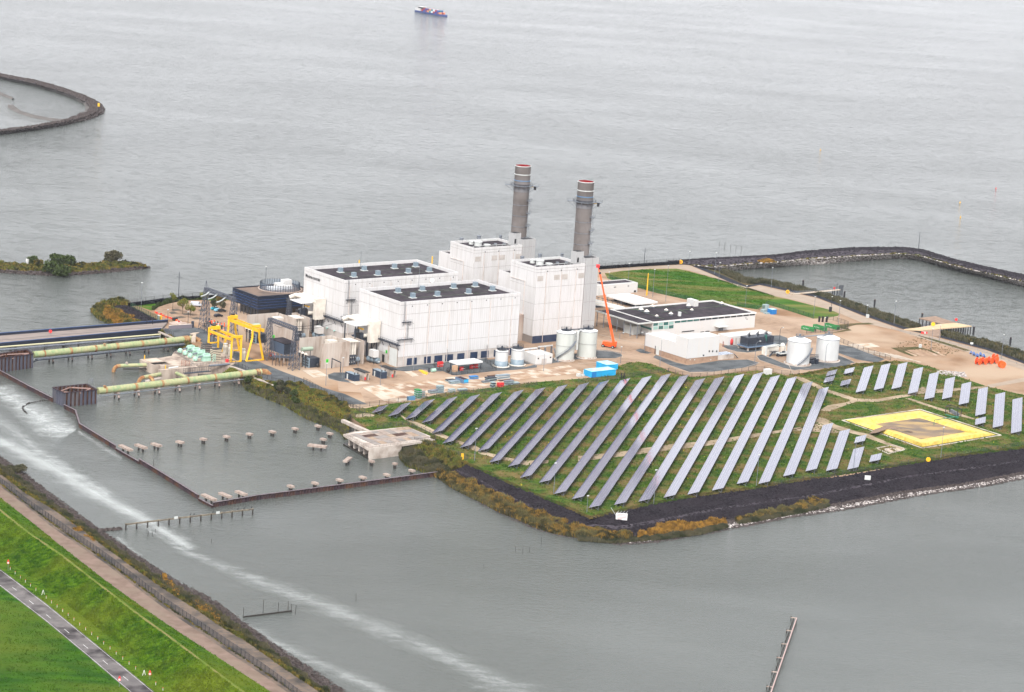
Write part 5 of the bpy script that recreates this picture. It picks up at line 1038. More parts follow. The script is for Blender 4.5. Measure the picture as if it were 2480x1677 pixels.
# ------------------------------------------------------------------ fences
def fencemesh(name, c, a):
    m = bpy.data.materials.new(name); m.use_nodes = True; n, l = m.node_tree.nodes, m.node_tree.links; b = n['Principled BSDF']; b.inputs['Base Color'].default_value = col(c); b.inputs['Roughness'].default_value = .8
    tr_ = n.new('ShaderNodeBsdfTransparent'); mx = n.new('ShaderNodeMixShader'); mx.inputs[0].default_value = a; l.new(tr_.outputs[0], mx.inputs[1]); l.new(b.outputs[0], mx.inputs[2]); l.new(mx.outputs[0], n['Material Output'].inputs[0]); return m
m_meshd = fencemesh('dark_wire_mesh', (.05, .05, .05), .22); m_meshg = fencemesh('green_wire_mesh', (.01, .06, .02), .45); m_meshk = fencemesh('grey_wire_mesh', (.05, .05, .055), .5)
m_post = mat('dark_fence_post', (.035, .035, .035), .7); m_postg = mat('green_fence_post', (.015, .06, .025), .6)
def fence(label, pts, h=2.0, step=3.0, pm=None, mm=None, w=.16, name='wire_fence', group=None):
    pts = [Vector(p) for p in pts]; t = T(name, label, 'fence', pts[0], group); pm = pm or m_post; tot = sum((b-a).length for a, b in zip(pts, pts[1:])); n = int(tot/step)+1; q = resample(pts, n)
    proto = MB().box((-w/2, -w/2, -.3), (w, 0, 0), (0, w, 0), (0, 0, h+.35)).build('fence_post', pm)
    mbx = MB()
    for k, p in enumerate(q):
        if k < 299:
            o = proto if k == 0 else proto.copy()
            if k: COL.objects.link(o)
            o.parent = t; o.location = p-t.location
        if k: mbx.bar(q[k-1]+EZ*h, p+EZ*h, .05); mbx.bar(q[k-1]+EZ*.15, p+EZ*.15, .04)
    mbx.build('fence_rail', pm, t, 'stuff'); mp = MB()
    for a, b in zip(q, q[1:]): mp.add([a+EZ*.05, b+EZ*.05, b+EZ*h, a+EZ*h], [(0, 1, 2, 3)])
    mp.build('wire_mesh', mm or m_meshd, t, 'stuff'); return t
fence('tall grey mesh fence running along the gravel path of the near dike', ext(P(D6, [(0, 192), (180, 335), (350, 455), (500, 560), (700, 698), (900, 850), (1100, 1003), (1200, 1070), (1400, 1205), (1600, 1338), (1800, 1478), (1930, 1575)], -1.3), .3), 2.3, 2.6, mat('grey_post', (.02, .02, .025), .6), m_meshk)
fence('dark fence between the paved yard and the left end of the solar field', P(L3, [(0, 290), (90, 345), (180, 400), (290, 385), (440, 365), (580, 345), (720, 325), (870, 300)])+P(L4, [(200, 510), (420, 478), (700, 445), (1000, 410), (1325, 368)]), 2.0, 5.2)
fence('dark fence along the top of the solar field below the blue containers', P(D4, [(0, 165), (260, 140), (500, 105), (660, 80)])+P(C6, [(1010, 1395)]), 1.9, 5.2)
fence('dark fence in front of the grey gravel bed and the boxy plant house', P(C6, [(1015, 1390), (1110, 1420), (1180, 1440), (1330, 1460), (1500, 1435), (1700, 1410), (1940, 1375), (2040, 1370)])+P(D2, [(10, 235), (140, 232)]), 2.0, 4.6)
fence('dark fence along the left bank above the intake basin', P(C2, [(1180, 1320), (1240, 1350), (1450, 1470), (1640, 1555)])+P(D3, [(30, 425), (85, 440)]), 2.0, 3.0)
fence('dark fence behind the concrete dock platform', P(L3, [(60, 520), (210, 490), (345, 495)])+[], 1.8, 3)
fence('dark fence running from the dock platform to the basalt dike', P(L3, [(420, 615), (740, 580), (880, 635), (1010, 690), (1050, 740)])+P(D3, [(700, 760)]), 1.8, 3)
fence('dark fence above the scrub, between dock and yellow marker', P(D3, [(520, 690), (640, 720), (760, 760), (860, 800), (940, 825), (990, 850)]), 1.8, 3)
fence('low fence along the crest of the black basalt dike', P(D4, [(1620, 1012), (1750, 990), (1900, 958), (2187, 920)])+P(D2, [(1050, 1125), (1300, 1078), (1520, 1045), (1850, 990), (2324, 915), (2700, 855)]), 1.6, 4.2)
fence('green mesh fence round the far side of the lawn by the white workshop', P(C6, [(345, 340), (480, 395), (690, 455), (900, 515), (1200, 580), (1280, 595)]), 2.2, 4, m_postg, m_meshg)
fence('green mesh fence between the lawn and the open storage yard', P(C6, [(1780, 655), (2000, 692), (2080, 700)])+P(D1, [(60, 572), (170, 600), (250, 628), (370, 665), (470, 697)]), 2.2, 4, m_postg, m_meshg)
fence('green fence on the dark slope of the left peninsula', P(C1, [(1130, 655), (1200, 690), (1290, 735), (1385, 780)]), 2.2, 2.6, m_postg, m_meshg)
fence('dark fence on the crest of the dike behind the car park', [p+EZ*.05 for p in nd_crest[4:]][::-1], 1.6, 5)
fence('dark fence on the lake dike right of the boiler house', [p+EZ*.05 for p in nd_crest[:3]], 1.6, 5)
fence('dark fence running down from the white tanks towards the brick yard', P(D1, [(700, 900), (780, 935), (870, 968), (960, 1000), (1050, 1030), (1150, 1065)]), 2.2, 4)
fence('short fence round the green skips', P(D1, [(410, 830), (560, 818), (775, 790), (775, 755), (650, 715), (600, 705)]), 2.2, 3)
fence('grey fence with a gate behind the intake pumps', P(L1, [(590, 1110), (700, 1170), (800, 1230)]), 2.0, 2.2, m_galv, m_meshk)
fence('fence in front of the lattice gantry on the grey gravel', P(C2, [(300, 1080), (520, 1180), (640, 1245), (880, 1330), (1080, 1310)]), 2.0, 3.2)
fence('fence enclosing the white canopy with the red gas racks', P(L4, [(225, 150), (225, 180), (440, 268), (560, 250), (895, 215), (860, 175), (770, 120)]), 2.2, 3.4)
fence('pale fence with posts along the far shore road', P(D1, [(1160, 790), (1400, 850), (1700, 920), (2000, 1000), (2324, 1120)]), .9, 6, m_galv, fencemesh('thin_mesh', (.2, .2, .2), .08))
# ------------------------------------------------------------------ lamp posts and masts
def mast(base, top, label, arm=0, r=.14, m=None, zb=0.0, name='lamp_post', cat='lamp post', group='lamp posts', head=True):
    b = at(base, zb); h = hz(base, top, zb)-zb; t = T(name, label, cat, b, group); m = m or m_galv
    if arm:
        d = EX*arm; MB().tube([b, b+EZ*h*.8, b+EZ*h*.93+d*.12, b+EZ*h+d*.55, b+EZ*h+d], [r, r*.8, r*.6, r*.55, r*.5], 6).build('pole', m, t); MB().bar(b+EZ*h+d*.9, b+EZ*h+d*1.35, .5, .25).build('lamp_head', m_pale, t)
    else:
        MB().tube([b, b+EZ*h], [r, r*.6], 6).build('pole', m, t)
        if head: MB().cbox(b+EZ*h, .9, .35, .3, TH).build('lamp_head', m_pale, t)
    return t
LP = [(C1, (1222, 655), (1228, 450), 'slim pale mast on the grass of the left peninsula', 0), (C1, (1450, 795), (1450, 684), 'short dark post at the landward end of the road bridge', 0), (C1, (1625, 838), (1625, 702), 'dark lamp post at the front of the car park', 0),
      (C2, (1428, 1360), (1433, 1115), 'lamp post in front of the stained firewall', 0), (C2, (1612, 1292), (1618, 1052), 'lamp post left of the first navy container', 0), (C2, (1790, 1145), (1797, 870), 'lamp post between firewall and hall corner', 0), (C2, (2037, 1362), (2028, 1090), 'curved lamp post right of the second navy container', -1.2),
      (C3, (1395, 1562), (1400, 1397), 'lamp post in front of the near hall, left of the canopy', 0), (C3, (1765, 1482), (1775, 1322), 'lamp post close to the louvres of the near hall', 0), (C4, (545, 1432), (560, 1277), 'lamp post beside the small two-tone tanks', 0), (C4, (1185, 1572), (1190, 1300), 'tall lamp post in front of the low white pump house', 0),
      (C6, (335, 490), (340, 278), 'slim mast beside the orange boom, in front of the workshop', 0), (C6, (553, 475), (568, 182), 'tall slim mast rising behind the white workshop', 0), (C6, (835, 555), (848, 247), 'tall slim mast right of the yellow pole', 0), (C6, (980, 605), (1003, 205), 'tallest slim mast at the edge of the lawn', 0),
      (C6, (1530, 295), (1540, 62), 'tall mast on the road along the harbour', 0), (C6, (1573, 385), (1590, 172), 'white mast on a gravel circle in the lawn', 0), (C6, (1870, 665), (1892, 430), 'slim mast at the near edge of the lawn', 0), (C6, (2160, 460), (2175, 228), 'mast by the harbour slope, left of the small jetty', 0), (C6, (1240, 195), (1243, 47), 'mast at the corner of the dike by the yellow buoy board', 0),
      (C6, (1975, 1302), (1998, 1052), 'curved lamp post on the gravel corner by the boxy plant house', 2.2), (C6, (473, 1297), (478, 1115), 'lamp post beside the rear blue container', 0), (C6, (915, 1332), (920, 1035), 'lamp post in front of the lower wing of the plant house', 0), (C6, (465, 1022), (470, 955), 'curved lamp post under the canopy of the service building', 2.0), (C6, (740, 1172), (745, 945), 'curved lamp post at the corner of the plant house', -2.0),
      (D1, (472, 692), (485, 507), 'mast at the corner of the lawn by the gate', 0), (D1, (627, 620), (633, 507), 'lamp mast above the dark bin on the lawn tip', 0), (D1, (690, 747), (705, 542), 'mast right of the lawn tip', 0), (D1, (940, 672), (945, 582), 'lamp above the white cabinet on the harbour road', 0), (D1, (1180, 747), (1195, 547), 'mast by the scrub, left of the timber quay', 0),
      (D1, (1577, 895), (1582, 757), 'post at the landward end of the timber quay', 0), (D1, (1505, 972), (1520, 792), 'slim mast in the sandy ground below the quay', 0), (D1, (2125, 1052), (2145, 842), 'mast beside the orange cable drums', 0), (D1, (565, 817), (570, 692), 'mast between the green skips', 0), (D1, (572, 1112), (584, 920), 'curved lamp post in front of the right white tank', 1.6), (D1, (170, 922), (182, 778), 'curved lamp post behind the dark transformer', 1.6),
      (D3, (1050, 857), (1060, 577), 'lamp post left of the field, in the seventh gap', 0), (D3, (1745, 1152), (1755, 882), 'lamp post in front of the solar rows, left of the dike corner', 0), (D3, (2038, 1312), (2040, 1170), 'short white camera post at the tip of the basalt dike', 0), (D4, (625, 1167), (650, 887), 'lamp post standing over a solar row near the dike corner', 0), (D4, (1475, 1017), (1505, 762), 'lamp post between the last two long rows', 0),
      (D2, (1515, 1047), (1553, 747), 'lamp post in front of the yellow basin', 0), (D2, (667, 1172), (683, 882), 'lamp post in front of the stubby solar row', 0), (C2, (755, 200), (762, 32), 'thin dark mast behind the round roof screen', 0)]
for cr, b_, t_, lb, arm in LP: mast(cr(*b_), cr(*t_), lb, arm, m=m_steel if 'dark' in lb else None)
for cr, b_, t_, lb in ((C1, (1545, 572), (1550, 352), 'tall dark navigation mast with a crossbar behind the car park'), (C6, (740, 168), (748, 2), 'tall dark navigation mast on the lake dike'), (D1, (1395, 88), (1402, -60), 'tall mast on the far corner of the breakwater')):
    t = mast(cr(*b_), cr(*t_), lb, 0, .2, m_steel, 2.0, 'navigation_mast', 'mast', 'navigation masts', False); h = hz(cr(*b_), cr(*t_), 2.0); b = at(cr(*b_), 2.0); MB().bar(Vector((b.x-1.5, b.y, h*.82)), Vector((b.x+1.5, b.y, h*.82)), .15).build('crossbar', m_steel, t)
t = mast(C6(768, 537), C6(780, 287), 'thick yellow pole at the edge of the lawn', 0, .42, m_yellow, 0, 'yellow_pole', 'pole', None, False)
for b_, t_, hall_ in (((1450, 637), (1455, 352), hallB), ((800, 412), (808, 222), hallA), ((672, 370), (674, 320), hallA)):
    q = at(C3(*b_), HH-1.5); h = hz(C3(*b_), C3(*t_), HH-1.5); MB().tube([q, Vector((q.x, q.y, h))], [.1, .05], 5).build('lightning_rod', m_galv, hall_)
for b_, t_ in (((785, 370), (787, 325)), ((1600, 370), (1607, 285))):
    q = at(C3(*b_), HH-1.5); h = hz(C3(*b_), C3(*t_), HH-1.5); o = MB().tube([q, Vector((q.x, q.y, h))], .32, 6).build('yellow_davit', m_yellow, hallA)
# ------------------------------------------------------------------ yellow lined basin
yb = T('lined_basin', 'square yellow lined basin with a muddy pool in the right of the field', 'basin', at(D2(1320, 780)))
m_liner = mat('yellow_liner', (.56, .41, .07), .6, c2=(.62, .48, .15), ns=.25, c3=(.46, .32, .06), ns3=.6, bump=.06, bs=.8); m_mud = mat('muddy_water', (.25, .17, .095), .7, c2=(.09, .075, .07), ns=.07, c3=(.34, .235, .10), ns3=.16, stretch=(.5, 1, 1))
ou = P(D2, [(590, 672), (1315, 578), (2050, 815), (1335, 932)], .05); crs = P(D2, [(720, 668), (1315, 590), (1930, 800), (1330, 898)], 1.5); cr2 = P(D2, [(770, 672), (1312, 600), (1880, 797), (1328, 888)], 1.5); inn = P(D2, [(885, 710), (1312, 652), (1758, 788), (1322, 858)], .1)
def ring(A, B, m, name, par):
    mb = MB(); n = len(A)
    for i in range(n):
        a, b, c, d = A[i], A[(i+1) % n], B[(i+1) % n], B[i]; k = 14; vs = [a.lerp(b, j/k) for j in range(k+1)]+[d.lerp(c, j/k) for j in range(k+1)]
        fs = [(j, j+1, k+2+j, k+1+j) for j in range(k)]
        if (vs[1]-vs[0]).cross(vs[k+1]-vs[0]).z < 0: fs = [f[::-1] for f in fs]
        mb.add(vs, fs)
    return mb.build(name, m, par)
ring(ou, crs, m_liner, 'outer_bank', yb); ring(crs, cr2, m_liner, 'crest', yb); ring(cr2, inn, m_liner, 'inner_bank', yb); MB().sheet([Vector((p.x, p.y, .14)) for p in inn]).build('pool', m_mud, yb)
kb = MB(); o5 = P(D2, [(560, 675), (1315, 568), (2100, 818), (1340, 945)], .12)
for i in range(4): kb.bar(o5[i], o5[(i+1) % 4], .7, .2)
kb.build('edging', m_conc, yb)
a = P(D2, [(815, 805), (880, 830), (1000, 790), (1090, 775), (1240, 780)], .25); b = P(D2, [(880, 760), (960, 748), (1050, 748), (1150, 765), (1245, 777)], 1.0); a[1].z = a[2].z = 1.7; b[1].z = b[2].z = 1.75; a[3].z = 1.2; a[4].z = b[4].z = .3
rp_ = MB().loft([a, b], 20).build('wooden_ramp', mat('old_timber', (.26, .19, .14), .9, c2=(.18, .13, .10), ns=1.2)); tag(rp_, 'brown timber ramp over the left bank of the yellow basin', 'ramp')
pg = T('pipe_rack', 'dark steel frame with green pipes behind the yellow basin', 'pipe frame', at(D2(1640, 640))); mb = MB(); C_ = P(D2, [(1560, 615), (1675, 640), (1710, 640), (1600, 600)]); 
for q in C_: mb.bar(q, q+EZ*3.6, .28)
for i in range(4): mb.bar(C_[i]+EZ*3.6, C_[(i+1) % 4]+EZ*3.6, .25)
mb.build('frame', m_black, pg); mb = MB(); gp = mat('pipe_green', (.01, .15, .09), .5)
q0 = at(D2(1450, 720), .2); q1 = at(D2(1660, 640), 2.2); mb.tube([q0, Vector((q0.x, q0.y, 2.4)), q1, q1+EX*2], .17, 6); mb.tube([at(D2(1580, 625), 1.0), at(D2(1680, 655), .8)], .28, 6); mb.tube([at(D2(1560, 618), 1.5), at(D2(1690, 650), 1.2)], .2, 6); mb.build('pipes', gp, pg)
mb = MB(); [mb.cbox(at(D2(1620+20*k, 600+12*k)), 1.2, .9, 1.5, TH) for k in range(4)]; mb.build('valves', m_galv, pg, 'stuff')
# concrete frames on the grass
cf = T('concrete_footings', 'low rectangular concrete frames lying in the grass below the basin', 'concrete frames', at(D2(1030, 960)))
for q in ([(890, 945), (1060, 915), (1185, 955), (1010, 1000)], [(975, 955), (1045, 945), (1100, 970), (1020, 990)]):
    mb = MB(); L = P(D2, q, .15); [mb.bar(L[i], L[(i+1) % 4], .35, .3) for i in range(4)]; mb.build('kerb_frame', m_conc, cf)
for q in ([(970, 960), (1010, 950), (1060, 975), (1015, 988)], [(1060, 950), (1100, 945), (1130, 960), (1090, 972)]): MB().prism(P(D2, q, .3), .25).build('cover_slab', m_slab, cf)
def board(label, crop, c, zb, w, h, m, name='sign_board', post=True, round_=False, d=None, cat='sign', mark=None):
    q = at(crop(*c), zb); t = T(name, label, cat, q, None); d = d or Vector((1, 0, 0)); n_ = Vector((0, -1, 0))
    if post: MB().bar(q, q+EZ*(1.2+h*.5), .12).build('post', m_galv, t); lo = 1.0
    else: lo = 0.1
    if round_: MB().cyl(q+EZ*(lo+h/2), q+EZ*(lo+h/2)-Vector((0, 1, 0))*.15, h/2, n=20).build('disc', m, t)
    else: MB().box(q-d*w/2+EZ*lo, d*w, n_*.08, EZ*h).build('plate', m, t)
    if mark: mk = MB().cyl(q+EZ*(lo+h/2)-Vector((0, .2, 0)), q+EZ*(lo+h/2)-Vector((0, .26, 0)), h*.22, n=12).build('centre_mark', mark, t)
    return t
board('round yellow disc at the corner of the lake dike', C6, (1148, 185), 0, 2, 2.4, m_yellow, 'yellow_disc', False, True, mark=m_orange)
board('round yellow disc where the small jetty meets the shore', D1, (244, 480), 0, 2, 2.2, m_yellow, 'yellow_disc', False, True, mark=m_orange)
board('round yellow disc on the deck of the timber quay', D1, (1523, 765), 0.3, 2, 2.2, m_yellow, 'yellow_disc', False, True)
board('red round disc at the far end of the timber quay', D1, (1725, 735), 0, 2, 1.6, m_red, 'red_disc', True, True)
board('round yellow disc on the fence of the basalt dike', D2, (1393, 1078), 0, 2, 1.9, m_yellow, 'yellow_disc', False, True)
board('small yellow marker plate at the left end of the basalt dike', D3, (942, 852), 0, 1.0, 2.6, m_yellow, 'marker_plate', False)
board('white board on the black dike slope right of the corner', D2, (805, 1255), -.8, 2.4, 1.8, m_pale, 'notice_board', False)
nb = board('white notice board with red lines at the corner of the basalt dike', D4, (358, 1300), -1.0, 4.2, 2.6, mat('white_board', (.70, .68, .66), .6), 'notice_board', False); q = at(D4(358, 1300), -1.0)
for k in range(4): MB().box(q+Vector((-1.7, -.14, .6+k*.5)), Vector((3.4 if k else 2.2, 0, 0)), Vector((0, -.02, 0)), EZ*.16).build('text_line', mat('faded_red', (.45, .12, .12), .6), nb)
mb = MB(); mb.bar(q+Vector((-4.2, 0, 4.6)), q+Vector((-2.0, 0, 1.6)), .12); [mb.bar(q+Vector((-1.8+1.1*k, 0, 2.7)), q+Vector((-1.2+1.1*k, 0, 3.6)), .1) for k in range(4)]; mb.build('brackets', m_pale, nb)
board('small white camera board on the harbour slope', D1, (1862, 940), 0, 1.5, 1.0, m_pale, 'camera_board')
# ------------------------------------------------------------------ sheet pile walls in the intake basin
m_rust = mat('rusty_sheet_pile', (.042, .030, .036), .85, c2=(.075, .052, .058), ns=.5, c3=(.10, .055, .038), ns3=.2, stretch=(1, 1, .3)); m_cap = mat('pile_cap', (.17, .14, .155), .7, c2=(.10, .075, .08), ns=.6)
m_slate = mat('slate_sheet_pile', (.072, .074, .10), .75, c2=(.040, .041, .058), ns=.6, c3=(.085, .078, .085), ns3=.12, stretch=(1, 1, .25)); m_inrust = mat('inner_rust', (.05, .022, .018), .9, c2=(.10, .05, .03), ns=.6)
def corrug(pts, z0, z1, pitch=1.3, dep=.35):
    mb = MB(); L = [Vector(p) for p in pts]; tot = sum((b-a).length for a, b in zip(L, L[1:])); n = max(4, int(tot/pitch*4)); q = resample(L, n+1); vs = []
    for k, p in enumerate(q):
        d = (q[min(k+1, n)]-q[max(k-1, 0)]).normalized(); nn = Vector((-d.y, d.x, 0)); s_ = (0, dep, dep, 0)[k % 4]
        vs += [Vector((p.x, p.y, z0))+nn*s_, Vector((p.x, p.y, z1))+nn*s_]
    mb.add(vs, [(2*k, 2*k+2, 2*k+3, 2*k+1) for k in range(n)]); return mb, q
def pilewall(label, pts, h=1.9, m=None, cap=True):
    t = T('sheet_pile_wall', label, 'sheet pile wall', pts[0], 'sheet pile walls of the basin'); mb, q = corrug(pts, WZ-.6, WZ+h); mb.build('piles', m or m_rust, t)
    cb = MB(); [cb.bar(Vector((a.x, a.y, WZ+h+.05)), Vector((b.x, b.y, WZ+h+.05)), .6, .16) for a, b in zip(pts, pts[1:])]; cb.build('capping_beam', m_cap, t); return t
pw = lambda *a: P(D5, a, WZ+1.9)
pilewall('sheet pile wall in the foaming water left of the slate cofferdam', ext(pw((0, -10), (250, 125), (475, 240)), .3, True, False)); pilewall('short bent sheet pile wall just below the slate cofferdam', pw((580, 300), (685, 352), (722, 472)))
pilewall('long rusty sheet pile wall between the foam and the calm basin, upper half', pw((722, 472), (900, 580), (1050, 672))); pilewall('middle length of rusty sheet pile wall with a pale timber waler', pw((1050, 680), (1260, 800)), 1.2)
pilewall('long rusty sheet pile wall, lower half down to the basin corner', pw((1260, 792), (1450, 905), (1800, 1122))); pilewall('last short length of wall at the basin corner', pw((1800, 1130), (1930, 1198)), 1.1)
pilewall('sheet pile wall closing the near side of the basin up to the scrub bank', pw((1930, 1190), (2321, 1125))+P(D3, [(0, 1060), (350, 1015), (740, 962)], WZ+1.5))
def cofferdam(label, top, wid, ztop, m):
    t = T('cofferdam', label, 'cofferdam', top[0], 'cofferdams of the intake pipes'); L = top+[top[0]]; mb, q = corrug(L, WZ-.5, ztop, 1.9, .5); mb.build('piles', m, t)
    c = sum(top, Vector())/len(top); inn = [Vector((p.x, p.y, 0))*1.0+(Vector((c.x, c.y, 0))-Vector((p.x, p.y, 0)))*.04 for p in top]; mb, q = corrug(inn+[inn[0]], WZ-.5, ztop-.1, 1.9, .5); mb.build('inner_face', m_inrust, t)
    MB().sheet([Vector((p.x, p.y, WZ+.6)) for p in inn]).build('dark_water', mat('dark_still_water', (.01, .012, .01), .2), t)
    mb = MB(); n = len(top)
    for i in range(n): mb.bar(Vector((top[i].x, top[i].y, ztop)), Vector((top[(i+1) % n].x, top[(i+1) % n].y, ztop)), .5, .2)
    mb.build('capping_beam', mat('rust_cap', (.06, .042, .05), .8), t); mb = MB()
    for i in range(n): a_, b_ = inn[i].lerp(inn[(i+1) % n], .5), inn[(i+1) % n].lerp(inn[(i+2) % n], .5); mb.bar(a_+EZ*(ztop-.8), b_+EZ*(ztop-.8), .4)
    mb.build('bracing', mat('pale_rusty_strut', (.32, .22, .19), .8), t); return t
zc = hz(C1(555, 1525), C1(555, 1400), WZ); tp = P(C1, [(455, 1352), (555, 1400), (843, 1372), (752, 1322)], zc); c1 = cofferdam('slate grey steel cofferdam standing where the nearer green pipe ends', tp, 0, zc, m_slate)
q = at(C1(765, 1325), zc); mb = MB(); railing(mb, [q, q+EX*2.2, q+EX*2.2+EY*1.5], 2.2, .5, .06); mb.build('ladder_cage', m_galv, c1)
zc2 = hz(C1(290, 1185), C1(290, 1062), WZ); cofferdam('slate grey steel cofferdam cut by the left edge of the photo', P(C1, [(-160, 1085), (-60, 1110), (290, 1062), (240, 1022)], zc2), 0, zc2, m_slate)
# ------------------------------------------------------------------ green intake pipes
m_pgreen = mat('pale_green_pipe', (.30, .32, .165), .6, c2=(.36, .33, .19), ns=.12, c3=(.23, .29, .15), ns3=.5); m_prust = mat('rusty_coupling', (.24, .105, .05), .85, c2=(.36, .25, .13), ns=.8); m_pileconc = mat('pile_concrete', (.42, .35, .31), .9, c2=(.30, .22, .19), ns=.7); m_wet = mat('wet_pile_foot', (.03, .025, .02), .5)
def bigpipe(label, a, b, r, bands, trestles, zp, group):
    d = (b-a).normalized(); L = (b-a).length; t = T('intake_pipe', label, 'pipe', a, group); nr = int(L/1.5); pts, rs = [], []
    for k in range(nr):
        for u, f in ((0, 1.0), (.82, 1.0), (.86, 1.05), (.96, 1.05)): pts.append(a+d*L*((k+u)/nr)); rs.append(r*f)
    pts.append(b); rs.append(r); MB().tube(pts, rs, 20).build('barrel', m_pgreen, t)
    for u, w in bands: MB().cyl(a+d*(L*u), a+d*(L*u+w), r*1.07, n=20).build('coupling', m_prust, t)
    for k, p in enumerate(trestles):
        c = a+d*along2(a, d, p, L); g = T('pile_trestle', 'x', 'trestle', c) if False else None; n_ = Vector((-d.y, d.x, 0)).normalized()
        w_ = T('tmp', '', '', c) if False else None; q = Vector((c.x, c.y, zp))
        h = MB().box(q-n_*1.7-d*.5+EZ*(a.z-zp-r-.9), n_*3.4, d*1.0, EZ*.9).build('trestle', m_pileconc, t)
        for s_ in (-1, 1):
            top = q+n_*1.1*s_+EZ*(a.z-zp-r-.9); ft = q+n_*1.75*s_; MB().bar(ft+EZ*.9, top, .6).build('pile', m_pileconc, h); MB().bar(ft-EZ*.5, ft+EZ*.9, .66).build('pile_foot', m_wet, h)
    return t
def along2(a, d, p, L):
    lo, hi = 0, L; s = 1 if pr(a+d*L)[0] > pr(a)[0] else -1
    for _ in range(30):
        m = (lo+hi)/2
        if (pr(a+d*m)[0]-p[0])*s < 0: lo = m
        else: hi = m
    return lo
zp = .9; a, b = at(C1(845, 1384), zp), at(C2(700, 1208), zp+.2)
r1 = abs(at(C1(850, 1355), zp).y-at(C1(850, 1410), zp).y)*.5; r1 = 1.45
p1 = bigpipe('nearer pale green intake pipe on piles, from the slate cofferdam to the shore', a, b, r1, [(.04, .9), (.215, 1.2), (.375, 1.0), (.53, .9), (.70, 1.0), (.86, 1.1), (.965, 2.0)], [C1(1012, 0), (C1(1185, 0)), C1(1362, 0), C1(1540, 0), C1(1712, 0), C1(1882, 0), C1(2052, 0)], WZ, 'pale green intake pipes')
mb = MB(); e = b; mb.tube([e, e+EX*2.5-EZ*.3, e+EX*4-EY*.8-EZ*1.8], r1*1.05, 16); mb.build('buried_end', m_prust, p1)
mb = MB(); n_ = (b-a).cross(EZ).normalized(); mb.tube([a+n_*1.9-EZ*1.9, b+n_*1.9-EZ*1.9], .22, 6); mb.build('service_pipe', m_galv, p1)
q = at(C1(905, 1352), zp+r1); MB().lathe(q-EZ*.4, [(.45, 0), (.45, .9), (.7, .95), (.7, 1.1), (0, 1.15)], 12).build('manhole', m_prust, p1)
a, b = at(C1(288, 1070), zp), at(C1(1650, 932), zp+.2)
p2 = bigpipe('farther pale green intake pipe running beside the road bridge', a, b, 1.45, [(.06, .8), (.22, 1.2), (.375, 1.1), (.51, 1.3), (.67, 1.2), (.82, 1.2), (.95, 3.0)], [C1(445, 0), C1(612, 0), C1(782, 0), C1(945, 0), C1(1110, 0), C1(1272, 0), C1(1440, 0)], WZ, 'pale green intake pipes')
mb = MB(); mb.tube([b, b+EX*2-EZ*.2, b+EX*4-EY*1.5-EZ*1.5], 1.5, 14); mb.build('buried_end', m_prust, p2); q = b+EX*.5-EY*1.5; MB().cyl(q-EY*.2, q-EY*.9, .6, n=12).build('red_valve', m_red, p2)
q = at(C1(905, 990), zp+1.3); MB().lathe(q-EZ*.2, [(.45, 0), (.45, .9), (.7, .95), (.7, 1.1), (0, 1.15)], 12).build('manhole', m_prust, p2)
# catwalk in front of the far pipe
n_ = (b-a).cross(EZ).normalized(); ck = T('pipe_catwalk', 'dark steel catwalk with grey service pipes below the farther green pipe', 'catwalk', a+n_*3); mb = MB(); A, B = a+n_*3.0-EZ*1.9, b+n_*3.0-EZ*1.9
mb.bar(A, B, 1.6, .3); mb.bar(A+EZ*.0-n_*1.0, B-n_*1.0, .35, .7); mb.build('deck', m_steel, ck); mb = MB(); mb.tube([A+EZ*.5+n_*.6, B+EZ*.5+n_*.6], .28, 6); mb.tube([A+EZ*.7-n_*.3, B+EZ*.7-n_*.3], .2, 6); mb.build('service_pipes', m_galv, ck)
mb = MB(); railing(mb, [A+n_*.8+EZ*.15, B+n_*.8+EZ*.15], 1.1, 3.0, .06); mb.build('railing', m_steel, ck, 'stuff'); MB().tube([A, A-(B-A).normalized()*3-EZ*1.2, A-(B-A).normalized()*5-EZ*1.2], .3, 6).build('bent_pipe', m_steel, ck)
# ------------------------------------------------------------------ road bridge
br = T('road_bridge', 'long flat road bridge with dark blue girders, running off the left edge', 'bridge', at(C1(700, 900), 1)); zb = .9
l0, l1 = at(C1(-60, 908), zb), at(C1(1450, 788), zb); k0, k1 = at(C1(-60, 985), zb), at(C1(1392, 852), zb); dr = (l1-l0).normalized(); m_deck = mat('bridge_deck', (.27, .23, .21), .9, c2=(.21, .18, .16), ns=.3, stretch=(.4, 2, 1)); m_navy = mat('navy_steel', (.010, .016, .035), .5); m_blueg = mat('blue_girder', (.02, .055, .14), .45)
MB().add([k0, k1, l1, l0, k0-EZ*.5, k1-EZ*.5, l1-EZ*.5, l0-EZ*.5], [(0, 1, 2, 3), (7, 6, 5, 4), (0, 4, 5, 1), (2, 6, 7, 3)]).build('deck', m_deck, br)
MB().bar(k0-EZ*.6, k1-EZ*.6, .9, 2.2).build('girder', m_navy, br); MB().bar(l0+EZ*.5, l1+EZ*.5, .9, 1.0).build('girder', m_navy, br); MB().bar(l0+EZ*1.15, l1+EZ*1.15, .55, .3).build('girder_flange', m_blueg, br); MB().bar(k0+EZ*.62, k1+EZ*.62, .6, .25).build('girder_flange', m_blueg, br)
MB().bar((l0*.45+k0*.55)+EZ*.02, (l1*.45+k1*.55)+EZ*.02, .35, .05).build('drain_strip', m_black, br)
q = at(C1(437, 868), 2.2); MB().cyl(q, q-Vector((0, .2, 0)), .8, n=16).build('lifebuoy', m_red, br)
for x in (1270, 1320): q = at(C1(x, 805), zb); MB().bar(q, q+EZ*2.4, .35).build('barrier_post', m_navy, br)
for u in (.12, .4, .68): c = k0.lerp(k1, u); e = l0.lerp(l1, u); MB().box(Vector((c.x, c.y, WZ-.5)), Vector((e.x-c.x, e.y-c.y, 0)), dr*1.4, EZ*3.4).build('pier', m_wet, br)
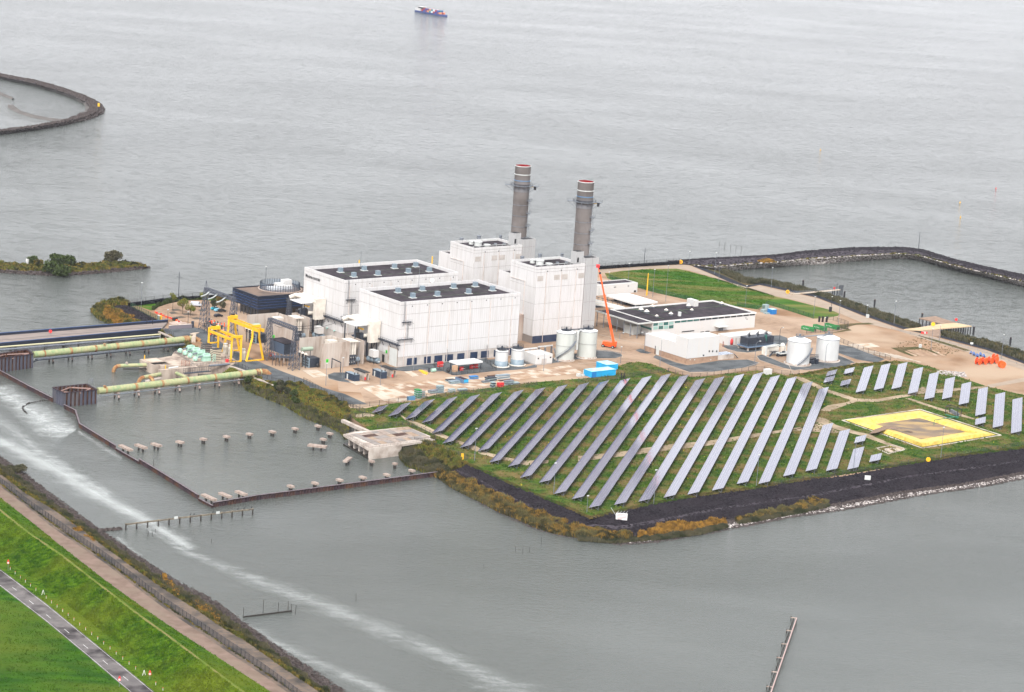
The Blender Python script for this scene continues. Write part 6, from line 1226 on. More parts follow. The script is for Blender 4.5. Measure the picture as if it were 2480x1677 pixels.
for nm, y0, y1, z_, r_, m_ in (('thin cream pipe running along the near side of the road bridge', 1003, 893, .2, .33, mat('cream_pipe', (.50, .47, .30), .6)), ('thin grey pipe below the cream pipe beside the road bridge', 1028, 912, -.6, .42, m_galv)):
    A, B = at(C1(-60, y0+6), z_), at(C1(1387, y1), z_); t = T('service_pipe_line', nm, 'pipe', A, 'service pipes by the bridge'); MB().tube([A, B], r_, 8).build('pipe', m_, t)
    for u in (.1, .3, .5, .7, .9): q = A.lerp(B, u); MB().bar(Vector((q.x, q.y, WZ-.4)), q-EZ*r_, .7).build('pile', m_wet, t)
# quay edge beams
def beam(label, cr, a, b, w=1.2, h=.5, z=.5):
    A, B = at(cr(*a), z), at(cr(*b), z); t = MB(); t.bar(A-EZ*h/2, B-EZ*h/2, w, h); [t.bar(A.lerp(B, u)+EZ*(-h), Vector((A.lerp(B, u).x, A.lerp(B, u).y, WZ-.5)), .5) for u in (.1, .5, .9)]; return tag(t.build('quay_beam', m_conc), label, 'quay beam', 'concrete quay beams')
beam('pale quay beam where the road bridge meets the shore', C1, (1375, 868), (1500, 922)); beam('pale quay beam below the small yellow crane', C2, (365, 1140), (515, 1192)); beam('pale quay beam at the shore end of the nearer green pipe', C2, (635, 1270), (875, 1358)); beam('long concrete beam leading to the dock platform', L3, (45, 520), (320, 640), 1.6, 1.3, .4)
# ------------------------------------------------------------------ concrete intake works
iw = T('intake_works', 'weathered concrete intake works standing in the basin', 'intake structure', at(E5(1400, 500), 0)); m_ic = mat('stained_intake_concrete', (.36, .30, .25), .9, c2=(.20, .155, .13), ns=.45, c3=(.44, .37, .31), ns3=.15, stretch=(1, 1, .35))
def blk(cr, F_, R_, L_, z, zb=WZ-.3, m=None, par=None, name='concrete_block', ly=None):
    o, lx, ly_ = corner(cr(*F_), cr(*R_), cr(*L_), z); ly = ly or ly_; return MB().box(Vector((o.x, o.y, zb)), EX*lx, EY*ly, EZ*(z-zb)).build(name, m or m_ic, par or iw), Vector((o.x, o.y, z)), lx, ly
b0 = blk(E5, (1355, 600), (2300, 505), (1290, 585), .9, ly=2.2, name='front_wall'); b1 = blk(E5, (1170, 470), (1600, 430), (820, 345), .6, name='side_chamber', ly=None)
MB().box(b1[1]+EX*.6+EY*.6+EZ*.01, EX*(b1[2]-1.2), EY*3.4, EZ*.02).build('painted_pit', mat('pit_shade', (.02, .015, .012), .9), iw); MB().box(b1[1]+EX*1+EY*5+EZ*.02, EX*(b1[2]-2), EY*(b1[3]-6), EZ*.15).build('cover', m_slab, iw)  # pit is a flat dark sheet, its inner shade put into the colour
o = b0[1]; pz = .3
pl = [at(E1(60, 1150), pz), at(E1(1400, 1140), pz), at(E1(1560, 1080), pz), at(E1(1150, 800), pz), at(E1(650, 780), pz), at(E1(330, 880), pz), at(E1(280, 960), pz), at(E1(0, 1010), pz)]; MB().prism(pl, 4.2).build('platform', m_ic, iw)
mb = MB(); A, B = at(E1(545, 1310), -.3), at(E1(1060, 1280), -.3); mb.box(A, EX*(B-A).length, EY*2.2, EZ*.2); railing(mb, [A+EY*2+EZ*.2, A+EZ*.2, A+EX*(B-A).length+EZ*.2, A+EX*(B-A).length+EY*2+EZ*.2], 2.3, 1.1, .1); mb.build('screen_walkway', m_steel, iw)
mb = MB(); railing(mb, [at(E1(540, 1180), pz), at(E1(1050, 1130), pz), at(E1(1400, 1100), pz)], 1.2, 1.4, .07); railing(mb, [at(E1(330, 900), pz), at(E1(690, 1130), pz)], 1.2, 1.4, .09); railing(mb, [at(E5(1050, 280), .4), at(E5(1640, 230), .4)], 1.1, 1.4, .07); mb.build('railings', m_steel, iw, 'stuff')
MB().tube([at(E1(1000, 1150), .8), at(E1(1390, 1115), .8)], .45, 8).build('hose', m_galv, iw); MB().tube([at(E1(370, 1290), -.6), at(E1(560, 1375), -.2)], .75, 12).build('outlet_pipe', m_pgreen, iw); MB().tube([at(E1(230, 1195), 1.2), at(E1(400, 1170), 1.2)], .4, 8).build('pale_pipe', m_pale, iw)
for x, y in ((945, 315), (1475, 575)): q = at(E5(x, y), .7); MB().bar(q, q+EZ*1.8, .4).build('yellow_bollard', m_yellow, iw)
q = at(E1(540, 1150), pz); mb = MB(); [mb.bar(q+EX*(-2)+EZ*(.4+k*.5), q+EX*1.5-EY*1.5+EZ*(.4+k*.5), .12) for k in range(5)]; [mb.bar(q+EX*(-2+1.7*k)-EY*.7*k, q+EX*(-2+1.7*k)-EY*.7*k+EZ*2.6, .14) for k in range(3)]; mb.build('rusty_rack', mat('rusty_rack', (.30, .14, .09), .8), iw)
def bentpipe(label, pts, r, extra=()):
    t = T('suction_pipe', label, 'pipe', pts[0], 'curved suction pipes'); MB().tube(pts, r, 14).build('bend', m_prust, t); k = extra[0]; MB().tube([pts[-1], k], [r*.98, r*.98], 14).build('straight', m_pgreen, t); return t
P5 = lambda x, y, z: at(E5(x, y), z)
A, B = P5(330, 485, -.9), P5(1080, 460, -.7); d = (B-A).normalized(); s = bentpipe('curved rusty suction pipe nearest the far catwalk, dipping into the water', [A-d*3.0-EZ*3.4, A-d*2.9-EZ*1.8, A-d*2.2-EZ*.6, A-d*1.2-EZ*.1, A], .85, (B,)); MB().tube([B, P5(1170, 500, -.7)], .9, 12).build('elbow', m_prust, s)
q = P5(490, 450, -.3); MB().lathe(q, [(.6, 0), (.6, .9), (.3, 1.2), (0, 1.2)], 10).build('valve_dome', m_conc, s); MB().bar(P5(400, 560, -2.4), P5(1050, 560, -2.4), 1.4, .5).build('support_slab', m_wet, s)
A, B = P5(920, 780, -.9), P5(1345, 695, -.7); d = (B-A).normalized(); s = bentpipe('curved rusty suction pipe just behind the nearer green pipe', [A-d*2.9-EZ*3.4, A-d*2.8-EZ*1.8, A-d*2.1-EZ*.6, A-d*1.1-EZ*.1, A], .85, (B,)); e = A+d*3; MB().tube([e, e+Vector((1.8, -2.5, -.3)), e+Vector((2.6, -3.6, -1.4)), e+Vector((2.8, -3.9, -3.2))], .8, 12).build('second_bend', m_prust, s)
MB().bar(P5(1000, 880, -2.3), P5(1370, 800, -2.3), 1.8, .7).build('support_slab', m_conc, s)
# pump sets
m_mint = mat('mint_paint', (.38, .56, .46), .5, c2=(.30, .46, .37), ns=.8)
for k, (x, y) in enumerate(((575, 905), (672, 950), (765, 1000), (865, 1060))):
    q = at(E1(x, y), pz); t = T('cooling_pump', '%s mint green pump set on the intake platform' % ['farthest', 'second farthest', 'third farthest', 'nearest and largest looking'][k], 'pump', q, 'mint green pump sets'); L_ = 4.0
    MB().box(q-EX*.2-EY*1.1, EX*L_, EY*2.0, EZ*1.4).build('base_frame', m_mint, t); MB().tube([q-EX*.1+EZ*2.2, q+EX*(L_-.4)+EZ*2.2], 1.05, 14).build('motor', m_mint, t); MB().box(q+EX*.3-EY*.8+EZ*2.6, EX*2.6, EY*1.4, EZ*.9).build('cooler_hood', m_mint, t)
    MB().tube([q-EX*.1+EZ*2.2, q-EX*2.2+EZ*1.9], .4, 8).build('shaft_guard', m_galv, t); g = q-EX*3.4+EY*.3; MB().lathe(g+EZ*.4, [(0, 0), (.9, .1), (1.0, .8), (.9, 1.6), (.4, 1.9), (0, 1.9)], 12).build('gearbox', m_mint, t); MB().cyl(g+EZ*1.2-EX*1.1, g+EZ*1.2-EX*.6, .7, n=10).build('flange', m_mint, t)
def louvrebox(label, x, y, w, h, d_, m, fr):
    q = at(E1(x, y), pz); t = T('cooler_stack', label, 'cooler', q, 'slatted cooler stacks'); MB().box(q, EX*w, EY*d_, EZ*h).build('core', m_black, t); n = int(h/.75)
    for k in range(n): MB().box(q-EY*.2-EX*.1+EZ*(.1+k*h/n), EX*(w+.2), EY*(d_+.3), EZ*(h/n*.5)).build('slat', m, t)
    mb = MB(); [mb.bar(q+EX*u-EY*1.0, q+EX*u-EY*1.0+EZ*h*.62, .22) for u in fr]; mb.bar(q+EX*fr[0]-EY+EZ*h*.62, q+EX*fr[-1]-EY+EZ*h*.62, .2); mb.bar(q+EX*fr[0]-EY, q+EX*fr[-1]-EY+EZ*h*.6, .15); mb.build('frame', m_mint, t)
louvrebox('dark slatted cooler stack, left of the beige one', 905, 965, 3.6, 5.2, 3.4, mat('brown_slats', (.20, .17, .15), .7), (-1.6, -.4)); louvrebox('beige slatted cooler stack under the small yellow crane', 1075, 1065, 3.8, 5.4, 3.0, mat('beige_slats', (.50, .44, .34), .7), (-.8, .3)); q = at(E1(1290, 1060), pz); MB().bar(q, q+EZ*3.2, .25)
for k, (x, y) in enumerate(((1300, 930), (1400, 960), (1640, 1035))):
    q = at(E1(x, y), .1); t = T('beige_vessel', '%s beige upright vessel beside the yellow cranes' % ['leftmost', 'middle', 'rightmost'][k], 'vessel', q, 'beige upright vessels'); MB().lathe(q, [(1.25, 0), (1.25, 3.6), (1.0, 4.1), (.8, 4.2), (.8, 4.8), (0, 4.8)], 16).build('shell', mat('beige_vessel', (.50, .46, .38), .7, c2=(.40, .36, .30), ns=.5), t, smooth=False); MB().cyl(q+EZ*4.85, q+EZ*5.1, 1.0, n=14).build('lid', m_pale, t)
q = at(E1(1335, 1090), .1); tag(MB().cbox(q, 1.4, 1.1, 1.6).build('red_cabinet', m_red), 'small red cabinet at the foot of the small yellow crane', 'cabinet')
# ------------------------------------------------------------------ yellow gantry cranes
def gantry(label, near, far, nb, ft, hgt, topw, twin, over):
    a, b = at(E1(*near[0]), .2), at(E1(*near[1]), .2); lx = along(a, EX, E1(*near[1])); mid = a+EX*lx/2; t = T('gantry_crane', label, 'gantry crane', mid, 'yellow gantry cranes'); z = hgt
    top = mid+EZ*z; ly = along(top, EY, E1(*far)); 
    for s_, o in ((0, a), (1, a+EY*ly)):
        m0 = o+EX*lx/2; MB().bar(o, o+EX*lx, .7).build('sill_beam', m_yellow, t); u0, u1 = m0-EX*topw/2, m0+EX*topw/2
        k = .72 if twin else .99
        for p, q_ in ((o+EX*.3, u0), (o+EX*(lx-.3), u1)):
            MB().bar(p, q_+EZ*(z*k), .75, .9).build('leg', m_yellow, t); MB().bar(q_+EZ*(z*k-.2), q_+EZ*(z+.9), .9).build('leg_top', m_yellow, t)
        MB().bar(u0-EX*.45+EZ*(z+1.2), u1+EX*.45+EZ*(z+1.2), .9, 1.0).build('cross_beam', m_yellow, t)
        if not twin and s_: MB().bar(u0+EZ*z*.45, u1+EZ*z*.45, .6).build('tie_beam', m_yellow, t)
        for p in (o+EX*.4, o+EX*(lx-.4)): MB().cbox(p-EZ*.55, 1.5, .6, .6, TH).build('wheel_box', m_black, t)
    for s_ in ((-.32, .32) if twin else (-.5, .5)):
        A, B = top+EX*topw*s_-EY*over[0], top+EX*topw*s_+EY*(ly+over[1]); MB().bar(A, B, .9, 1.5 if twin else 1.0).build('girder', m_yellow, t)
        MB().bar(A+EZ*.8, B+EZ*.8, .12, .1).build('rail', m_galv, t)
    c = top+EY*(ly*.93); MB().box(c-EX*topw*.4-EY*1.0+EZ*.9, EX*topw*.8, EY*2.0, EZ*1.5).build('trolley', m_yellow, t); MB().box(c-EX*topw*.3+EZ*2.4, EX*1.6, EY*1.2, EZ*.6).build('hoist', m_black, t)
    return t
gantry('big yellow gantry crane with splayed legs', ((1690, 1065), (2035, 1025)), (1435, 262), 0, 0, hz(E1(1865, 1045), E1(1880, 440), .2)-.2, 3.6, True, (4.5, .6))
gantry('small yellow gantry crane in front of the big one', ((1395, 1085), (1605, 1065)), (1085, 440), 0, 0, hz(E1(1500, 1078), E1(1508, 650), .2)-.2, 4.9, False, (.4, .4))
# ------------------------------------------------------------------ lattice portals of the switchyard
m_lat = mat('lattice_steel', (.055, .062, .082), .6, c2=(.095, .105, .13), ns=.9)
def lattice(mb, a, b, w, n, r=.11, w2=None):
    a, b = Vector(a), Vector(b); d = (b-a).normalized(); u = EX if abs(d.dot(EX)) < .8 else EY; p = d.cross(u).normalized(); q = p.cross(d).normalized(); w2 = w2 or w; R_ = []
    for k in range(n+1):
        c = a.lerp(b, k/n); ww = w+(w2-w)*k/n; R_.append([c+(p*i+q*j)*ww/2 for i, j in ((-1, -1), (1, -1), (1, 1), (-1, 1))])
    for k in range(n):
        for j in range(4): mb.bar(R_[k][j], R_[k+1][j], r*1.9); mb.bar(R_[k][j], R_[k+1][(j+1) % 4], r*1.1); mb.bar(R_[k][(j+1) % 4], R_[k+1][j], r*1.1); mb.bar(R_[k+1][j], R_[k+1][(j+1) % 4], r)
def portal(label, cr, base0, top0, end, wb=3.2, spike=True, ins=(), insm=None, base1=None):
    b0 = at(cr(*base0)); h = hz(cr(*base0), cr(*top0)); t = T('lattice_portal', label, 'lattice portal', b0, 'lattice portals of the switchyard'); ly = -1
    top = b0+EZ*h; L_ = along(top, -EY, cr(*end)); b1 = b0-EY*L_
    for nm, b in (('tower', b0), ('tower', b1)): mb = MB(); lattice(mb, b, b+EZ*h, wb, 8, .12, 1.3); mb.build('tower', m_lat, t)
    mb = MB(); lattice(mb, b0+EZ*(h-.6), b1+EZ*(h-.6), 1.5, max(6, int(L_/1.8)), .11); mb.build('beam', m_lat, t)
    if spike:
        for b in (b0, b1): mb = MB(); [mb.bar(b+EZ*h+(EX*i+EY*j)*.65, b+EZ*(h+3.6), .12) for i, j in ((-1, -1), (1, -1), (1, 1), (-1, 1))]; mb.build('peak', m_lat, t)
    for k, (s_, L2, dz) in enumerate(ins):
        q = b0-EY*L_*s_+EZ*(h-.9); e = q-EX*L2*.9-EY*L2*.25-EZ*dz; pts = [q.lerp(e, i/8)-EZ*math.sin(math.pi*i/8)*.5 for i in range(9)]; MB().tube(pts, .3, 8).build('insulator', insm, t)
    return t
m_ins = mat('mint_insulator', (.30, .52, .46), .4); m_insg = mat('grey_insulator', (.42, .44, .43), .4)
portal('left lattice portal standing in front of the lake and car park', E6, (620, 1560), (760, 420), (1420, 720), 4.4, True, ((.15, 6.5, 1.8), (.42, 6.5, 1.8), (.72, 6.5, 1.8)), m_insg)
portal('lattice portal with mint insulators in front of the dark office building', E2, (490, 1010), (470, 500), (1140, 790), 2.4, False, ((.12, 9, 3.2), (.40, 9, 3.2), (.70, 9, 3.2)), m_ins)
portal('lattice portal nearest the camera, beside the big yellow crane', E3, (330, 1250), (400, 120), (1080, 280), 3.8, False)
portal('lattice portal in front of the gap between the halls', E4, (-80, 480), (-20, 60), (730, 260), 2.4, False, ((.25, 6, 2), (.5, 6, 2), (.75, 6, 2)), m_ins)
bw = T('busbar_rack', 'low rack of busbars and post insulators on the grey gravel', 'busbar rack', at(E3(700, 1350)))
for k in range(7):
    q = at(E3(440+k*95, 1420-abs(k-2)*6+k*6)); MB().bar(q, q+EZ*4.2, .22).build('post', m_steel, bw); MB().lathe(q+EZ*4.2, [(.22, 0), (.3, .3), (.2, .5), (.3, .8), (.2, 1.0), (.3, 1.3), (0, 1.5)], 8).build('post_insulator', m_galv, bw)
A, B = at(E3(440, 1420))+EZ*4.4, at(E3(1010, 1450))+EZ*4.4; mb = MB(); lattice(mb, A, B, .7, 12, .1); mb.bar(A+EZ*1.3, B+EZ*1.3, .14); mb.build('beam', m_lat, bw)
# breakers in the switchyard behind the cranes
for k in range(9):
    q = at(E1(1020+70*(k % 5)+20*(k//5), 480+25*(k % 5)+90*(k//5))); t = T('circuit_breaker', 'x', 'circuit breaker', q, 'circuit breakers between the lattice portals'); t['label'] = 'circuit breaker column behind the yellow cranes, %s in the %s line from the left' % (ORD[k % 5], ['rear', 'front'][k//5])
    MB().bar(q, q+EZ*2.2, .5).build('pedestal', m_steel, t); MB().lathe(q+EZ*2.2, [(.35, 0), (.5, .4), (.3, .6), (.5, 1.0), (.3, 1.2), (.5, 1.6), (.3, 1.8), (.45, 2.3), (0, 2.6)], 10).build('insulator', [m_black, m_galv, m_pale][k % 3], t); MB().bar(q+EZ*4.6-EX*.9, q+EZ*4.6+EX*.9, .22).build('terminal', m_pale if k % 2 else m_orange, t)
for i, (a, b, z0, z1) in enumerate(((E2(300, 760), E6(1000, 620), 15, 13), (E2(470, 830), E6(1150, 700), 15, 13), (E2(640, 900), E6(1300, 770), 15, 13), (E3(560, 240), E2(480, 1300), 13, 9), (E3(820, 330), E2(700, 1400), 13, 9), (E4(100, 210), E3(900, 330), 14, 12), (E4(330, 260), E3(1060, 400), 14, 12))):
    A, B = at(a, z0), at(b, z1); tag(MB().tube([A.lerp(B, u/10)-EZ*math.sin(math.pi*u/10)*1.2 for u in range(11)], .09, 4).build('conductor', m_black), 'sagging dark conductor between the lattice portals, %s from the left' % ORD[i], 'cable', 'conductors of the switchyard')
for i, (x, y) in enumerate(((930, 330), (985, 350), (1040, 375), (1100, 395), (1160, 410), (1225, 425), (900, 420), (960, 455), (1020, 590), (1090, 620), (1250, 560), (1300, 640))):
    q = at(E1(x, y+110)); t = T('disconnector', 'dark disconnector frame behind the yellow cranes, %s from the left' % ORD[i], 'disconnector', q, 'disconnectors of the switchyard'); mb = MB(); [mb.bar(q+EX*j*1.5, q+EX*j*1.5+EZ*3.4, .22) for j in (0, 1)]; mb.bar(q-EX*.5+EZ*3.4, q+EX*2+EZ*3.4, .25); mb.build('frame', m_steel, t)
    for j in (0, 1): MB().lathe(q+EX*j*1.5+EZ*3.5, [(.2, 0), (.32, .3), (.18, .5), (.32, .9), (.18, 1.1), (.3, 1.5), (0, 1.7)], 7).build('insulator', [m_black, m_galv, m_orange][i % 3], t)
# ------------------------------------------------------------------ gas turbine blocks with firewalls, one per hall
def gtblock(off, tag_, which):
    t0 = T('transformer_bay', 'stained concrete firewall bay with transformer, %s' % which, 'transformer bay', at(E3(1500, 1480))+off, 'transformer bays'); hF = hz(E3(1770, 1505), E3(1780, 830)); O = at(E3(1770, 1505)); O.z = 0; lw = along(O+EZ*hF, EX, C2(1702, 870)); ld = 13.5
    wl_ = lambda p, v, th, nm='firewall': MB().box(p+off, v, th, EZ*hF).build(nm, m_firewall, t0)
    n = 5
    for k in range(n): MB().box(O+off+EX*(lw*k/n+.04), EX*(lw/n-.08), EY*.5, EZ*hF).build('wall_panel', m_firewall, t0)
    for k in range(4): MB().box(O+off+EX*(lw-.5)+EY*(.55+ld*k/4), EX*.5, EY*(ld/4-.1), EZ*(hF-.1*k)).build('wall_panel', m_firewall, t0)
    for k in range(4): MB().box(O+off+EX*(lw-.6-(lw+2.2)*(k+1)/4)+EY*(ld+.6), EX*((lw+2.2)/4-.08), EY*.5, EZ*hF).build('wall_panel', m_firewall, t0)
    sg = onplane(E4, (105, 1330), O, EY)+off-EY*.02; sign5(t0, sg, EX, -EY, 1.3); text(tag_, 1.2, sg+EX*.3+EZ*.3-EY*.08, EX, EZ, m_black, t0, 'sign_number')
    # transformer with radiators
    c = O+off-EX*4.6+EY*3.6; tr_ = T('unit_transformer', 'transformer with radiators between firewalls, '+which, 'transformer', c, 'unit transformers')
    MB().box(c+EX*1.0, EX*5, EY*5.5, EZ*4.2).build('tank', m_steel, tr_)
    for k in range(5): r_ = MB().box(c+EX*.1+EY*(k*1.15), EX*.7, EY*.85, EZ*4.4).build('radiator', m_ventblue, tr_); [MB().cyl(c+EX*.08+EY*(k*1.15+.42)+EZ*(1+j*1.2), c-EX*.05+EY*(k*1.15+.42)+EZ*(1+j*1.2), .36, n=8).build('fan', m_black, r_) for j in range(3)]
    MB().tube([c+EX*.5+EY*6.5+EZ*7.2, c+EX*6+EY*6.5+EZ*7.2], .95, 14).build('conservator', mat('sage_paint', (.30, .36, .28), .6), tr_); MB().bar(c+EX*1.5+EY*6.5+EZ*4, c+EX*1.5+EY*6.5+EZ*6.4, .3).build('bracket', m_steel, tr_); MB().bar(c+EX*5+EY*6.5+EZ*4, c+EX*5+EY*6.5+EZ*6.4, .3).build('bracket', m_steel, tr_)
    for k in range(3):
        q = c-EX*1.6+EY*(k*2.6)+EZ*0; MB().bar(q, q+EZ*4.6, .35).build('bushing_post', m_black, tr_); MB().lathe(q+EZ*4.6, [(.35, 0), (.5, .5), (.3, .7), (.5, 1.2), (.3, 1.4), (.45, 1.9), (0, 2.6)], 8).build('bushing', m_black, tr_); MB().lathe(q+EZ*6.4, [(.9, 0), (.5, .5), (0, 1.0)], 4).build('bushing_cap', m_cream, tr_)
    # generator end: duct, tank, screen walls to the right of the bay
    D0 = O+off+EX*(lw+.6); gb = T('generator_bay', 'cream ducts over dark generator gear, '+which, 'generator bay', D0, 'generator bays')
    for k in range(3): MB().box(D0+EX*(.5+k*1.35)+EY*2+EZ*4.7, EX*1.0, EY*5, EZ*(hF-5.2)).build('duct', m_cream, gb)
    MB().box(D0+EX*0+EY*1+EZ*(hF-.7), EX*4.6, EY*7, EZ*.5).build('duct_roof', m_cream, gb); MB().box(D0+EX*.2+EY*2, EX*4.4, EY*5, EZ*4.4).build('generator_gear', m_steel, gb)
    mb = MB(); railing(mb, [D0+EY*1, D0+EX*4.8+EY*1], 4.4, 1.2, .12); mb.build('guard_frame', m_galv, gb); MB().tube([D0+EX*4.6+EY*3+EZ*2, D0+EX*6.6+EY*3+EZ*2.2], 1.1, 12).build('end_casing', m_ventblue, gb)
    for k in range(6): MB().cyl(D0+EX*(.8+k*.65)+EY*1.9+EZ*(1.3+2.2*(k % 2)), D0+EX*(.8+k*.65)+EY*1.7+EZ*(1.3+2.2*(k % 2)), .24, n=8).build('gauge', m_white, gb)
    MB().box(D0+EX*7.2+EY*.6, EX*.5, EY*10.5, EZ*(hF-.4)).build('end_wall', m_firewall, gb); MB().box(D0+EX*4.4+EY*11, EX*3.2, EY*.5, EZ*hF).build('back_wall', m_firewall, gb)
    # long cream exhaust/air duct on top and filter house
    fh = T('air_intake_house', 'filter platform with white roof and cream duct, '+which, 'air intake', D0+EY*12, 'air intake platforms'); zf = HH*.36
    cz = hz((965, 889.9), C3(700, 1150)); q0 = at(E4(890, 745), 9.6)+off; q0.z = 0; z0, z1 = 9.3, 9.3+6.4; W1_, D1_ = 7.6, 9
    zt_ = hz((q0.x, q0.y) and pr(q0), (0, E4(0, 345)[1]+(pr(q0)[1]-pr(q0)[1]))) if False else z0+7.2
    MB().box(q0+EZ*z0, EX*(W1_+5), EY*D1_, EZ*.5).build('platform', m_steel, fh); MB().box(q0-EX*.4-EY*.4+EZ*zt_, EX*(W1_+.8), EY*(D1_+.8), EZ*.35).build('roof', mat('white_roof_sheet', (.68, .68, .67), .5), fh)
    for i in (0, 1):
        for j in (0, 1): MB().box(q0+EX*(i*(W1_-.4))+EY*(j*(D1_-.4)), EX*.4, EY*.4, EZ*zt_).build('post', m_steel, fh)
    for k in range(7): q = q0+EX*rnd.uniform(.8, W1_-2)+EY*rnd.uniform(.8, D1_-2)+EZ*(z0+.5); MB().cbox(q, rnd.uniform(1, 2), rnd.uniform(1, 2), rnd.uniform(1.5, 4.2), TH).build('filter_unit', [m_steel, m_black, m_galv][k % 3], fh)
    MB().box(q0+EX*4.4+EY*.6+EZ*(z0+5), EX*.6, EY*3.4, EZ*.6).build('hoist_beam', m_yellow, fh); MB().tube([q0+EX*3.5+EY*1.5+EZ*(z0+2), q0+EX*(W1_+4)+EY*1.5+EZ*(z0+2)], .9, 12).build('cross_pipe', m_cream, fh)
    mb = MB(); railing(mb, [q0+EX*W1_+EZ*(z0+.5), q0+EX*(W1_+5)+EZ*(z0+.5)], 1.1, 1.2, .08); mb.bar(q0+EX*(W1_+4.5)+EZ*z0, q0+EX*W1_+EZ*1, .2); mb.bar(q0+EX*(W1_+4.6), q0+EX*(W1_+4.6)+EZ*z0, .4); mb.bar(q0+EX*(W1_+2.5)+EY*5, q0+EX*(W1_+2.5)+EY*5+EZ*z0, .5); mb.build('steelwork', m_steel, fh)
    MB().tube([q0-EX*11+EY*4+EZ*8.5, q0+EX*1+EY*4+EZ*8.5], 1.5, 16).build('exhaust_pipe', m_cream, fh); MB().box(q0-EX*12.5+EY*2+EZ*2, EX*4.5, EY*4, EZ*8).build('silencer', m_cream, fh)
    e0 = (oB if off.length < 1 else oA)+EY*(lyB*.93)-EX*5.2; zd = hz((965, 889.9), (965, 778)) ; mb = MB(); zd = 17.2
    for j, ex_ in enumerate((0, 2.0, 4.0)): MB().tube([e0+EX*(ex_-3)+EY*3+EZ*(zd-1.2), e0+EX*ex_+EY*2+EZ*zd, e0+EX*ex_-EY*(lyB*.48)+EZ*zd], 1.05, 10).build('air_duct', m_cream, fh)
    MB().box(e0-EX*.8-EY*(lyB*.50)+EZ*(zd-8.5), EX*5.6, EY*2.2, EZ*10).build('air_duct_box', m_cream, fh)
    # cable bridge along the hall wall
    cb = T('pipe_bridge', 'dark steel walkway on the end wall, '+which, 'walkway', (oB if off.length < 1 else oA), 'walkway bridges on hall end walls'); hb = (oB if off.length < 1 else oA); mb = MB(); zw = 10.2
    mb.box(hb-EX*1.5-EY*1.5+EZ*zw, EX*1.3, EY*(lyB*.62), EZ*.5); railing(mb, [hb-EX*1.5+EY*(lyB*.6)+EZ*(zw+.5), hb-EX*1.5-EY*1.5+EZ*(zw+.5)], 1.2, 1.5, .09)
    for k in range(3): mb.bar(hb-EX*1.3+EY*(k*6)+EZ*zw, hb+EY*(k*6)+EZ*(zw-2.4), .18)
    mb.bar(hb-EX*1.0+EY*(lyB*.6), hb-EX*1.0+EY*(lyB*.6)+EZ*zw, .6); mb.bar(hb-EX*.9-EY*1.2+EZ*zw, hb-EX*.9-EY*1.2+EZ*(zw+2.8), .1); mb.bar(hb-EX*.3-EY*1.2+EZ*zw, hb-EX*.3-EY*1.2+EZ*(zw+2.8), .1); mb.build('walkway', m_steel, cb)
    # white cabin with a dark tank below
    wc = at(E4(1405, 1190), 3.4)+off; wc.z = 0; c_ = T('vent_cabin', 'white box cabin above a dark horizontal tank, '+which, 'cabin', wc, 'white cabins over tanks'); MB().box(wc+EZ*3.2, EX*2.7, EY*4.2, EZ*3.2).build('cabin', m_cladlow, c_); MB().tube([wc+EX*2.9+EZ*1.6, wc+EX*1+EY*6+EZ*1.6], 1.3, 14).build('tank', m_ventblue, c_); [MB().bar(wc+EX*(.4+1.7*i)+EY*(.4+3*j), wc+EX*(.4+1.7*i)+EY*(.4+3*j)+EZ*3.2, .25).build('leg', m_steel, c_) for i in (0, 1) for j in (0, 1)]
gtblock(Vector((0, 0, 0)), '5', 'in front of the near hall'); gtblock(TT, '4', 'in front of the far hall')
db = T('raised_switch_room', 'dark blue raised switch room on columns between crane and firewall', 'switch room', at(E3(780, 1100))); F_, R_, L_ = E3(775, 835), E3(945, 820), E3(400, 700); zk = 8.6; o, lx, ly = corner(F_, R_, L_, zk); o.z = 0
MB().box(o+EZ*3.6, EX*6.5, EY*ly, EZ*5).build('room', m_steel, db); [MB().box(o-EX*.08+EY*(ly*k/5+.05)+EZ*3.7, -EX*.1, EY*(ly/5-.12), EZ*4.8).build('wall_panel', mat('blue_slate_panel', (.07, .10, .145), .5), db) for k in range(5)]
MB().box(o-EX*.2-EY*.2+EZ*8.62, EX*6.9, EY*(ly+.4), EZ*.3).build('roof', m_roof, db)
for k in range(4): q = o+EX*.4+EY*(.5+k*(ly-1)/3); MB().bar(q, q+EZ*3.6, .45).build('column', m_conc, db)
for k in range(4): q = o-EX*2+EY*(1+k*2.2); MB().bar(q, q+EZ*2.6, .25).build('post', m_black, db); MB().box(q+EZ*2.6-EX*.8, EX*1.6, EY*.3, EZ*.25).build('busbar', m_galv, db)
MB().box(o-EX*1.2+EY*ly*.5+EZ*1.2, EX*.3, EY*ly*.4, EZ*1.7).build('orange_screen', m_orange, db)
q = at(E3(1675, 1470)); bk = T('black_ball_marker', 'black ball on a short post beside the firewall', 'ball marker', q); MB().lathe(q+EZ*.4, [(0, 0), (.55, .2), (.85, .8), (.55, 1.5), (0, 1.75)], 16).build('ball', m_black, bk); MB().bar(q, q+EZ*.5, .2).build('post', m_black, bk)
a, b = at(E4(258, 1490)), at(E4(497, 1600)); h = hz(E4(258, 1490), E4(265, 1220)); pf = T('height_gate', 'tall dark goalpost frame in front of the firewall', 'goalpost frame', a); mb = MB(); mb.bar(a, a+EZ*h, .35); mb.bar(b, b+EZ*h, .35); mb.bar(a+EZ*h, b+EZ*h, .35); mb.build('frame', m_steel, pf)
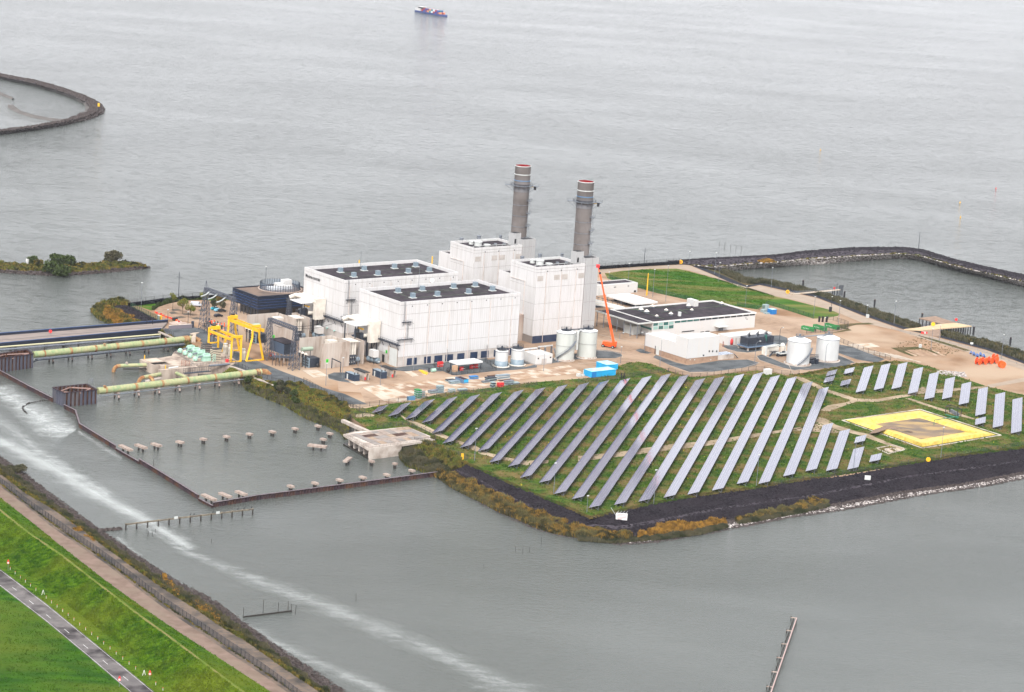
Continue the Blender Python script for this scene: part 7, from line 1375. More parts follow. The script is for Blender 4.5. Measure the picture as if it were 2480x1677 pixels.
# walls and gear between the two bays
for lb, cr, p0, p1, top, w in (('big stained concrete wall left of the near bay, behind the lattice portal', E3, (250, 760), (880, 700), (255, 200), 5), ('cream concrete wall panel beside the dark office building', E2, (870, 1060), (1090, 1040), (868, 860), 2), ('pale wall with an orange streaked top between the halls', E4, (325, 640), (620, 560), (330, 340), 3)):
    a = at(cr(*p0)); lx = along(a, EX, cr(*p1)); h = min(10.5, hz(cr(*p0), cr(*top))); t = T('concrete_wall', lb, 'wall', a, 'free-standing concrete walls')
    for k in range(w): MB().box(a+EX*(lx*k/w), EX*(lx/w-.08), EY*.5, EZ*h).build('wall_panel', m_firewall, t)
# ------------------------------------------------------------------ dark glazed office with the round roof screen
m_og = mat('dark_blue_glazing', (.012, .022, .045), .25, c2=(.02, .04, .08), ns=.2, stretch=(1, 1, 3)); m_oroof = mat('brown_roof', (.16, .125, .105), .9, c2=(.12, .095, .085), ns=.4, c3=(.20, .15, .12), ns3=.12)
zo = hz(E6(1690, 1000), E6(1700, 770))+5.0; o, lx, ly = corner(E2(285, 655), E2(1510, 560), C2(385, 250), 11.5); o.z = 0; zo = 11.5; of = T('office_building', 'dark glazed office with a brown flat roof, overhanging the car park', 'office building', o)
lx += 9; MB().box(o+EX*3+EY*5, EX*(lx-6), EY*(ly-8), EZ*4.4).build('lower_floor', m_darkglass, of); MB().box(o+EX*.15+EY*.15+EZ*4.5, EX*(lx-.3), EY*(ly-.3), EZ*(zo-5.2)).build('upper_floor', m_og, of)
for k in range(9):
    z_ = 4.6+k*(zo-5.4)/9; MB().box(o-EX*.12+EY*.1+EZ*z_, EX*.2, EY*(ly-.2), EZ*.35).build('sunshade_slat', m_blueg if k % 2 else m_navy, of); MB().box(o-EY*.12+EX*.2+EZ*z_, EX*(lx-.3), EY*.2, EZ*.35).build('sunshade_slat', m_blueg if k % 2 else m_navy, of)
for k in range(8): MB().bar(o+EX*.6+EY*(1+k*(ly-2)/7), o+EX*.6+EY*(1+k*(ly-2)/7)+EZ*4.5, .3).build('column', m_steel, of)
MB().box(o+EX*.4+EY*.4+EZ*(zo-.65), EX*(lx-.8), EY*(ly-.8), EZ*.1).build('roof', m_oroof, of); mb = MB(); b_ = o+EZ*(zo-.7); mb.box(b_, EX*lx, EY*.3, EZ*.7); mb.box(b_+EY*(ly-.3), EX*lx, EY*.3, EZ*.7); mb.box(b_+EY*.3, EX*.3, EY*(ly-.6), EZ*.7); mb.box(b_+EY*.3+EX*(lx-.3), EX*.3, EY*(ly-.6), EZ*.7); mb.build('parapet', m_navy, of)
A, B = at(K6(445, 900), zo-.5), at(K6(1800, 870), zo-.5); c = (A+B)/2; r = (B-A).length/2*.97; c = c+Vector((0, 1.0, 0)); hs_c = 3.2; n = 48
sc = MB(); m_scr = fencemesh('glass_screen', (.20, .27, .36), .32); sc.lathe(c, [(r, .3), (r, hs_c)], n); sc.build('glass_screen', m_scr, of)
for k in range(n): a_ = 2*math.pi*k/n; q = c+Vector((math.cos(a_), math.sin(a_), 0))*r; MB().bar(q, q+EZ*(hs_c+.4), .22).build('screen_post', m_steel, of)
MB().lathe(c, [(r+1.2, 0), (r+1.2, .25), (r+.6, .25)], n).build('screen_kerb', m_pink, of)
for x, y, w, d_, h_ in ((1180, 860, 4, 3, 1.8), (1350, 790, 4.5, 3.5, 3.6), (1120, 800, 5, 3, 2.0), (860, 880, 5, 3.5, 1.2), (1420, 870, 4, 3, 1.6), (1000, 900, 6, 2.2, 1.0)): q = at(K6(x, y), zo-.5); MB().cbox(q, w, d_, h_, TH).build('air_handling_unit', m_cladlow, of)
# rods, wall and hedge round the car park
rw = T('low_wall', 'low grey retaining wall in front of the car park', 'wall', at(L1(720, 1080))); a, b = at(L1(700, 1085)), at(L1(1150, 1055)); MB().bar(a+EZ*.9, b+EZ*.9, .8, 1.8).build('wall_face', mat('grey_violet_wall', (.20, .18, .20), .9), rw); MB().bar(a+EZ*1.85, b+EZ*1.85, 1.0, .12).build('coping', m_conc, rw); MB().bar(b, b+EZ*3.2, 1.2).build('end_post', m_steel, rw)
# ------------------------------------------------------------------ concrete dock platform
dk = T('dock_platform', 'pale concrete dock platform on piers at the corner of the basin', 'dock', at(L3(500, 720))); zd = .9
top = [at(L3(*p), zd) for p in [(55, 682), (325, 838), (640, 800), (1040, 738), (1030, 715), (880, 655), (750, 598), (400, 635), (160, 655)]]; MB().prism(top, .7).build('deck', m_conc, dk)
u0, v0 = top[0], top[1]; cut = [at(L3(*p), zd+.02) for p in [(120, 680), (640, 640), (750, 600), (1020, 722), (400, 795)]]
a, b, c, d = [at(L3(*p), zd+.03) for p in [(120, 682), (755, 602), (1000, 715), (395, 797)]]
tones = [mat('dock_slab_%s' % n_, c_, .9, c2=c2_, ns=.5) for n_, c_, c2_ in (('pale', (.35, .30, .26), (.26, .21, .18)), ('grey', (.22, .20, .185), (.28, .25, .23)), ('brown', (.075, .045, .04), (.11, .075, .06)), ('tan', (.27, .20, .145), (.34, .27, .21)))]
for i in range(9):
    for j in range(5):
        f = lambda u, v: a.lerp(b, u).lerp(d.lerp(c, u), v); k = 2 if (i, j) in ((2, 1), (5, 2), (6, 2), (1, 1)) else rnd.choice([0, 0, 0, 1, 1, 3]); z_ = EZ*rnd.uniform(.05, .22); g = .02
        q = [f((i+g)/9, (j+g)/5)+z_, f((i+1-g)/9, (j+g)/5)+z_, f((i+1-g)/9, (j+1-g)/5)+z_, f((i+g)/9, (j+1-g)/5)+z_]; MB().prism(q, .3).build('deck_slab', tones[k], dk)
e = MB(); e.bar(top[0]-EZ*.35, top[1]-EZ*.35, .5, .9); e.bar(top[1]-EZ*.35, top[2]-EZ*.35, .5, .9); e.bar(top[2]-EZ*.35, top[3]-EZ*.35, .5, .8); e.build('edge_beam', m_conc, dk)
for k in range(5): q = top[0].lerp(top[1], .12+.2*k); q = Vector((q.x, q.y, WZ-.6))+(top[2]-top[1]).normalized()*1.0; MB().box(q, (top[1]-top[0]).normalized()*1.1, (top[2]-top[1]).normalized()*3, EZ*(zd-.7-WZ+.6)).build('pier', m_conc, dk)
A, B = top[1]+(top[2]-top[1])*.02, top[2]+(top[3]-top[2])*.1; MB().bar(Vector((A.x, A.y, -1.9)), Vector((B.x, B.y, -1.9)), .7, 4.0).build('front_wall', m_conc, dk); MB().prism([Vector((p.x, p.y, -3.0)) for p in top], .5).build('painted_deck_shade', m_wet, dk)  # dark slab under the deck stands in for shade, in the wet pile colour
mb = MB(); railing(mb, [top[8]+EZ*.1, top[0]+EZ*.1, top[1]+EZ*.1, top[2]+EZ*.1, top[3]+EZ*.1], 1.0, 1.6, .05); mb.build('railing', m_steel, dk, 'stuff')
# ------------------------------------------------------------------ mooring dolphins in the basin
m_cap2 = mat('pale_dolphin_cap', (.37, .31, .27), .9, c2=(.26, .205, .175), ns=.8)
def dolphin(cr, a, b, w, label, h=1.5, th=.75):
    A, B = at(cr(*a), WZ+h+th), at(cr(*b), WZ+h+th); d = (B-A); L_ = max(d.length, 1.2); d = d.normalized(); n_ = Vector((-d.y, d.x, 0)); t = T('mooring_dolphin', label, 'mooring dolphin', Vector((A.x, A.y, WZ)), 'concrete mooring dolphins')
    MB().box(A-n_*w/2-EZ*th, d*L_, n_*w, EZ*th).build('cap', m_cap2, t); c = A+d*L_/2-EZ*th
    for s_ in (-.22, .22): q = c+d*L_*s_; MB().bar(Vector((q.x, q.y, WZ-.5)), q, .7).build('pile', m_wet, t)
DL = [(D5, (1090, 662), (1190, 708), 1.9, 'long concrete slab beside the sheet pile wall, at the left end of the row'), (D5, (1235, 655), (1322, 688), 1.9, 'long dolphin slab, second in the row from the left wall'), (D5, (1382, 645), (1455, 670), 1.9, 'dolphin slab with a dark hollow, third in the row from the left'),
      (D5, (1605, 625), (1660, 640), 1.9, 'flat dolphin, fourth in the row from the left'), (D5, (1825, 600), (1865, 612), 1.9, 'dolphin, fifth in the upper row'), (D5, (2035, 578), (2075, 590), 1.8, 'dolphin, sixth in the upper row'), (D5, (2242, 555), (2284, 566), 1.8, 'dolphin, seventh in the upper row'),
      (M, (613, 977), (624, 980), 1.8, 'dolphin, eighth in the upper row'), (M, (665, 970), (675, 973), 1.7, 'dolphin, ninth in the upper row'), (M, (717, 964), (727, 967), 1.6, 'dolphin, tenth in the upper row near the scrub'), (M, (744, 981), (754, 984), 1.6, 'dolphin at the right end of the upper row'), (M, (729, 994), (739, 997), 1.6, 'small dolphin just above the wide slab'), (M, (700, 1008), (741, 1013), 2.6, 'wide low slab in front of the dock platform'),
      (M, (783, 1046), (795, 1037), 1.8, 'tilted dolphin near the dock piers'), (M, (839, 1044), (848, 1047), 1.5, 'small dolphin right of the dock piers'), (M, (893, 1050), (900, 1052), 1.5, 'small dolphin closest to the reeds'), (M, (873, 1074), (883, 1078), 1.6, 'dolphin in front of the reeds'), (M, (930, 1065), (940, 1068), 1.6, 'dolphin at the right end of the lower row'),
      (M, (818, 1080), (829, 1084), 1.7, 'dolphin above the middle of the near wall'), (M, (766, 1086), (776, 1090), 1.7, 'dolphin above the near wall, fourth from its right end'), (M, (710, 1093), (720, 1097), 1.7, 'dolphin above the near wall, fifth from its right end'), (M, (655, 1100), (665, 1104), 1.7, 'dolphin above the near wall, right of the three slabs'),
      (D5, (1840, 1108), (1950, 1158), 1.9, 'long slab nearest the basin corner'), (D5, (1995, 1093), (2090, 1132), 1.8, 'long slab, second from the basin corner'), (D5, (2145, 1078), (2230, 1112), 1.8, 'long slab, third from the basin corner')]
for cr, a, b, w, lb in DL: dolphin(cr, a, b, w, lb)
# timber guard rail, groynes and stakes in the water
tg = T('timber_guide_fence', 'long timber rail on posts below the basin corner, birds on top', 'guide fence', P(D5, [(1700, 1300)], WZ)[0]); A, B = at(D5(1140, 1440), WZ), at(D5(2290, 1300), WZ); m_tim = mat('grey_timber', (.22, .19, .14), .9, c2=(.13, .11, .09), ns=1.)
for u in np.linspace(0, 1, 13): q = A.lerp(B, u); MB().bar(q-EZ*.6, q+EZ*2.2, .5).build('pile', m_wet, tg); MB().bar(q+EZ*2.2, q+EZ*2.45, .55).build('pile_top', m_tim, tg)
MB().bar(A+EZ*2.1, B+EZ*2.1, .4, .45).build('rail', m_tim, tg)
for u in (.37, .70): MB().box(A.lerp(B, u)+EZ*2.0-EY*.2, EX*1.5, -EY*.08, EZ*.9).build('white_board', m_pale, tg)
for k, u in enumerate((.5, .53, .68, .88, .93, .99)): q = A.lerp(B, u)+EZ*2.4; b_ = T('cormorant', 'dark cormorant on the timber rail, %s from the left' % ORD[k], 'bird', q, 'cormorants on the timber rail'); MB().tube([q+Vector((-.25, 0, .1)), q+Vector((0, 0, .5)), q+Vector((.12, 0, .8)), q+Vector((.35, 0, .95))], [.08, .22, .1, .03], 6).build('body', m_black, b_)
def stakes(label, cr, ps, name='stake_row', h=2.0):
    t = T(name, label, 'stakes', at(cr(*ps[0]), WZ), 'wooden stakes in the water'); [MB().bar(at(cr(*p), WZ)-EZ*.4, at(cr(*p), WZ)+EZ*(h*rnd.uniform(.6, 1.2))+EX*rnd.uniform(-.2, .2), .16).build('stake', m_wet, t) for p in ps]; return t
stakes('few thin stakes below the left end of the timber rail', D6, [(975, 545), (1005, 540), (1025, 520)]); stakes('single thin stake right of the timber rail', D6, [(1397, 590)]); stakes('thin stakes in the open water left of the dike corner', M, [(1170, 1252), (1186, 1258), (1201, 1254), (1228, 1238)], h=2.6); stakes('lone stake in the water below the basin', M, [(808, 1365)], h=4); stakes('lone stake in the foamy water beside the wall', D5, [(1393, 860)], h=4); stakes('tiny stake in the near water', M, [(1098, 1288)])
nt = stakes('fishing net stakes close to the near dike', D6, [(1605, 1072), (1735, 1050), (1835, 1045), (1900, 1040), (1922, 1050), (1948, 1058)], 'net_stakes', 4.0); MB().bar(at(D6(1605, 1075), WZ+.2), at(D6(1925, 1035), WZ+.2), .3, .5).build('net_line', m_wet, nt)
jt = T('narrow_jetty_wall', 'thin pale walled jetty running out of the bottom edge, birds along it', 'jetty', at(H3(440, 400), WZ)); A, B = at(H3(442, 402), WZ+1.0), at(H3(150, 1250), WZ+1.0); MB().bar(A, B, .34, .4).build('beam', mat('pinkish_beam', (.40, .30, .28), .8), jt); MB().bar(A-EZ*1.1, B-EZ*1.1, .3, 1.8).build('wall', m_wet, jt)
for k in range(8): q = A.lerp(B, k/7*.98); d = (B-A).normalized(); n_ = Vector((-d.y, d.x, 0)); n_ = n_ if n_.x < 0 else -n_; MB().bar(q+n_*.2, q+n_*1.9, .35, .3).build('cross_arm', m_cap2, jt); MB().bar(q+n_*1.8-EZ*1.6, q+n_*1.8+EZ*.5, .3).build('stub_post', m_wet, jt)
for k in range(26): q = A.lerp(B, k/26+.01)+n_*1.0; MB().bar(q-EZ*1.2, q+EZ*.2, .28).build('stub_post', m_wet, jt)
gr = P(D6, [(690, 495), (740, 500), (800, 492), (790, 480)], WZ); rocks('groyne_rocks', strip_points(P(D6, [(650, 498), (800, 488)], WZ), P(D6, [(650, 512), (800, 500)], WZ), 160), .7, m_rock)
ar = T('arched_wall_remnant', 'short curved row of old piles in the foam below the cofferdam', 'old piles', at(D5(300, 290), WZ)); L = resample(P(D5, [(430, 265), (340, 275), (270, 290), (215, 318)], WZ)+P(D5, [(205, 335), (215, 360), (245, 385)], WZ), 26); [MB().bar(q-EZ*.4, q+EZ*rnd.uniform(.2, .7), .6).build('pile_stub', m_wet, ar) for q in L]
# ------------------------------------------------------------------ east harbour: jetties and piles
def post(label, cr, b_, t_, r=.55): q = at(cr(*b_), WZ); h = hz(cr(*b_), cr(*t_), WZ); t = T('mooring_pile', label, 'mooring pile', q, 'black mooring piles in the harbour'); MB().cyl(q-EZ*.5, Vector((q.x, q.y, h-.3)), r, n=10).build('pile', m_black, t); MB().cyl(Vector((q.x, q.y, h-.3)), Vector((q.x, q.y, h)), r*1.05, n=10).build('cap', m_rust, t)
for lb, b_, t_ in (('black mooring pile left of the small jetty', (380, 412), (382, 360)), ('black mooring pile in the open middle of the harbour', (1008, 590), (1012, 530)), ('black mooring pile behind the timber quay', (1428, 680), (1430, 650)), ('black mooring pile just right of the timber quay', (1878, 838), (1884, 770)), ('black mooring pile farthest to the right', (2202, 925), (2206, 863)), ('black mooring pile at the head of the small jetty', (742, 510), (745, 458))): post(lb, D1, b_, t_)
sj = T('small_jetty', 'narrow footbridge jetty with railings into the harbour', 'jetty', at(D1(280, 475))); A, B = at(D1(280, 480), .5), at(D1(700, 440), .5); MB().bar(A-EZ*.2, B-EZ*.2, 1.8, .4).build('deck', m_slab, sj); mb = MB(); railing(mb, [A-EY*.8, B-EY*.8], 1.1, 2.2, .07); railing(mb, [A+EY*.8, B+EY*.8], 1.1, 2.2, .07); mb.build('railing', m_galv, sj, 'stuff')
for u in (.62, .66, .86, .90, .96): q = A.lerp(B, u); MB().bar(Vector((q.x, q.y, WZ-.5)), q, .6).build('pile', m_steel, sj)
mb = MB(); q = B; [mb.bar(q+EX*k*.9-EZ*4, q+EX*k*.9+EZ*2.4, .35) for k in range(4)]; mb.bar(q+EZ*1.2, q+EX*3+EZ*1.2, .3); mb.bar(q-EX*2+EZ*0, q-EX*2+EZ*3.6, .15); mb.build('head_frame', m_steel, sj); MB().cbox(B-EX*4+EZ*.3, .9, .6, 1.2).build('red_box', m_red, sj)
tq = T('timber_quay', 'two-part timber quay deck on black piles in the harbour', 'quay', at(D1(1600, 760))); mt1 = mat('bleached_timber', (.52, .41, .27), .9, c2=(.44, .33, .22), ns=.4, stretch=(1, 4, 1)); mt2 = mat('brown_timber_deck', (.30, .22, .17), .9, c2=(.22, .16, .12), ns=.5)
a = [at(D1(*p), .45) for p in [(1270, 790), (1410, 800), (1865, 762), (1730, 735), (1580, 745), (1400, 775)]]; MB().prism(a, .5).build('pale_deck', mt1, tq); b = [at(D1(*p), .4) for p in [(1402, 692), (1600, 742), (1725, 733), (1545, 675)]]; MB().prism(b, .5).build('brown_deck', mt2, tq)
for u in np.linspace(.45, .99, 12): q = a[1].lerp(a[2], u); [MB().bar(Vector((q.x, q.y, WZ-.5))+EY*j, q-EZ*.4+EY*j, .5).build('pile', m_black, tq) for j in (.3, 5)]
for u in np.linspace(.02, .95, 7): q = b[0].lerp(b[1], u); MB().bar(Vector((q.x, q.y, WZ-.5)), q-EZ*.4, .5).build('pile', m_black, tq)
MB().prism([at(D1(*p), .05) for p in [(1420, 805), (1590, 795), (1590, 855), (1470, 845)]], .6).build('ramp', mt2, tq)
for k in range(3): q = at(D1(1432+14*k, 830)); tag(MB().cbox(q, 1.6, .4, 1.0).build('road_barrier', m_red if k != 1 else m_pale), ['left red', 'middle white', 'right red'][k]+' plastic barrier at the foot of the timber quay', 'barrier', 'plastic barriers by the quay')
# ------------------------------------------------------------------ containers, skips, cable drums, lift
def container(name, label, cr, F_, R_, L_, base, m, roofm, group, z=None, ribs=True, h=None):
    h = h or hz(cr(*base), cr(*F_)); o, lx, ly = corner(cr(*F_), cr(*R_), cr(*L_), h); o.z = 0; t = T(name, label, 'container', o, group); MB().box(o+EX*.05+EY*.05, EX*(lx-.1), EY*(ly-.1), EZ*(h-.05)).build('body', m, t)
    if roofm: MB().box(o+EX*.08+EY*.08+EZ*(h-.04), EX*(lx-.16), EY*(ly-.16), EZ*.05).build('roof', roofm, t)
    mb = MB(); [mb.box(o+EX*u, EX*.12, -EY*.02, EZ*h) for u in np.linspace(.1, lx-.25, max(3, int(lx/.6)))]; [mb.box(o+EY*u-EX*.02, EX*.04, EY*.12, EZ*h) for u in np.linspace(.1, ly-.25, max(3, int(ly/.6)))]; mb.build('corrugation', m, t, 'stuff')
    mb = MB(); [mb.bar(o+p+EZ*z_, o+q+EZ*z_, .16) for z_ in (.08, h-.08) for p, q in ((EX*0, EX*lx), (EY*0, EY*ly), (EX*lx, EX*lx+EY*ly), (EY*ly, EX*lx+EY*ly))]; mb.build('edge_frame', m, t); return t, o, lx, ly, h
m_cy = mat('sky_blue_paint', (.015, .36, .60), .5, c2=(.02, .30, .52), ns=.4); m_cyr = mat('faded_blue_roof', (.28, .50, .58), .7, c2=(.42, .58, .62), ns=.5); m_cyd = mat('mid_blue_paint', (.01, .17, .42), .5); m_nav = mat('navy_container', (.018, .035, .065), .6, c2=(.03, .05, .08), ns=.8)
c_ = container('blue_container', 'big sky blue container in front, with a darker blue door section', K1, (890, 680), (1865, 575), (565, 555), (890, 915), m_cy, m_cyr, 'sky blue containers'); MB().box(c_[1]+EX*.1-EY*.04, EX*2.6, -EY*.05, EZ*(c_[4]-.1)).build('door_panel', m_cyd, c_[0])
container('blue_container', 'sky blue container standing behind the bigger one', K1, (1500, 410), (1950, 370), (1065, 275), (1500, 640), m_cy, m_cyr, 'sky blue containers', h=2.8)
def navy(label, x0, y0, ox):
    t, o, lx, ly, h = container('navy_container', label, K2, (650+ox[0], 815+ox[1]), (860+ox[0], 805+ox[1]), (265+ox[0], 670+ox[1]), (645+ox[0], 1080+ox[1]), m_nav, m_ventblue, 'navy generator containers'); [MB().cyl(o+EX*u+EY*.8+EZ*h, o+EX*u+EY*.8+EZ*(h+.9), .22, n=8).build('exhaust', m_black, t) for u in (.5, lx-.6)]; MB().box(o-EX*.04+EY*ly*.68, -EX*.05, EY*.9, EZ*h*.8).build('door', m_pale, t)
    w = o+EX*(lx+2.6)-EY*.2; s_ = T('blast_wall', 'short concrete wall with a sloping dark roof, right of the '+label.split(' container')[0].split(' ')[0]+' navy container', 'screen wall', w, 'screen walls with sloping roofs'); MB().box(w, EX*.5, EY*(ly+1), EZ*3.3).build('wall', m_conc, s_); MB().box(w+EX*1.9, EX*.3, EY*1.4, EZ*2.9).build('side_wall', m_conc, s_); MB().box(w-EX*.5-EY*.4+EZ*3.6, EX*3, EY*(ly+1.8), EZ*.2).build('roof', m_black, s_); MB().cyl(w-EY*.3+EZ*.5, w-EY*.3+EZ*1.7, .4, n=10).build('red_hydrant', m_red, s_)
navy('left navy container with two exhaust stubs, below the firewall', 0, 0, (0, 0)); navy('right navy container with two exhaust stubs, near the hall corner', 0, 0, (1095, -115))
m_gr = mat('skip_green', (.015, .24, .06), .6, c2=(.02, .17, .05), ns=1.)
for k, (f, l, b) in enumerate((((472, 790), (363, 770), (472, 815)), ((562, 778), (466, 757), (562, 808)), ((675, 767), (567, 746), (675, 797)))):
    A, B = at(D1(l[0], l[1]+22)), at(D1(*b)); d = (B-A).normalized(); n_ = Vector((-d.y, d.x, 0))*2.4; L_ = (B-A).length; h = 1.9; t = T('green_skip', ['leftmost green skip, filled with pale sacks', 'middle green skip, rusty inside and full of debris', 'rightmost green skip with white markings, full of debris'][k], 'skip', A, 'green skips'); w_ = .15
    mb = MB(); mb.box(A, d*L_, n_.normalized()*w_, EZ*h); mb.box(A+n_-n_.normalized()*w_, d*L_, n_.normalized()*w_, EZ*h); mb.box(A+n_.normalized()*w_, d*w_, n_-n_.normalized()*2*w_, EZ*h); mb.box(A+n_.normalized()*w_+d*(L_-w_), d*w_, n_-n_.normalized()*2*w_, EZ*h); mb.build('side_walls', m_gr, t); MB().box(A+n_*.1, d*L_, n_*.8, EZ*1.3).build('load', m_conc if k == 0 else m_rust, t)
    [MB().box(A+d*(L_*.12*j+.3)-n_.normalized()*.04+EZ*.8, d*.35, n_.normalized()*.03, EZ*.5).build('white_mark', m_white, t) for j in range(1, 5)]
for k, (x, y) in enumerate(((755, 616), (820, 612), (886, 607), (942, 602), (936, 575), (1010, 652))):
    q = at(L7(x, y+26)); t = T('cable_drum', ['leftmost orange cable drum in the row', 'second orange cable drum in the row', 'third orange cable drum in the row', 'front drum of the overlapping orange pair', 'rear drum of the overlapping orange pair', 'orange cable drum standing alone, nearest the camera'][k], 'cable drum', q, 'orange cable drums'); ax = Vector((.9, .25, 0)).normalized() if k != 5 else Vector((.3, -.95, 0)).normalized(); r = 1.75
    ax = Vector((.75, -.6, 0)).normalized() if k < 5 else ax
    MB().cyl(q+EZ*r-ax*1.0, q+EZ*r-ax*.85, r, n=24).build('flange', m_orange, t); MB().cyl(q+EZ*r+ax*.85, q+EZ*r+ax*1.0, r, n=24).build('flange', m_orange, t); MB().cyl(q+EZ*r-ax*.84, q+EZ*r+ax*.84, r*.62, n=18).build('core', mat('dark_orange', (.50, .05, .01), .5), t); MB().cyl(q+EZ*r-ax*1.02, q+EZ*r+ax*1.02, .25, n=10).build('hub', m_black, t)
for k in range(9): q = at(L7(675+18*k+(k % 2)*10, 530+((k*37) % 30)+k*2)); t = T('blue_trestle', 'x', 'trestle', q, 'blue steel trestles beside the drums'); t['label'] = 'blue steel trestle in the jumble beside the orange drums, %s from the left' % ORD[k]; mb = MB(); [mb.bar(q+EX*i*1.3+EY*j*.9, q+EX*.65+EY*.45+EZ*1.7, .16) for i in (0, 1) for j in (0, 1)]; mb.bar(q+EZ*.8, q+EX*1.3+EZ*.8, .14); mb.build('frame', mat('steel_blue', (.05, .16, .42), .5), t); MB().cyl(q-EY*.2+EZ*.4, q+EZ*.4, .4, n=8).build('wheel', m_black, t)
# orange telescopic lift
bs = at(C6(345, 1118)); lf = T('boom_lift', 'orange telescopic boom lift raised almost to roof height', 'boom lift', bs); f = (at(C6(410, 1125))-at(C6(275, 1105))).normalized(); g = Vector((-f.y, f.x, 0))
for i, j in ((-1, -1), (1, -1), (-1, 1), (1, 1)): q = bs+f*2.5*i+g*1.5*j+EZ*.75; w_ = MB().cyl(q-g*.35, q+g*.35, .75, n=16).build('wheel', m_black, lf); MB().cyl(q-g*.37, q+g*.37, .3, n=10).build('rim', m_pale, w_)
MB().box(bs-f*3.4-g*1.1+EZ*.7, f*6.8, g*2.2, EZ*.7).build('chassis', m_orange, lf); MB().box(bs-f*3.0-g*1.3+EZ*1.42, f*5.0, g*2.6, EZ*1.4).build('turntable', m_orange, lf); MB().box(bs+f*2-g*.9+EZ*1.42, f*1.6, g*1.8, EZ*1.9).build('counterweight', m_orange, lf)
p0 = at(C6(392, 1075), 0)+EZ*0; r0 = bs+f*2.2+EZ*3.0; hb = hz(C6(392, 1120), C6(245, 288), 0)
def ray_at_y(cr, p, y): q = cr(*p); d = _F+_RR*((q[0]-PW/2)/FPX)+_UU*((PH/2-q[1])/FPX); return Vector((0, 0, CAMH))+d*(y/d.y)
e1 = ray_at_y(C6, (245, 288), r0.y-1); e2 = ray_at_y(C6, (222, 215), r0.y-1); m1 = r0.lerp(e1, .36); m2 = r0.lerp(e1, .7); MB().bar(r0, m1, 1.15).build('boom_section', m_orange, lf); MB().bar(m1, m2, .95).build('boom_section', m_orange, lf); MB().bar(m2, e1, .75).build('boom_section', m_orange, lf); MB().bar(r0-EX*.6+EZ*1.5, m1-EX*.4, .3).build('lift_ram', m_black, lf)
MB().cbox(e1-EZ*.5, 1.0, .8, 1.1).build('knuckle', m_black, lf); MB().bar(e1, e2, .45).build('jib', m_orange, lf); MB().cbox(e2-EZ*.4, 1.7, 1.2, 1.5).build('basket', m_red, lf)
# ------------------------------------------------------------------ small things in the yard
def crate(label, cr, p, s, m, cat='crate', name='crate', group=None, rz=TH): q = at(cr(*p)); return tag(MB().cbox(q, s[0], s[1], s[2], rz).build(name, m), label, cat, group)
def stack(label, cr, p, w, d_, n, m1, m2, g):
    q = at(cr(*p)); t = T('pallet_stack', label, 'pallet stack', q, g)
    for k in range(n): MB().cbox(q+EZ*k*.5+EX*rnd.uniform(-.2, .2), w, d_, .36, TH+rnd.uniform(-.06, .06)).build('scaffold_bundle', m1 if k % 2 else m2, t)
m_bg = mat('pale_green_steel', (.30, .38, .38), .6, c2=(.22, .27, .28), ns=1.); g_ = 'stacks of scaffolding by the field fence'
for lb, p, w, d_, n, a_, b_ in (('tall green-ended stack of scaffold bundles at the left of the slabs', (50, 505), 2.2, 3, 8, m_gr, m_bg), ('tall grey stack right of the green-ended one', (85, 500), 3, 2.5, 7, m_bg, m_pink), ('low flat stack left of the tall slim one', (225, 452), 5, 2.5, 3, m_bg, m_galv), ('tall slim stack of scaffold frames by the fence', (288, 450), 3, 2, 7, m_ventblue, m_bg), ('small pale stack right of the slim one', (415, 440), 3, 2, 3, m_pale, m_bg), ('long flat bundle near the fence middle', (530, 425), 4.5, 2, 2, m_bg, m_galv), ('flat bundle left of the grey-blue cabin', (440, 350), 5, 2.4, 3, m_bg, m_ventblue), ('low dark bundle at the left of the yard pile', (395, 325), 4, 2, 2, m_steel, m_bg),
                               ('teal wrapped bundle right of the cabin', (650, 300), 4, 2, 3, m_ventblue, m_cyd), ('dark stacked frames in the middle of the slabs', (830, 325), 5, 2.5, 4, m_steel, m_bg), ('low bundle in front of the dark frames', (780, 340), 4, 1.6, 2, m_galv, m_bg), ('brown and grey heap behind the dark frames', (850, 285), 4.5, 2, 2, m_rust, m_bg), ('row of pale bins at the right of the slabs', (960, 298), 7, 2.2, 4, m_ventblue, m_pale), ('long brown plank bundle in the right of the yard', (985, 320), 7, 1.5, 1, m_rust, m_rust), ('grey bundle by the field fence, right part', (1025, 360), 4.5, 2.2, 4, m_galv, m_bg), ('flat grey pallets at the right end of the stores', (1090, 355), 3.6, 2, 2, m_bg, m_galv), ('dark upright rack close to the field fence', (855, 388), 1.8, 1.8, 5, m_steel, m_bg)): stack(lb, L4, p, w, d_, n, a_, b_, g_)
crate('red box among the scaffolding by the fence', L4, (935, 385), (2.8, 1.6, 1.9), m_red, 'box', 'steel_box'); crate('blue drum-like box at the left end of the slabs', L3, (785, 310), (3.4, 1.6, 1.6), mat('dull_blue', (.08, .20, .32), .6), 'box', 'steel_box')
cb = container('site_cabin', 'grey-blue open-topped site cabin among the scaffolding', L4, (540, 310), (597, 295), (452, 262), (540, 355), mat('cabin_blue', (.14, .21, .30), .6), m_rust, None); MB().box(cb[1]-EY*.05+EX*.4+EZ*.6, EX*2.4, -EY*.03, EZ*1.4).build('light_blue_panel', m_cy, cb[0])
q = at(L4(130, 235)); ys = MB().prism([at(L4(*p), .4) for p in [(60, 203), (100, 205), (165, 235), (150, 250), (110, 240)]], .35).build('yellow_sheet', m_yellow); tag(ys, 'flat yellow steel sheet lying in front of the near hall', 'steel sheet')
q = at(L4(200, 230)); tk = T('small_tank', 'small mint green tank beside the yellow sheet', 'tank', q); MB().tube([q+EZ*.9, q+EX*2+EZ*.9], .8, 12).build('shell', m_mint, tk); MB().cbox(q-EX*1.5, .8, .8, 2.2).build('stand', m_steel, tk)
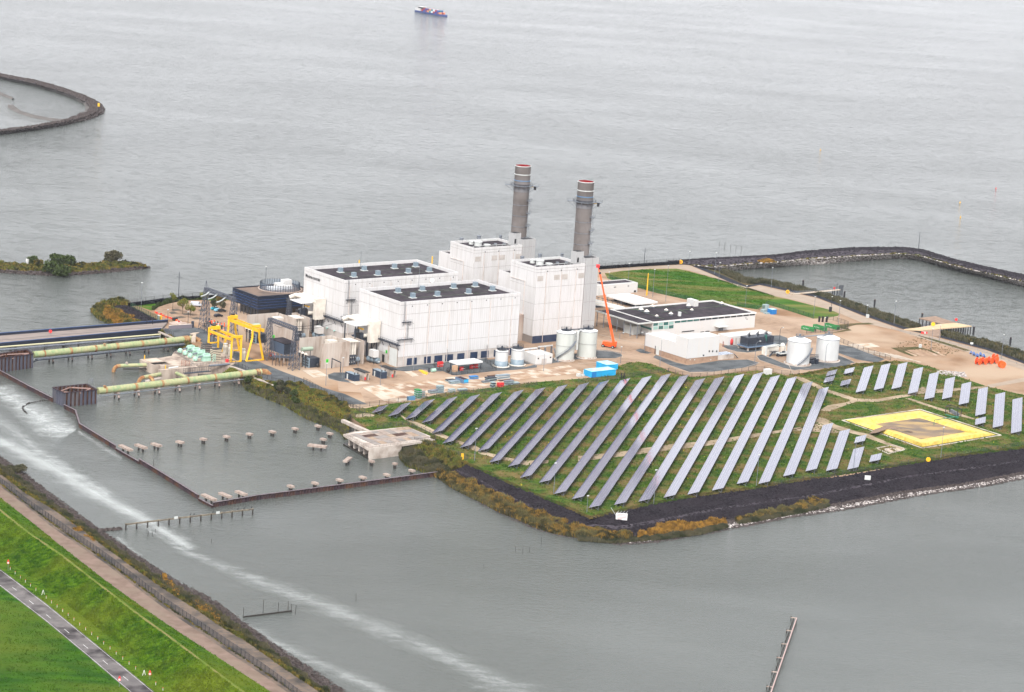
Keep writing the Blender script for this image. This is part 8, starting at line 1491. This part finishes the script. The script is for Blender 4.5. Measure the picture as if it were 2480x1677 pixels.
for k, (x, y) in enumerate(((272, 175), (510, 215), (618, 195), (668, 188))): q = at(L4(x, y)); t = T('gas_bottle_rack', ['red bottle racks standing outside, left of the canopy', 'leftmost red rack under the canopy', 'middle red rack under the canopy', 'rightmost red rack under the canopy'][k], 'bottle rack', q, 'red gas bottle racks'); [MB().cyl(q+EX*(.6*i)+EY*.6*j, q+EX*.6*i+EY*.6*j+EZ*(1.9 if k else 2.4), .27, n=8).build('bottle', m_red, t) for i in range(5 if k == 0 else 3) for j in range(2)]; MB().cbox(q+EX*1.2-EY*.3+EZ*.9, 3.2 if k == 0 else 2, .1, .15, TH).build('rail', m_pale, t)
crate('tan cabinet at the left post of the gas canopy', L4, (447, 225), (2.2, 1.6, 2.9), mat('tan_box', (.46, .30, .19), .7), 'cabinet', 'cabinet'); q = at(L4(377, 238)); rl = T('black_reel', 'black ball-shaped reel at the left of the gas canopy', 'reel', q); MB().lathe(q, [(0, .2), (.9, .8), (1.0, 1.5), (.6, 2.4), (0, 2.6)], 12).build('reel', m_black, rl)
crate('white storage box on the grass behind the solar rows', L5, (715, 762), (3.6, 2.2, 2.5), m_cladlow, 'box', 'storage_box'); crate('white cabinet at the harbour roadside', D1, (947, 690), (1.5, 1, 1.7), m_pale, 'cabinet', 'cabinet'); crate('white block in the sandy ground near the brick rows', D1, (1411, 953), (1.2, 1, 1.7), m_pale, 'block', 'block'); crate('black bin under the lamp on the lawn tip', D1, (620, 636), (1.3, 1, 2.6), m_black, 'bin', 'bin')
container('blue_skip', 'bright blue closed container at the edge of the green lawn', D1, (110, 620), (152, 615), (68, 605), (112, 662), m_cyd, m_cyr, None); [crate('grey crate of fittings beside the bright blue container, '+w_, D1, p, (3, 2.2, h_), m_bg, 'crate', 'crate', 'grey crates near the blue container') for w_, p, h_ in (('farther and taller', (50, 612), 2.4), ('nearer and lower', (35, 640), 1.5), ('flattest, on the sand', (62, 655), .6))]
[crate('white van sized heap of sacks left of the front blue container, '+w_, K1, p, s_, m_pale, 'sacks', 'sack_heap', 'white sack heaps') for w_, p, s_ in (('left', (350, 860), (1.8, 1.4, 1.3)), ('middle', (500, 850), (1.6, 1.3, .9)), ('right, taller', (600, 745), (1.3, 1.2, 1.5)))]
for k, x in enumerate((522, 552, 587)): crate('black gate pillar by the storage yard, %s from the left' % ORD[k], D1, (x, 728), (.8, .8, 3.1), m_black, 'gate pillar', 'gate_pillar', 'black gate pillars')
for k, x in enumerate((2070, 2170)): crate('%s black post of the pair behind a solar row' % ['left', 'right'][k], K1, (x, 975), (.4, .4, 3.0), m_black, 'post', 'gate_post', 'pair of black posts')
for k, (x, y, c_) in enumerate(((497, 905, m_pale), (521, 912, m_pale), (543, 918, m_yellow))): crate(['left grey', 'right grey', 'yellow'][k]+' pillar at the landward end of the bridge', L1, (x, y), (.8, .8, 2.4), c_, 'pillar', 'roadside_pillar', 'pillars by the bridge end')
cw_ = T('concrete_chute', 'white angular concrete housing above the end of the far green pipe', 'concrete housing', at(L1(1200, 1240))); MB().prism([at(L1(*p), 3.0) for p in [(1100, 1165), (1180, 1145), (1280, 1140), (1215, 1165), (1180, 1175)]], .4).build('top', m_slab, cw_); MB().prism([at(L1(*p), 2.8) for p in [(1180, 1170), (1220, 1160), (1210, 1230), (1130, 1225)]], 2.8).build('wall', m_slab, cw_)
for k in range(14): q = at(L1(440+34*k+rnd.uniform(-10, 10), 775+13*k+rnd.uniform(-8, 8)+(120 if k > 8 else 60)*0)); t = tag(MB().cbox(q, .9, .25, .8, rnd.random()*3).build('barrier_net', m_red if k % 2 else m_orange), 'red and orange site barrier by the car park, %s from the left' % ORD[k], 'barrier', 'site barriers by the car park')
rb = rocks('rubble_heap', poly_points(P(L1, [(700, 960), (900, 930), (1120, 985), (1060, 1010), (720, 1000)]), 260, .1), .5, m_pink)
crate('black and red machine in the roadworks by the car park', L1, (815, 915), (2.2, 1.6, 1.4), m_black, 'machine', 'site_machine')
def vehicle(label, cr, p, d, L_, w, h, m, van=False):
    q = at(cr(*p)); f = Vector((math.cos(d), math.sin(d), 0)); g = Vector((-f.y, f.x, 0)); t = T('parked_van' if van else 'parked_car', label, 'van' if van else 'car', q, 'vehicles in the car park'); w2 = w/2
    prof = [(-.5, .3), (-.5, .62), (-.46, 1.0 if van else .66), (-.44 if van else -.33, 1.0), (.22 if van else .10, 1.0), (.36 if van else .26, .62), (.48, .5), (.5, .3)]
    vs = [q+f*L_*x+g*s_*w2*(.86 if z > .9 else 1)+EZ*h*z for s_ in (-1, 1) for x, z in prof]; n = len(prof); fs = [tuple(range(n-1, -1, -1)), tuple(range(n, 2*n))]+[(i, (i+1) % n, n+(i+1) % n, n+i) for i in range(n)]; MB().add(vs, fs).build('body', m, t)
    a_ = (-.2, .2) if van else (-.3, .2); mb = MB(); mb.box(q+f*L_*(.24 if van else -.30)-g*(w2*.97)+EZ*h*.64, f*L_*(.10 if van else .52), g*w*.97, EZ*h*.26); mb.build('windows', m_darkglass, t)
    for x in (-.32, .32):
        for s_ in (-1, 1): c = q+f*L_*x+g*s_*w2+EZ*.34; MB().cyl(c-g*.12, c+g*.12, .36, n=12).build('wheel', m_black, t)
for k, x in enumerate([0]): pass
vehicle('silver grey panel van in the car park', L1, (1215, 652), .75+2.4+3.14, 5.6, 2.1, 2.5, mat('silver_paint', (.42, .43, .46), .35), True); vehicle('bright turquoise car behind the left lattice portal', L1, (1580, 715), .6, 4.4, 1.8, 1.6, mat('turquoise_paint', (.02, .34, .42), .3)); vehicle('light blue car beside the turquoise one', L1, (1640, 745), .6, 4.3, 1.8, 1.5, mat('light_blue_paint', (.20, .42, .52), .3)); vehicle('black car parked next to the blue cars', L1, (1705, 750), .6, 4.4, 1.8, 1.5, m_black); vehicle('dark car nearer the lattice portal', L1, (1640, 845), .6, 4.5, 1.8, 1.5, mat('black_paint_gloss', (.02, .02, .03), .25))
# ------------------------------------------------------------------ container ship far out
sb, ss = at(H1(1700, 690), WZ), at(H1(490, 475), WZ); f = (sb-ss).normalized(); g = Vector((-f.y, f.x, 0)); L_ = (sb-ss).length; W_ = 9.0; sh = T('container_ship', 'blue container barge with red and blue containers far out on the lake', 'ship', ss); m_hull = mat('ship_hull', (.03, .06, .18), .5)
hp = [(-.0, .8), (.02, 1), (.86, 1), (.95, .7), (1, .05)]; hull = [ss+f*L_*u-g*W_/2*w+EZ*2.2 for u, w in hp]+[ss+f*L_*u+g*W_/2*w+EZ*2.2 for u, w in reversed(hp)]; MB().prism(hull, 2.6).build('hull', m_hull, sh); MB().box(ss+f*L_*.02-g*3.4+EZ*2.2, f*L_*.16, g*6.8, EZ*3.2).build('accommodation', m_cladlow, sh); wh = MB().box(ss+f*L_*.10-g*3.0+EZ*5.4, f*L_*.13, g*6, EZ*1.8).build('wheelhouse', m_darkglass, sh); MB().box(ss+f*L_*.09-g*3.2+EZ*7.2, f*L_*.16, g*6.4, EZ*.4).build('wheelhouse_roof', m_cladlow, wh)
cc = [mat('box_'+n_, c_, .6) for n_, c_ in (('red', (.30, .04, .04)), ('blue', (.03, .08, .28)), ('violet', (.16, .05, .14)), ('orange', (.55, .25, .12)), ('teal', (.03, .22, .25)), ('white', (.6, .6, .6)))]
for i in range(10):
    for j in range(3):
        for k in range(2 if i not in (0, 9) else 1): MB().box(ss+f*L_*(.22+.064*i)-g*(3.6-2.45*j)+EZ*(2.25+k*2.3), f*L_*.060, g*2.35, EZ*2.2).build('cargo_container', cc[(i*7+j*3+k*5) % 6], sh)
MB().bar(sb-f*5+EZ*2, sb-f*5+EZ*6, .4).build('bow_mast', m_red, sh)
wk = foam(H1, [(-1300, 120), (-400, 260), (470, 480)], [(-1300, 60), (-400, 215), (500, 450)], f_thin, 30)
for k, (x, y) in enumerate(((1862, 342), (2325, 492), (2326, 528), (2412, 458))): 
    cr = Crop(0, 0, 1.0); q = at((x, y) if x != 1862 else (1987, 365), WZ); t = T('buoy', 'tiny pale buoy far out on the lake, %s from the left' % ORD[k], 'buoy', q, 'buoys on the lake'); MB().lathe(q, [(.45, 0), (.45, .5), (.15, .8), (.1, 1.6), (0, 1.7)], 8).build('body', m_yellow if k != 3 else m_red, t)
fs_ = stakes('thin fishing stakes in line beyond the lake dike', C6, [(1580, -10), (1640, 10), (1707, 35), (1765, 50), (1822, 68)], h=4.5)
bc = T('light_beacon', 'white light beacon at the left of the islet', 'beacon', at(C1(238, 296), -2)); q = at(C1(238, 296), -2.2); h = hz(C1(238, 296), C1(238, 240), -2.2); MB().cyl(q, Vector((q.x, q.y, h-1.5)), .75, .55, n=10).build('tower', m_white, bc); MB().cyl(Vector((q.x, q.y, h-1.5)), Vector((q.x, q.y, h)), .9, n=10).build('lantern', m_white, bc)
q = at(H2(1252, 565), 0); bc = T('marker_post', 'tiny yellow marker on the tip of the far breakwater', 'marker', q); MB().cyl(q-EZ*2, q+EZ*2.5, .9, n=8).build('body', m_yellow, bc)
# ------------------------------------------------------------------ near dike furniture
pv = [at(D6(*p), -4.1) for p in [(68, 765), (100, 793), (135, 822), (168, 848), (201, 875), (237, 903), (305, 955), (340, 985), (377, 1013), (414, 1042), (450, 1070), (488, 1100), (526, 1132), (565, 1163), (605, 1195), (645, 1225), (684, 1257), (726, 1290), (767, 1323), (810, 1357), (852, 1390), (895, 1422), (1028, 1525), (1075, 1562)]]
for k, q in enumerate(pv): t = T('marker_post', '%s short white roadside post counted from the left edge' % ORD[k], 'roadside post', q, 'white roadside posts'); MB().box(q-EX*.06, EX*.12, EY*.1, EZ*1.0).build('post', m_white, t); MB().box(q-EX*.09-EY*.02+EZ*.85, EX*.22, EY*.16, EZ*.15).build('reflector', m_red, t)
for lb, p, t_ in (('round red-rimmed road sign at the left edge', (53, 770), (53, 708)), ('round red-rimmed road sign by the lower posts, right of the road', (988, 1488), (986, 1440)), ('round red-rimmed road sign on the left verge of the road', (787, 1535), (786, 1478))):
    q = at(D6(*p), -4.2); h = min(3.4, hz(D6(*p), D6(*t_), -4.2)+4.2); t = T('road_sign', lb, 'road sign', q, 'round road signs'); MB().bar(q, q+EZ*h, .1).build('post', m_galv, t); MB().cyl(q+EZ*(h-.5), q+EZ*(h-.5)-Vector((0, .06, 0)), .45, n=20).build('red_disc', m_red, t); MB().cyl(q+EZ*(h-.5)-Vector((0, .07, 0)), q+EZ*(h-.5)-Vector((0, .1, 0)), .31, n=20).build('white_face', m_white, t); MB().add([q+EZ*(h+.75)-Vector((0, .02, 0)), q+EZ*(h-.02)+Vector((-.45, -.02, 0)), q+EZ*(h-.02)+Vector((.45, -.02, 0))], [(0, 1, 2)]).build('red_triangle', m_red, t)
for k, p in enumerate(((275, 930), (940, 1462))): q = at(D6(*p), -4.1); mb = MB(); mb.bar(q, q+EX*.5+EZ*1.6, .14); mb.bar(q+EX*1.0, q+EX*.5+EZ*1.6, .14); tag(mb.build('white_a_frame', m_white), 'white A-shaped marker %s the road' % ['near the left end of', 'beside the lower signs of'][k], 'marker', 'white A-shaped markers')
# ------------------------------------------------------------------ foam
foam(D5, [(0, 560), (180, 640), (420, 740), (640, 850), (900, 1010), (1150, 1170), (1400, 1330), (1640, 1480), (1800, 1572)], [(0, 700), (200, 850), (400, 950), (650, 1090), (900, 1230), (1150, 1330), (1340, 1410), (1560, 1572), (1650, 1640)], f_dense, 90)
foam(D5, [(0, 480), (300, 600), (640, 780), (950, 1000), (1300, 1230), (1700, 1460), (1900, 1572)], [(0, 760), (260, 930), (560, 1090), (860, 1260), (1180, 1420), (1480, 1572), (1600, 1660)], f_thin, 90)
foam(M, [(330, 1190), (420, 1240), (600, 1300), (800, 1370), (1000, 1450), (1150, 1520), (1300, 1572)], [(340, 1215), (430, 1270), (600, 1350), (790, 1430), (960, 1500), (1060, 1560), (1120, 1600)], f_thin, 80)
foam(D5, [(0, 60), (120, 100), (300, 190), (480, 280), (600, 330), (690, 420), (700, 520)], [(0, 330), (60, 360), (160, 480), (330, 640), (480, 700), (560, 640), (650, 560)], f_churn, 60)
foam(D5, [(0, 330), (160, 430), (300, 600), (560, 760), (820, 930), (1000, 1060)], [(0, 600), (140, 680), (330, 800), (560, 940), (760, 1060), (950, 1180)], f_thin, 60)
foam(D5, [(720, 520), (850, 590), (1000, 680), (1120, 760)], [(700, 570), (820, 660), (960, 760), (1080, 830)], f_thin, 40)
foam(M, [(275, 1212), (340, 1270), (420, 1320), (500, 1370), (650, 1450), (850, 1540), (960, 1600)], [(255, 1225), (330, 1300), (400, 1350), (490, 1410), (640, 1490), (800, 1560), (900, 1620)], f_thin, 60)
# ------------------------------------------------------------------ rocks, reeds, scrub and grass
def rr(n, L, z): return strip_points(L, z, n)
rocks('basalt_rocks', np.concatenate([rr(9000, be_top, be_mid), rr(8000, be_mid2, be_low), rr(700, be_mid, be_mid2)]), .62, m_basalt, flat=.45)
rocks('riprap_rocks', rr(9000, be_low, be_w), .55, m_rock, flat=.5)
rocks('pale_riprap', rr(1800, [p.lerp(q, .35) for p, q in zip(resample(be_low, 60)[18:], resample(be_w, 60)[18:])], [p.lerp(q, .72) for p, q in zip(resample(be_low, 60)[18:], resample(be_w, 60)[18:])]), .55, m_palerock, flat=.5)
rocks('near_shore_rocks', np.concatenate([rr(11000, dk_r, [p+Vector((.6, .8, 0)) for p in resample(dk_w, 60)])]), .52, m_rock, flat=.6)
rocks('harbour_riprap', np.concatenate([rr(6000, bw_cr2, bw_in)]), .8, m_palerock, flat=.5); rocks('breakwater_stones', np.concatenate([rr(3500, bw_cr1, bw_out), rr(1500, bw_cr1, bw_cr2)]), .7, m_basalt, flat=.45)
rocks('far_breakwater_rocks', np.concatenate([rr(2600, fb_o, fb_c), rr(900, fb_c, fb_c2)]), 1.5, m_rock, flat=.6); rocks('islet_rocks', np.concatenate([rr(1400, icf, if_), rr(600, icb, ib)]), 1.0, m_rock, flat=.6)
rocks('north_dike_stones', rr(3500, nd_in, nd_crest), .5, m_blackdike, flat=.4); rocks('peninsula_stones', rr(900, P(C1, [(1120, 645), (1260, 715), (1385, 778)]), P(C1, [(925, 660), (1060, 730), (1160, 795)], -1.7)), .55, m_basalt, flat=.5)
def lerpL(A, B, u, n=60): return [p.lerp(q, u) for p, q in zip(resample(A, n), resample(B, n))]
# reeds at the foot of the basalt dike
seg = lambda L, a, b, n=60: resample(L, n)[a:b]
def belt(name, A, B, n, h, w, m, blades=3): return tufts(name, strip_points(A, B, n), h, w, m, blades)
rA = P(D3, [(740, 965), (870, 985), (1010, 1050), (1150, 1130), (1370, 1230), (1480, 1290), (1700, 1360), (1880, 1430), (1970, 1465)], -2.6)+P(D4, [(140, 1385), (300, 1410), (440, 1440)], -2.8); rB = P(D3, [(690, 995), (800, 1090), (930, 1160), (1080, 1230), (1250, 1325), (1400, 1380), (1560, 1460), (1740, 1515), (1850, 1530)], WZ)+P(D4, [(0, 1460), (200, 1485), (420, 1475)], WZ)
rB = lerpL(rA, rB, .84); belt('reed_belt', rA, rB, 17000, 1.8, .5, m_reed); belt('golden_reed_belt', rA, lerpL(rA, rB, .4), 3200, 1.7, .45, m_goldreed); belt('green_reed_belt', lerpL(rA, rB, .45), rB, 4500, 1.6, .55, m_greyscrub)
gA = P(D4, [(500, 1435), (640, 1370), (780, 1330), (880, 1330), (1000, 1340), (1150, 1300), (1210, 1305)], -2.6); gB = P(D4, [(500, 1450), (640, 1425), (800, 1405), (950, 1385), (1100, 1355), (1210, 1330), (1225, 1325)], -3.0); belt('golden_reed_belt', gA, gB, 4200, 1.4, .45, m_goldreed)
gA = P(D4, [(1310, 1290), (1420, 1260), (1600, 1220), (1800, 1180), (1950, 1125), (2060, 1150)], -2.5); gB = P(D4, [(1310, 1310), (1450, 1290), (1640, 1250), (1850, 1215), (1980, 1185), (2070, 1165)], -2.9); belt('golden_reed_belt', gA, gB, 3000, 1.2, .45, m_reed); belt('low_scrub', gB, P(D4, [(1330, 1330), (1480, 1310), (1660, 1275), (1860, 1240), (2000, 1210), (2080, 1190)], -3.2), 3000, .9, .4, m_greyscrub)
belt('low_scrub', P(D4, [(0, 1420), (300, 1450), (640, 1430), (950, 1395), (1230, 1335)], -2.9), P(D4, [(0, 1470), (300, 1490), (640, 1465), (1000, 1420), (1240, 1360)], -3.3), 5000, .9, .4, m_greyscrub)
e_ = [p+Vector((0, 1.8, 0)) for p in be_top]; belt('dike_edge_grass', [p+Vector((0, -.7, -.1)) for p in be_top], e_, 9000, .45, .4, m_field); belt('dike_edge_grass', [p+Vector((0, -.2, -.1)) for p in be_top], e_, 3000, .5, .4, m_roughgrass)
# south bank scrub and west bank
belt('bank_scrub', sb_top, sb_w, 9000, 1.6, .5, m_scrub); belt('grey_reeds', lerpL(sb_top, sb_w, .55), sb_w, 6000, 2.2, .4, m_greyscrub)
belt('bank_scrub', west_top, wwater, 15000, 1.2, .6, m_scrub); belt('golden_scrub', lerpL(west_top, wwater, .3), lerpL(west_top, wwater, .7), 2200, 1.3, .45, m_goldreed); belt('leafy_scrub', lerpL(west_top, wwater, .3), wwater, 5500, 1.5, .5, m_leafy); belt('leafy_scrub', sb_top, sb_w, 2500, 1.6, .5, m_leafy); belt('grey_reeds', lerpL(west_top, wwater, .7), wwater, 7000, 1.7, .4, m_greyscrub)
belt('channel_weeds', P(C1, [(1385, 870), (1505, 925), (1640, 980), (1770, 1065)]), P(C1, [(1370, 930), (1470, 985), (1560, 1030), (1700, 1100)], WZ), 2500, 1.0, .5, m_scrub); tufts('inlet_weeds', poly_points(P(E1, [(1260, 1250), (1400, 1200), (1600, 1270), (1400, 1290)]), 900, -1), 1.2, .5, m_leafy)
# peninsula
pm = P(C1, [(1120, 640), (1040, 640), (925, 660), (1060, 730), (1160, 795), (1380, 870)], -1.7); belt('peninsula_scrub', pm, pen_w, 9000, 1.7, .6, m_scrub); tufts('golden_reed_patch', poly_points(P(C1, [(920, 675), (1000, 690), (1080, 730), (1160, 760), (1160, 800), (1000, 800), (900, 740)], -2.2), 4500, -2.6), 2.0, .5, m_goldreed)
# harbour scrub
hA = P(C6, [(1600, 270), (1850, 400)], -1.2)+P(D1, [(0, 380), (300, 445), (520, 500), (900, 648), (1260, 762), (1390, 775)], -1.2); hB = P(C6, [(1660, 275), (1920, 375)], WZ)+P(D1, [(60, 372), (330, 430), (560, 488), (960, 618), (1330, 745), (1410, 765)], WZ); belt('harbour_scrub', hA, hB, 13000, 1.7, .7, m_greyscrub)
hA = P(D1, [(1610, 850), (1800, 905), (2010, 955), (2324, 1070), (2600, 1180)], -1.0); hB = P(D1, [(1640, 830), (1860, 885), (2060, 930), (2380, 1045), (2650, 1150)], WZ); belt('harbour_scrub', hA, hB, 8000, 1.9, .7, m_greyscrub); belt('brown_scrub', lerpL(hA, hB, .2), lerpL(hA, hB, .7), 2500, 1.8, .6, m_reed)
belt('breakwater_weeds', lerpL(bw_cr2, bw_in, .0), lerpL(bw_cr2, bw_in, .35), 2500, .8, .6, m_scrub); tufts('dry_grass_patch', poly_points(P(C6, [(2010, 160), (2060, 145), (2180, 150), (2200, 168), (2080, 180)], 0), 900, .3), .9, .5, m_goldreed)
# near dike strip
belt('dike_scrub', dk_s, dk_r, 9000, .75, .35, m_scrub); belt('dike_shrubs', lerpL(dk_s, dk_r, .45), lerpL(dk_s, dk_r, 1.0), 7000, 1.2, .42, m_greyscrub); rocks('upper_shore_rocks', rr(6000, lerpL(dk_s, dk_r, .45), dk_r), .5, m_rock); belt('fence_weeds', lerpL(dk_p1, dk_s, .15), lerpL(dk_p1, dk_s, .22), 1800, .5, .25, m_scrub)
for k, (x0, x1, y0, y1) in enumerate(((470, 620, 470, 560), (1080, 1180, 810, 920), (1290, 1450, 980, 1080))): belt('golden_weeds', P(D6, [(x0, y0+30), (x1, y1+30)], -2.3), P(D6, [(x0, y0-5), (x1, y1-5)], -2.3), 1300, .9, .4, m_goldreed)
belt('dike_grass_blades', dk_t, dk_c2, 42000, .34, .26, m_dikegrass, 2); belt('dike_grass_blades', dk_c, dk_p2, 9000, .28, .22, m_dikegrass, 2); belt('polder_grass_blades', lerpL(rd_l, far, .01), lerpL(rd_l, far, .55), 26000, 0.34, .26, m_polder, 2); belt('verge_grass_blades', rd_r, dk_t, 6000, .25, .2, m_dikegrass, 2)
# field grass, keeping the paths clear
fp = poly_points([Vector((p.x, p.y, 0)) for p in field], 60000, .0)
def inside(pts, poly):
    ins = np.zeros(len(pts), bool); j = len(poly)-1
    for i in range(len(poly)):
        xi, yi, xj, yj = poly[i].x, poly[i].y, poly[j].x, poly[j].y; ins ^= ((yi > pts[:, 1]) != (yj > pts[:, 1])) & (pts[:, 0] < (xj-xi)*(pts[:, 1]-yi)/(yj-yi+1e-12)+xi); j = i
    return ins
keep = ~inside(fp, P(D2, [(570, 672), (1315, 562), (2090, 818), (1335, 948)]))
for cr, q in DP: keep &= ~(inside(fp, P(cr, q)) & (rng.random(len(fp)) < .9))
fp = fp[keep]; tufts('field_grass_tufts', fp[:38000], .36, .45, m_field, 2); tufts('field_weeds', fp[38000:44000], .55, .6, mat('pale_weeds', (.15, .19, .05), .9, c2=(.07, .11, .025), ns=.2, spec=.05), 3); tufts('field_yellow_flowers', fp[44000:44300], .4, .4, mat('yellow_flowers', (.42, .38, .03), .9), 2)
tufts('lawn_tufts', poly_points(P(C6, [(300, 292), (800, 240), (1230, 262), (1900, 455), (2219, 552), (2000, 692), (1200, 580), (480, 400)]), 9000, 0), .3, .6, m_lawn, 2)
belt('yard_edge_weeds', P(D2, [(100, 235), (700, 128), (1090, 102)]), P(D2, [(110, 250), (700, 150), (1090, 120)]), 1500, .5, .5, m_scrub)
tufts('sandy_ground_weeds', poly_points(P(D1, [(1380, 845), (1640, 910), (1860, 980), (1640, 1022), (1290, 975), (1150, 955)]), 220, 0), .3, .5, m_roughgrass); rocks('hard_core', poly_points(P(D1, [(1560, 1150), (1800, 1170), (1830, 1215), (1700, 1205), (1560, 1180)]), 700, 0), .35, m_palerock)
# trees and bushes
def tree(label, base, h, r, m, name='young_tree', group=None, n=900, zb=0, size=.28, cat='tree'):
    b = at(base, zb); t = T(name, label, cat, b, group); mb = MB(); top = b+EZ*h*.55; mb.tube([b, b+EZ*h*.3+EX*.1, top], [.16, .12, .06], 6); br_ = []
    for k in range(7): a_ = rnd.random()*6.28; e = b+EZ*h*rnd.uniform(.5, .9)+Vector((math.cos(a_), math.sin(a_), 0))*r*rnd.uniform(.3, .75); mb.tube([b+EZ*h*rnd.uniform(.3, .5), e], [.07, .02], 4); br_.append(e)
    mb.build('trunk', m_bark, t); cen = br_+[b+EZ*h*.8]; leaves('crown', cen, [r*rnd.uniform(.35, .6) for _ in cen], n, size, m, t, None)
for lb, cr, p, h, r, m in (('leftmost young tree in the car park, thin and orange-brown', L1, (770, 712), 8.6, 2.2, m_leafy), ('largest green young tree in the car park', L1, (958, 795), 8.2, 3.0, m_leafy), ('rounded young tree right of the largest one', L1, (1105, 830), 6.6, 2.9, m_leafy), ('young tree behind the left lattice portal, above the van', L1, (1370, 610), 5.8, 3.0, m_leafy), ('reddish young tree at the right end of the car park', L1, (1680, 640), 5.6, 3.2, mat('rust_leaves', (.16, .09, .035), .9, c2=(.10, .11, .03), ns=1.)), ('grey thin tree between the two lattice legs', L1, (1520, 720), 5.5, 2.4, m_greyscrub), ('grey-brown tree beside the parked blue cars', L1, (1700, 760), 5.6, 2.4, m_greyscrub)): tree(lb, cr(*p), h, r, m, group='young trees in the car park')
hd = belt('hedge', P(L1, [(395, 700), (470, 640), (620, 590), (750, 555), (900, 520), (1100, 505), (1300, 500), (1400, 505)], .2), P(L1, [(400, 712), (480, 652), (630, 603), (760, 568), (910, 540), (1110, 525), (1300, 518), (1400, 525)], .2), 5000, 1.3, .5, m_leaf); hd['kind'] = 'thing'; tag(hd, 'dark clipped hedge curving round the far side of the car park', 'hedge')
for lb, p, h, r, z in (('big dark round bush at the front of the islet', (487, 385), 9, 9, -3.4), ('dark bush behind the big one on the islet', (490, 300), 9, 6, -2.2), ('spreading green bush right of the dark one', (560, 300), 6, 7.5, -2.2), ('small bush left of the islet middle', (283, 292), 6, 3.6, -2.2), ('tiny yellowish bush beside the small one', (333, 304), 4, 3, -2.2), ('bare reddish bush at the right of the islet', (995, 272), 8, 6.5, -2.2), ('small brown bush left of the bare reddish one', (938, 274), 4.5, 3.2, -2.2)):
    b = at(C1(*p), z); t = T('islet_bush', lb, 'bush', b, 'bushes on the islet'); cen = [b+Vector((rnd.uniform(-.5, .5)*r, rnd.uniform(-.4, .4)*r, h*rnd.uniform(.25, .62))) for _ in range(9)]; m = m_leaf if 'dark' in lb or 'small bush' in lb else (m_greyscrub if 'bare' in lb or 'brown' in lb else m_scrub); leaves('crown', cen, [r*.42]*9, 2200, .6, m, t); MB().tube([b, b+EZ*h*.4], [.3, .1], 6).build('stem', m_bark, t)
tufts('islet_scrub', strip_points(icb, icf, 4500), 1.3, 1.1, m_scrub)
for k, (x, y, h, r) in enumerate(((880, 1425, 5, 2.6), (930, 1440, 7, 2.8), (985, 1465, 4.5, 2.4), (1060, 1490, 4, 2.6), (1085, 1560, 3, 2.4), (560, 1320, 2.5, 2))):
    b = at(C2(x, y), -1.2); t = T('willow_bush', ['leftmost grey-green bush on the left bank', 'tallest feathery bush on the left bank', 'bush just right of the tallest one', 'round bush third from the tallest', 'low dark bush lowest on the left bank', 'low bush near the end of the green pipe'][k], 'bush', b, 'bushes on the left bank'); cen = [b+Vector((rnd.uniform(-.5, .5)*r, rnd.uniform(-.4, .4)*r, h*rnd.uniform(.2, .75))) for _ in range(8)]; leaves('crown', cen, [r*.45]*8, 1500, .3, m_greyscrub if k in (1, 2) else m_leaf, t); MB().tube([b-EZ, b+EZ*h*.4], [.12, .05], 5).build('stem', m_bark, t)
b = at(D6(110, 110), -2.4); t = T('shore_bush', 'grey rounded shrub at the upper left of the near shore', 'bush', b); leaves('crown', [b+Vector((rnd.uniform(-5, 3), rnd.uniform(-3, 3), rnd.uniform(.5, 1.8))) for _ in range(10)], [1.5]*10, 3000, .22, m_greyscrub, t)
add_haze()
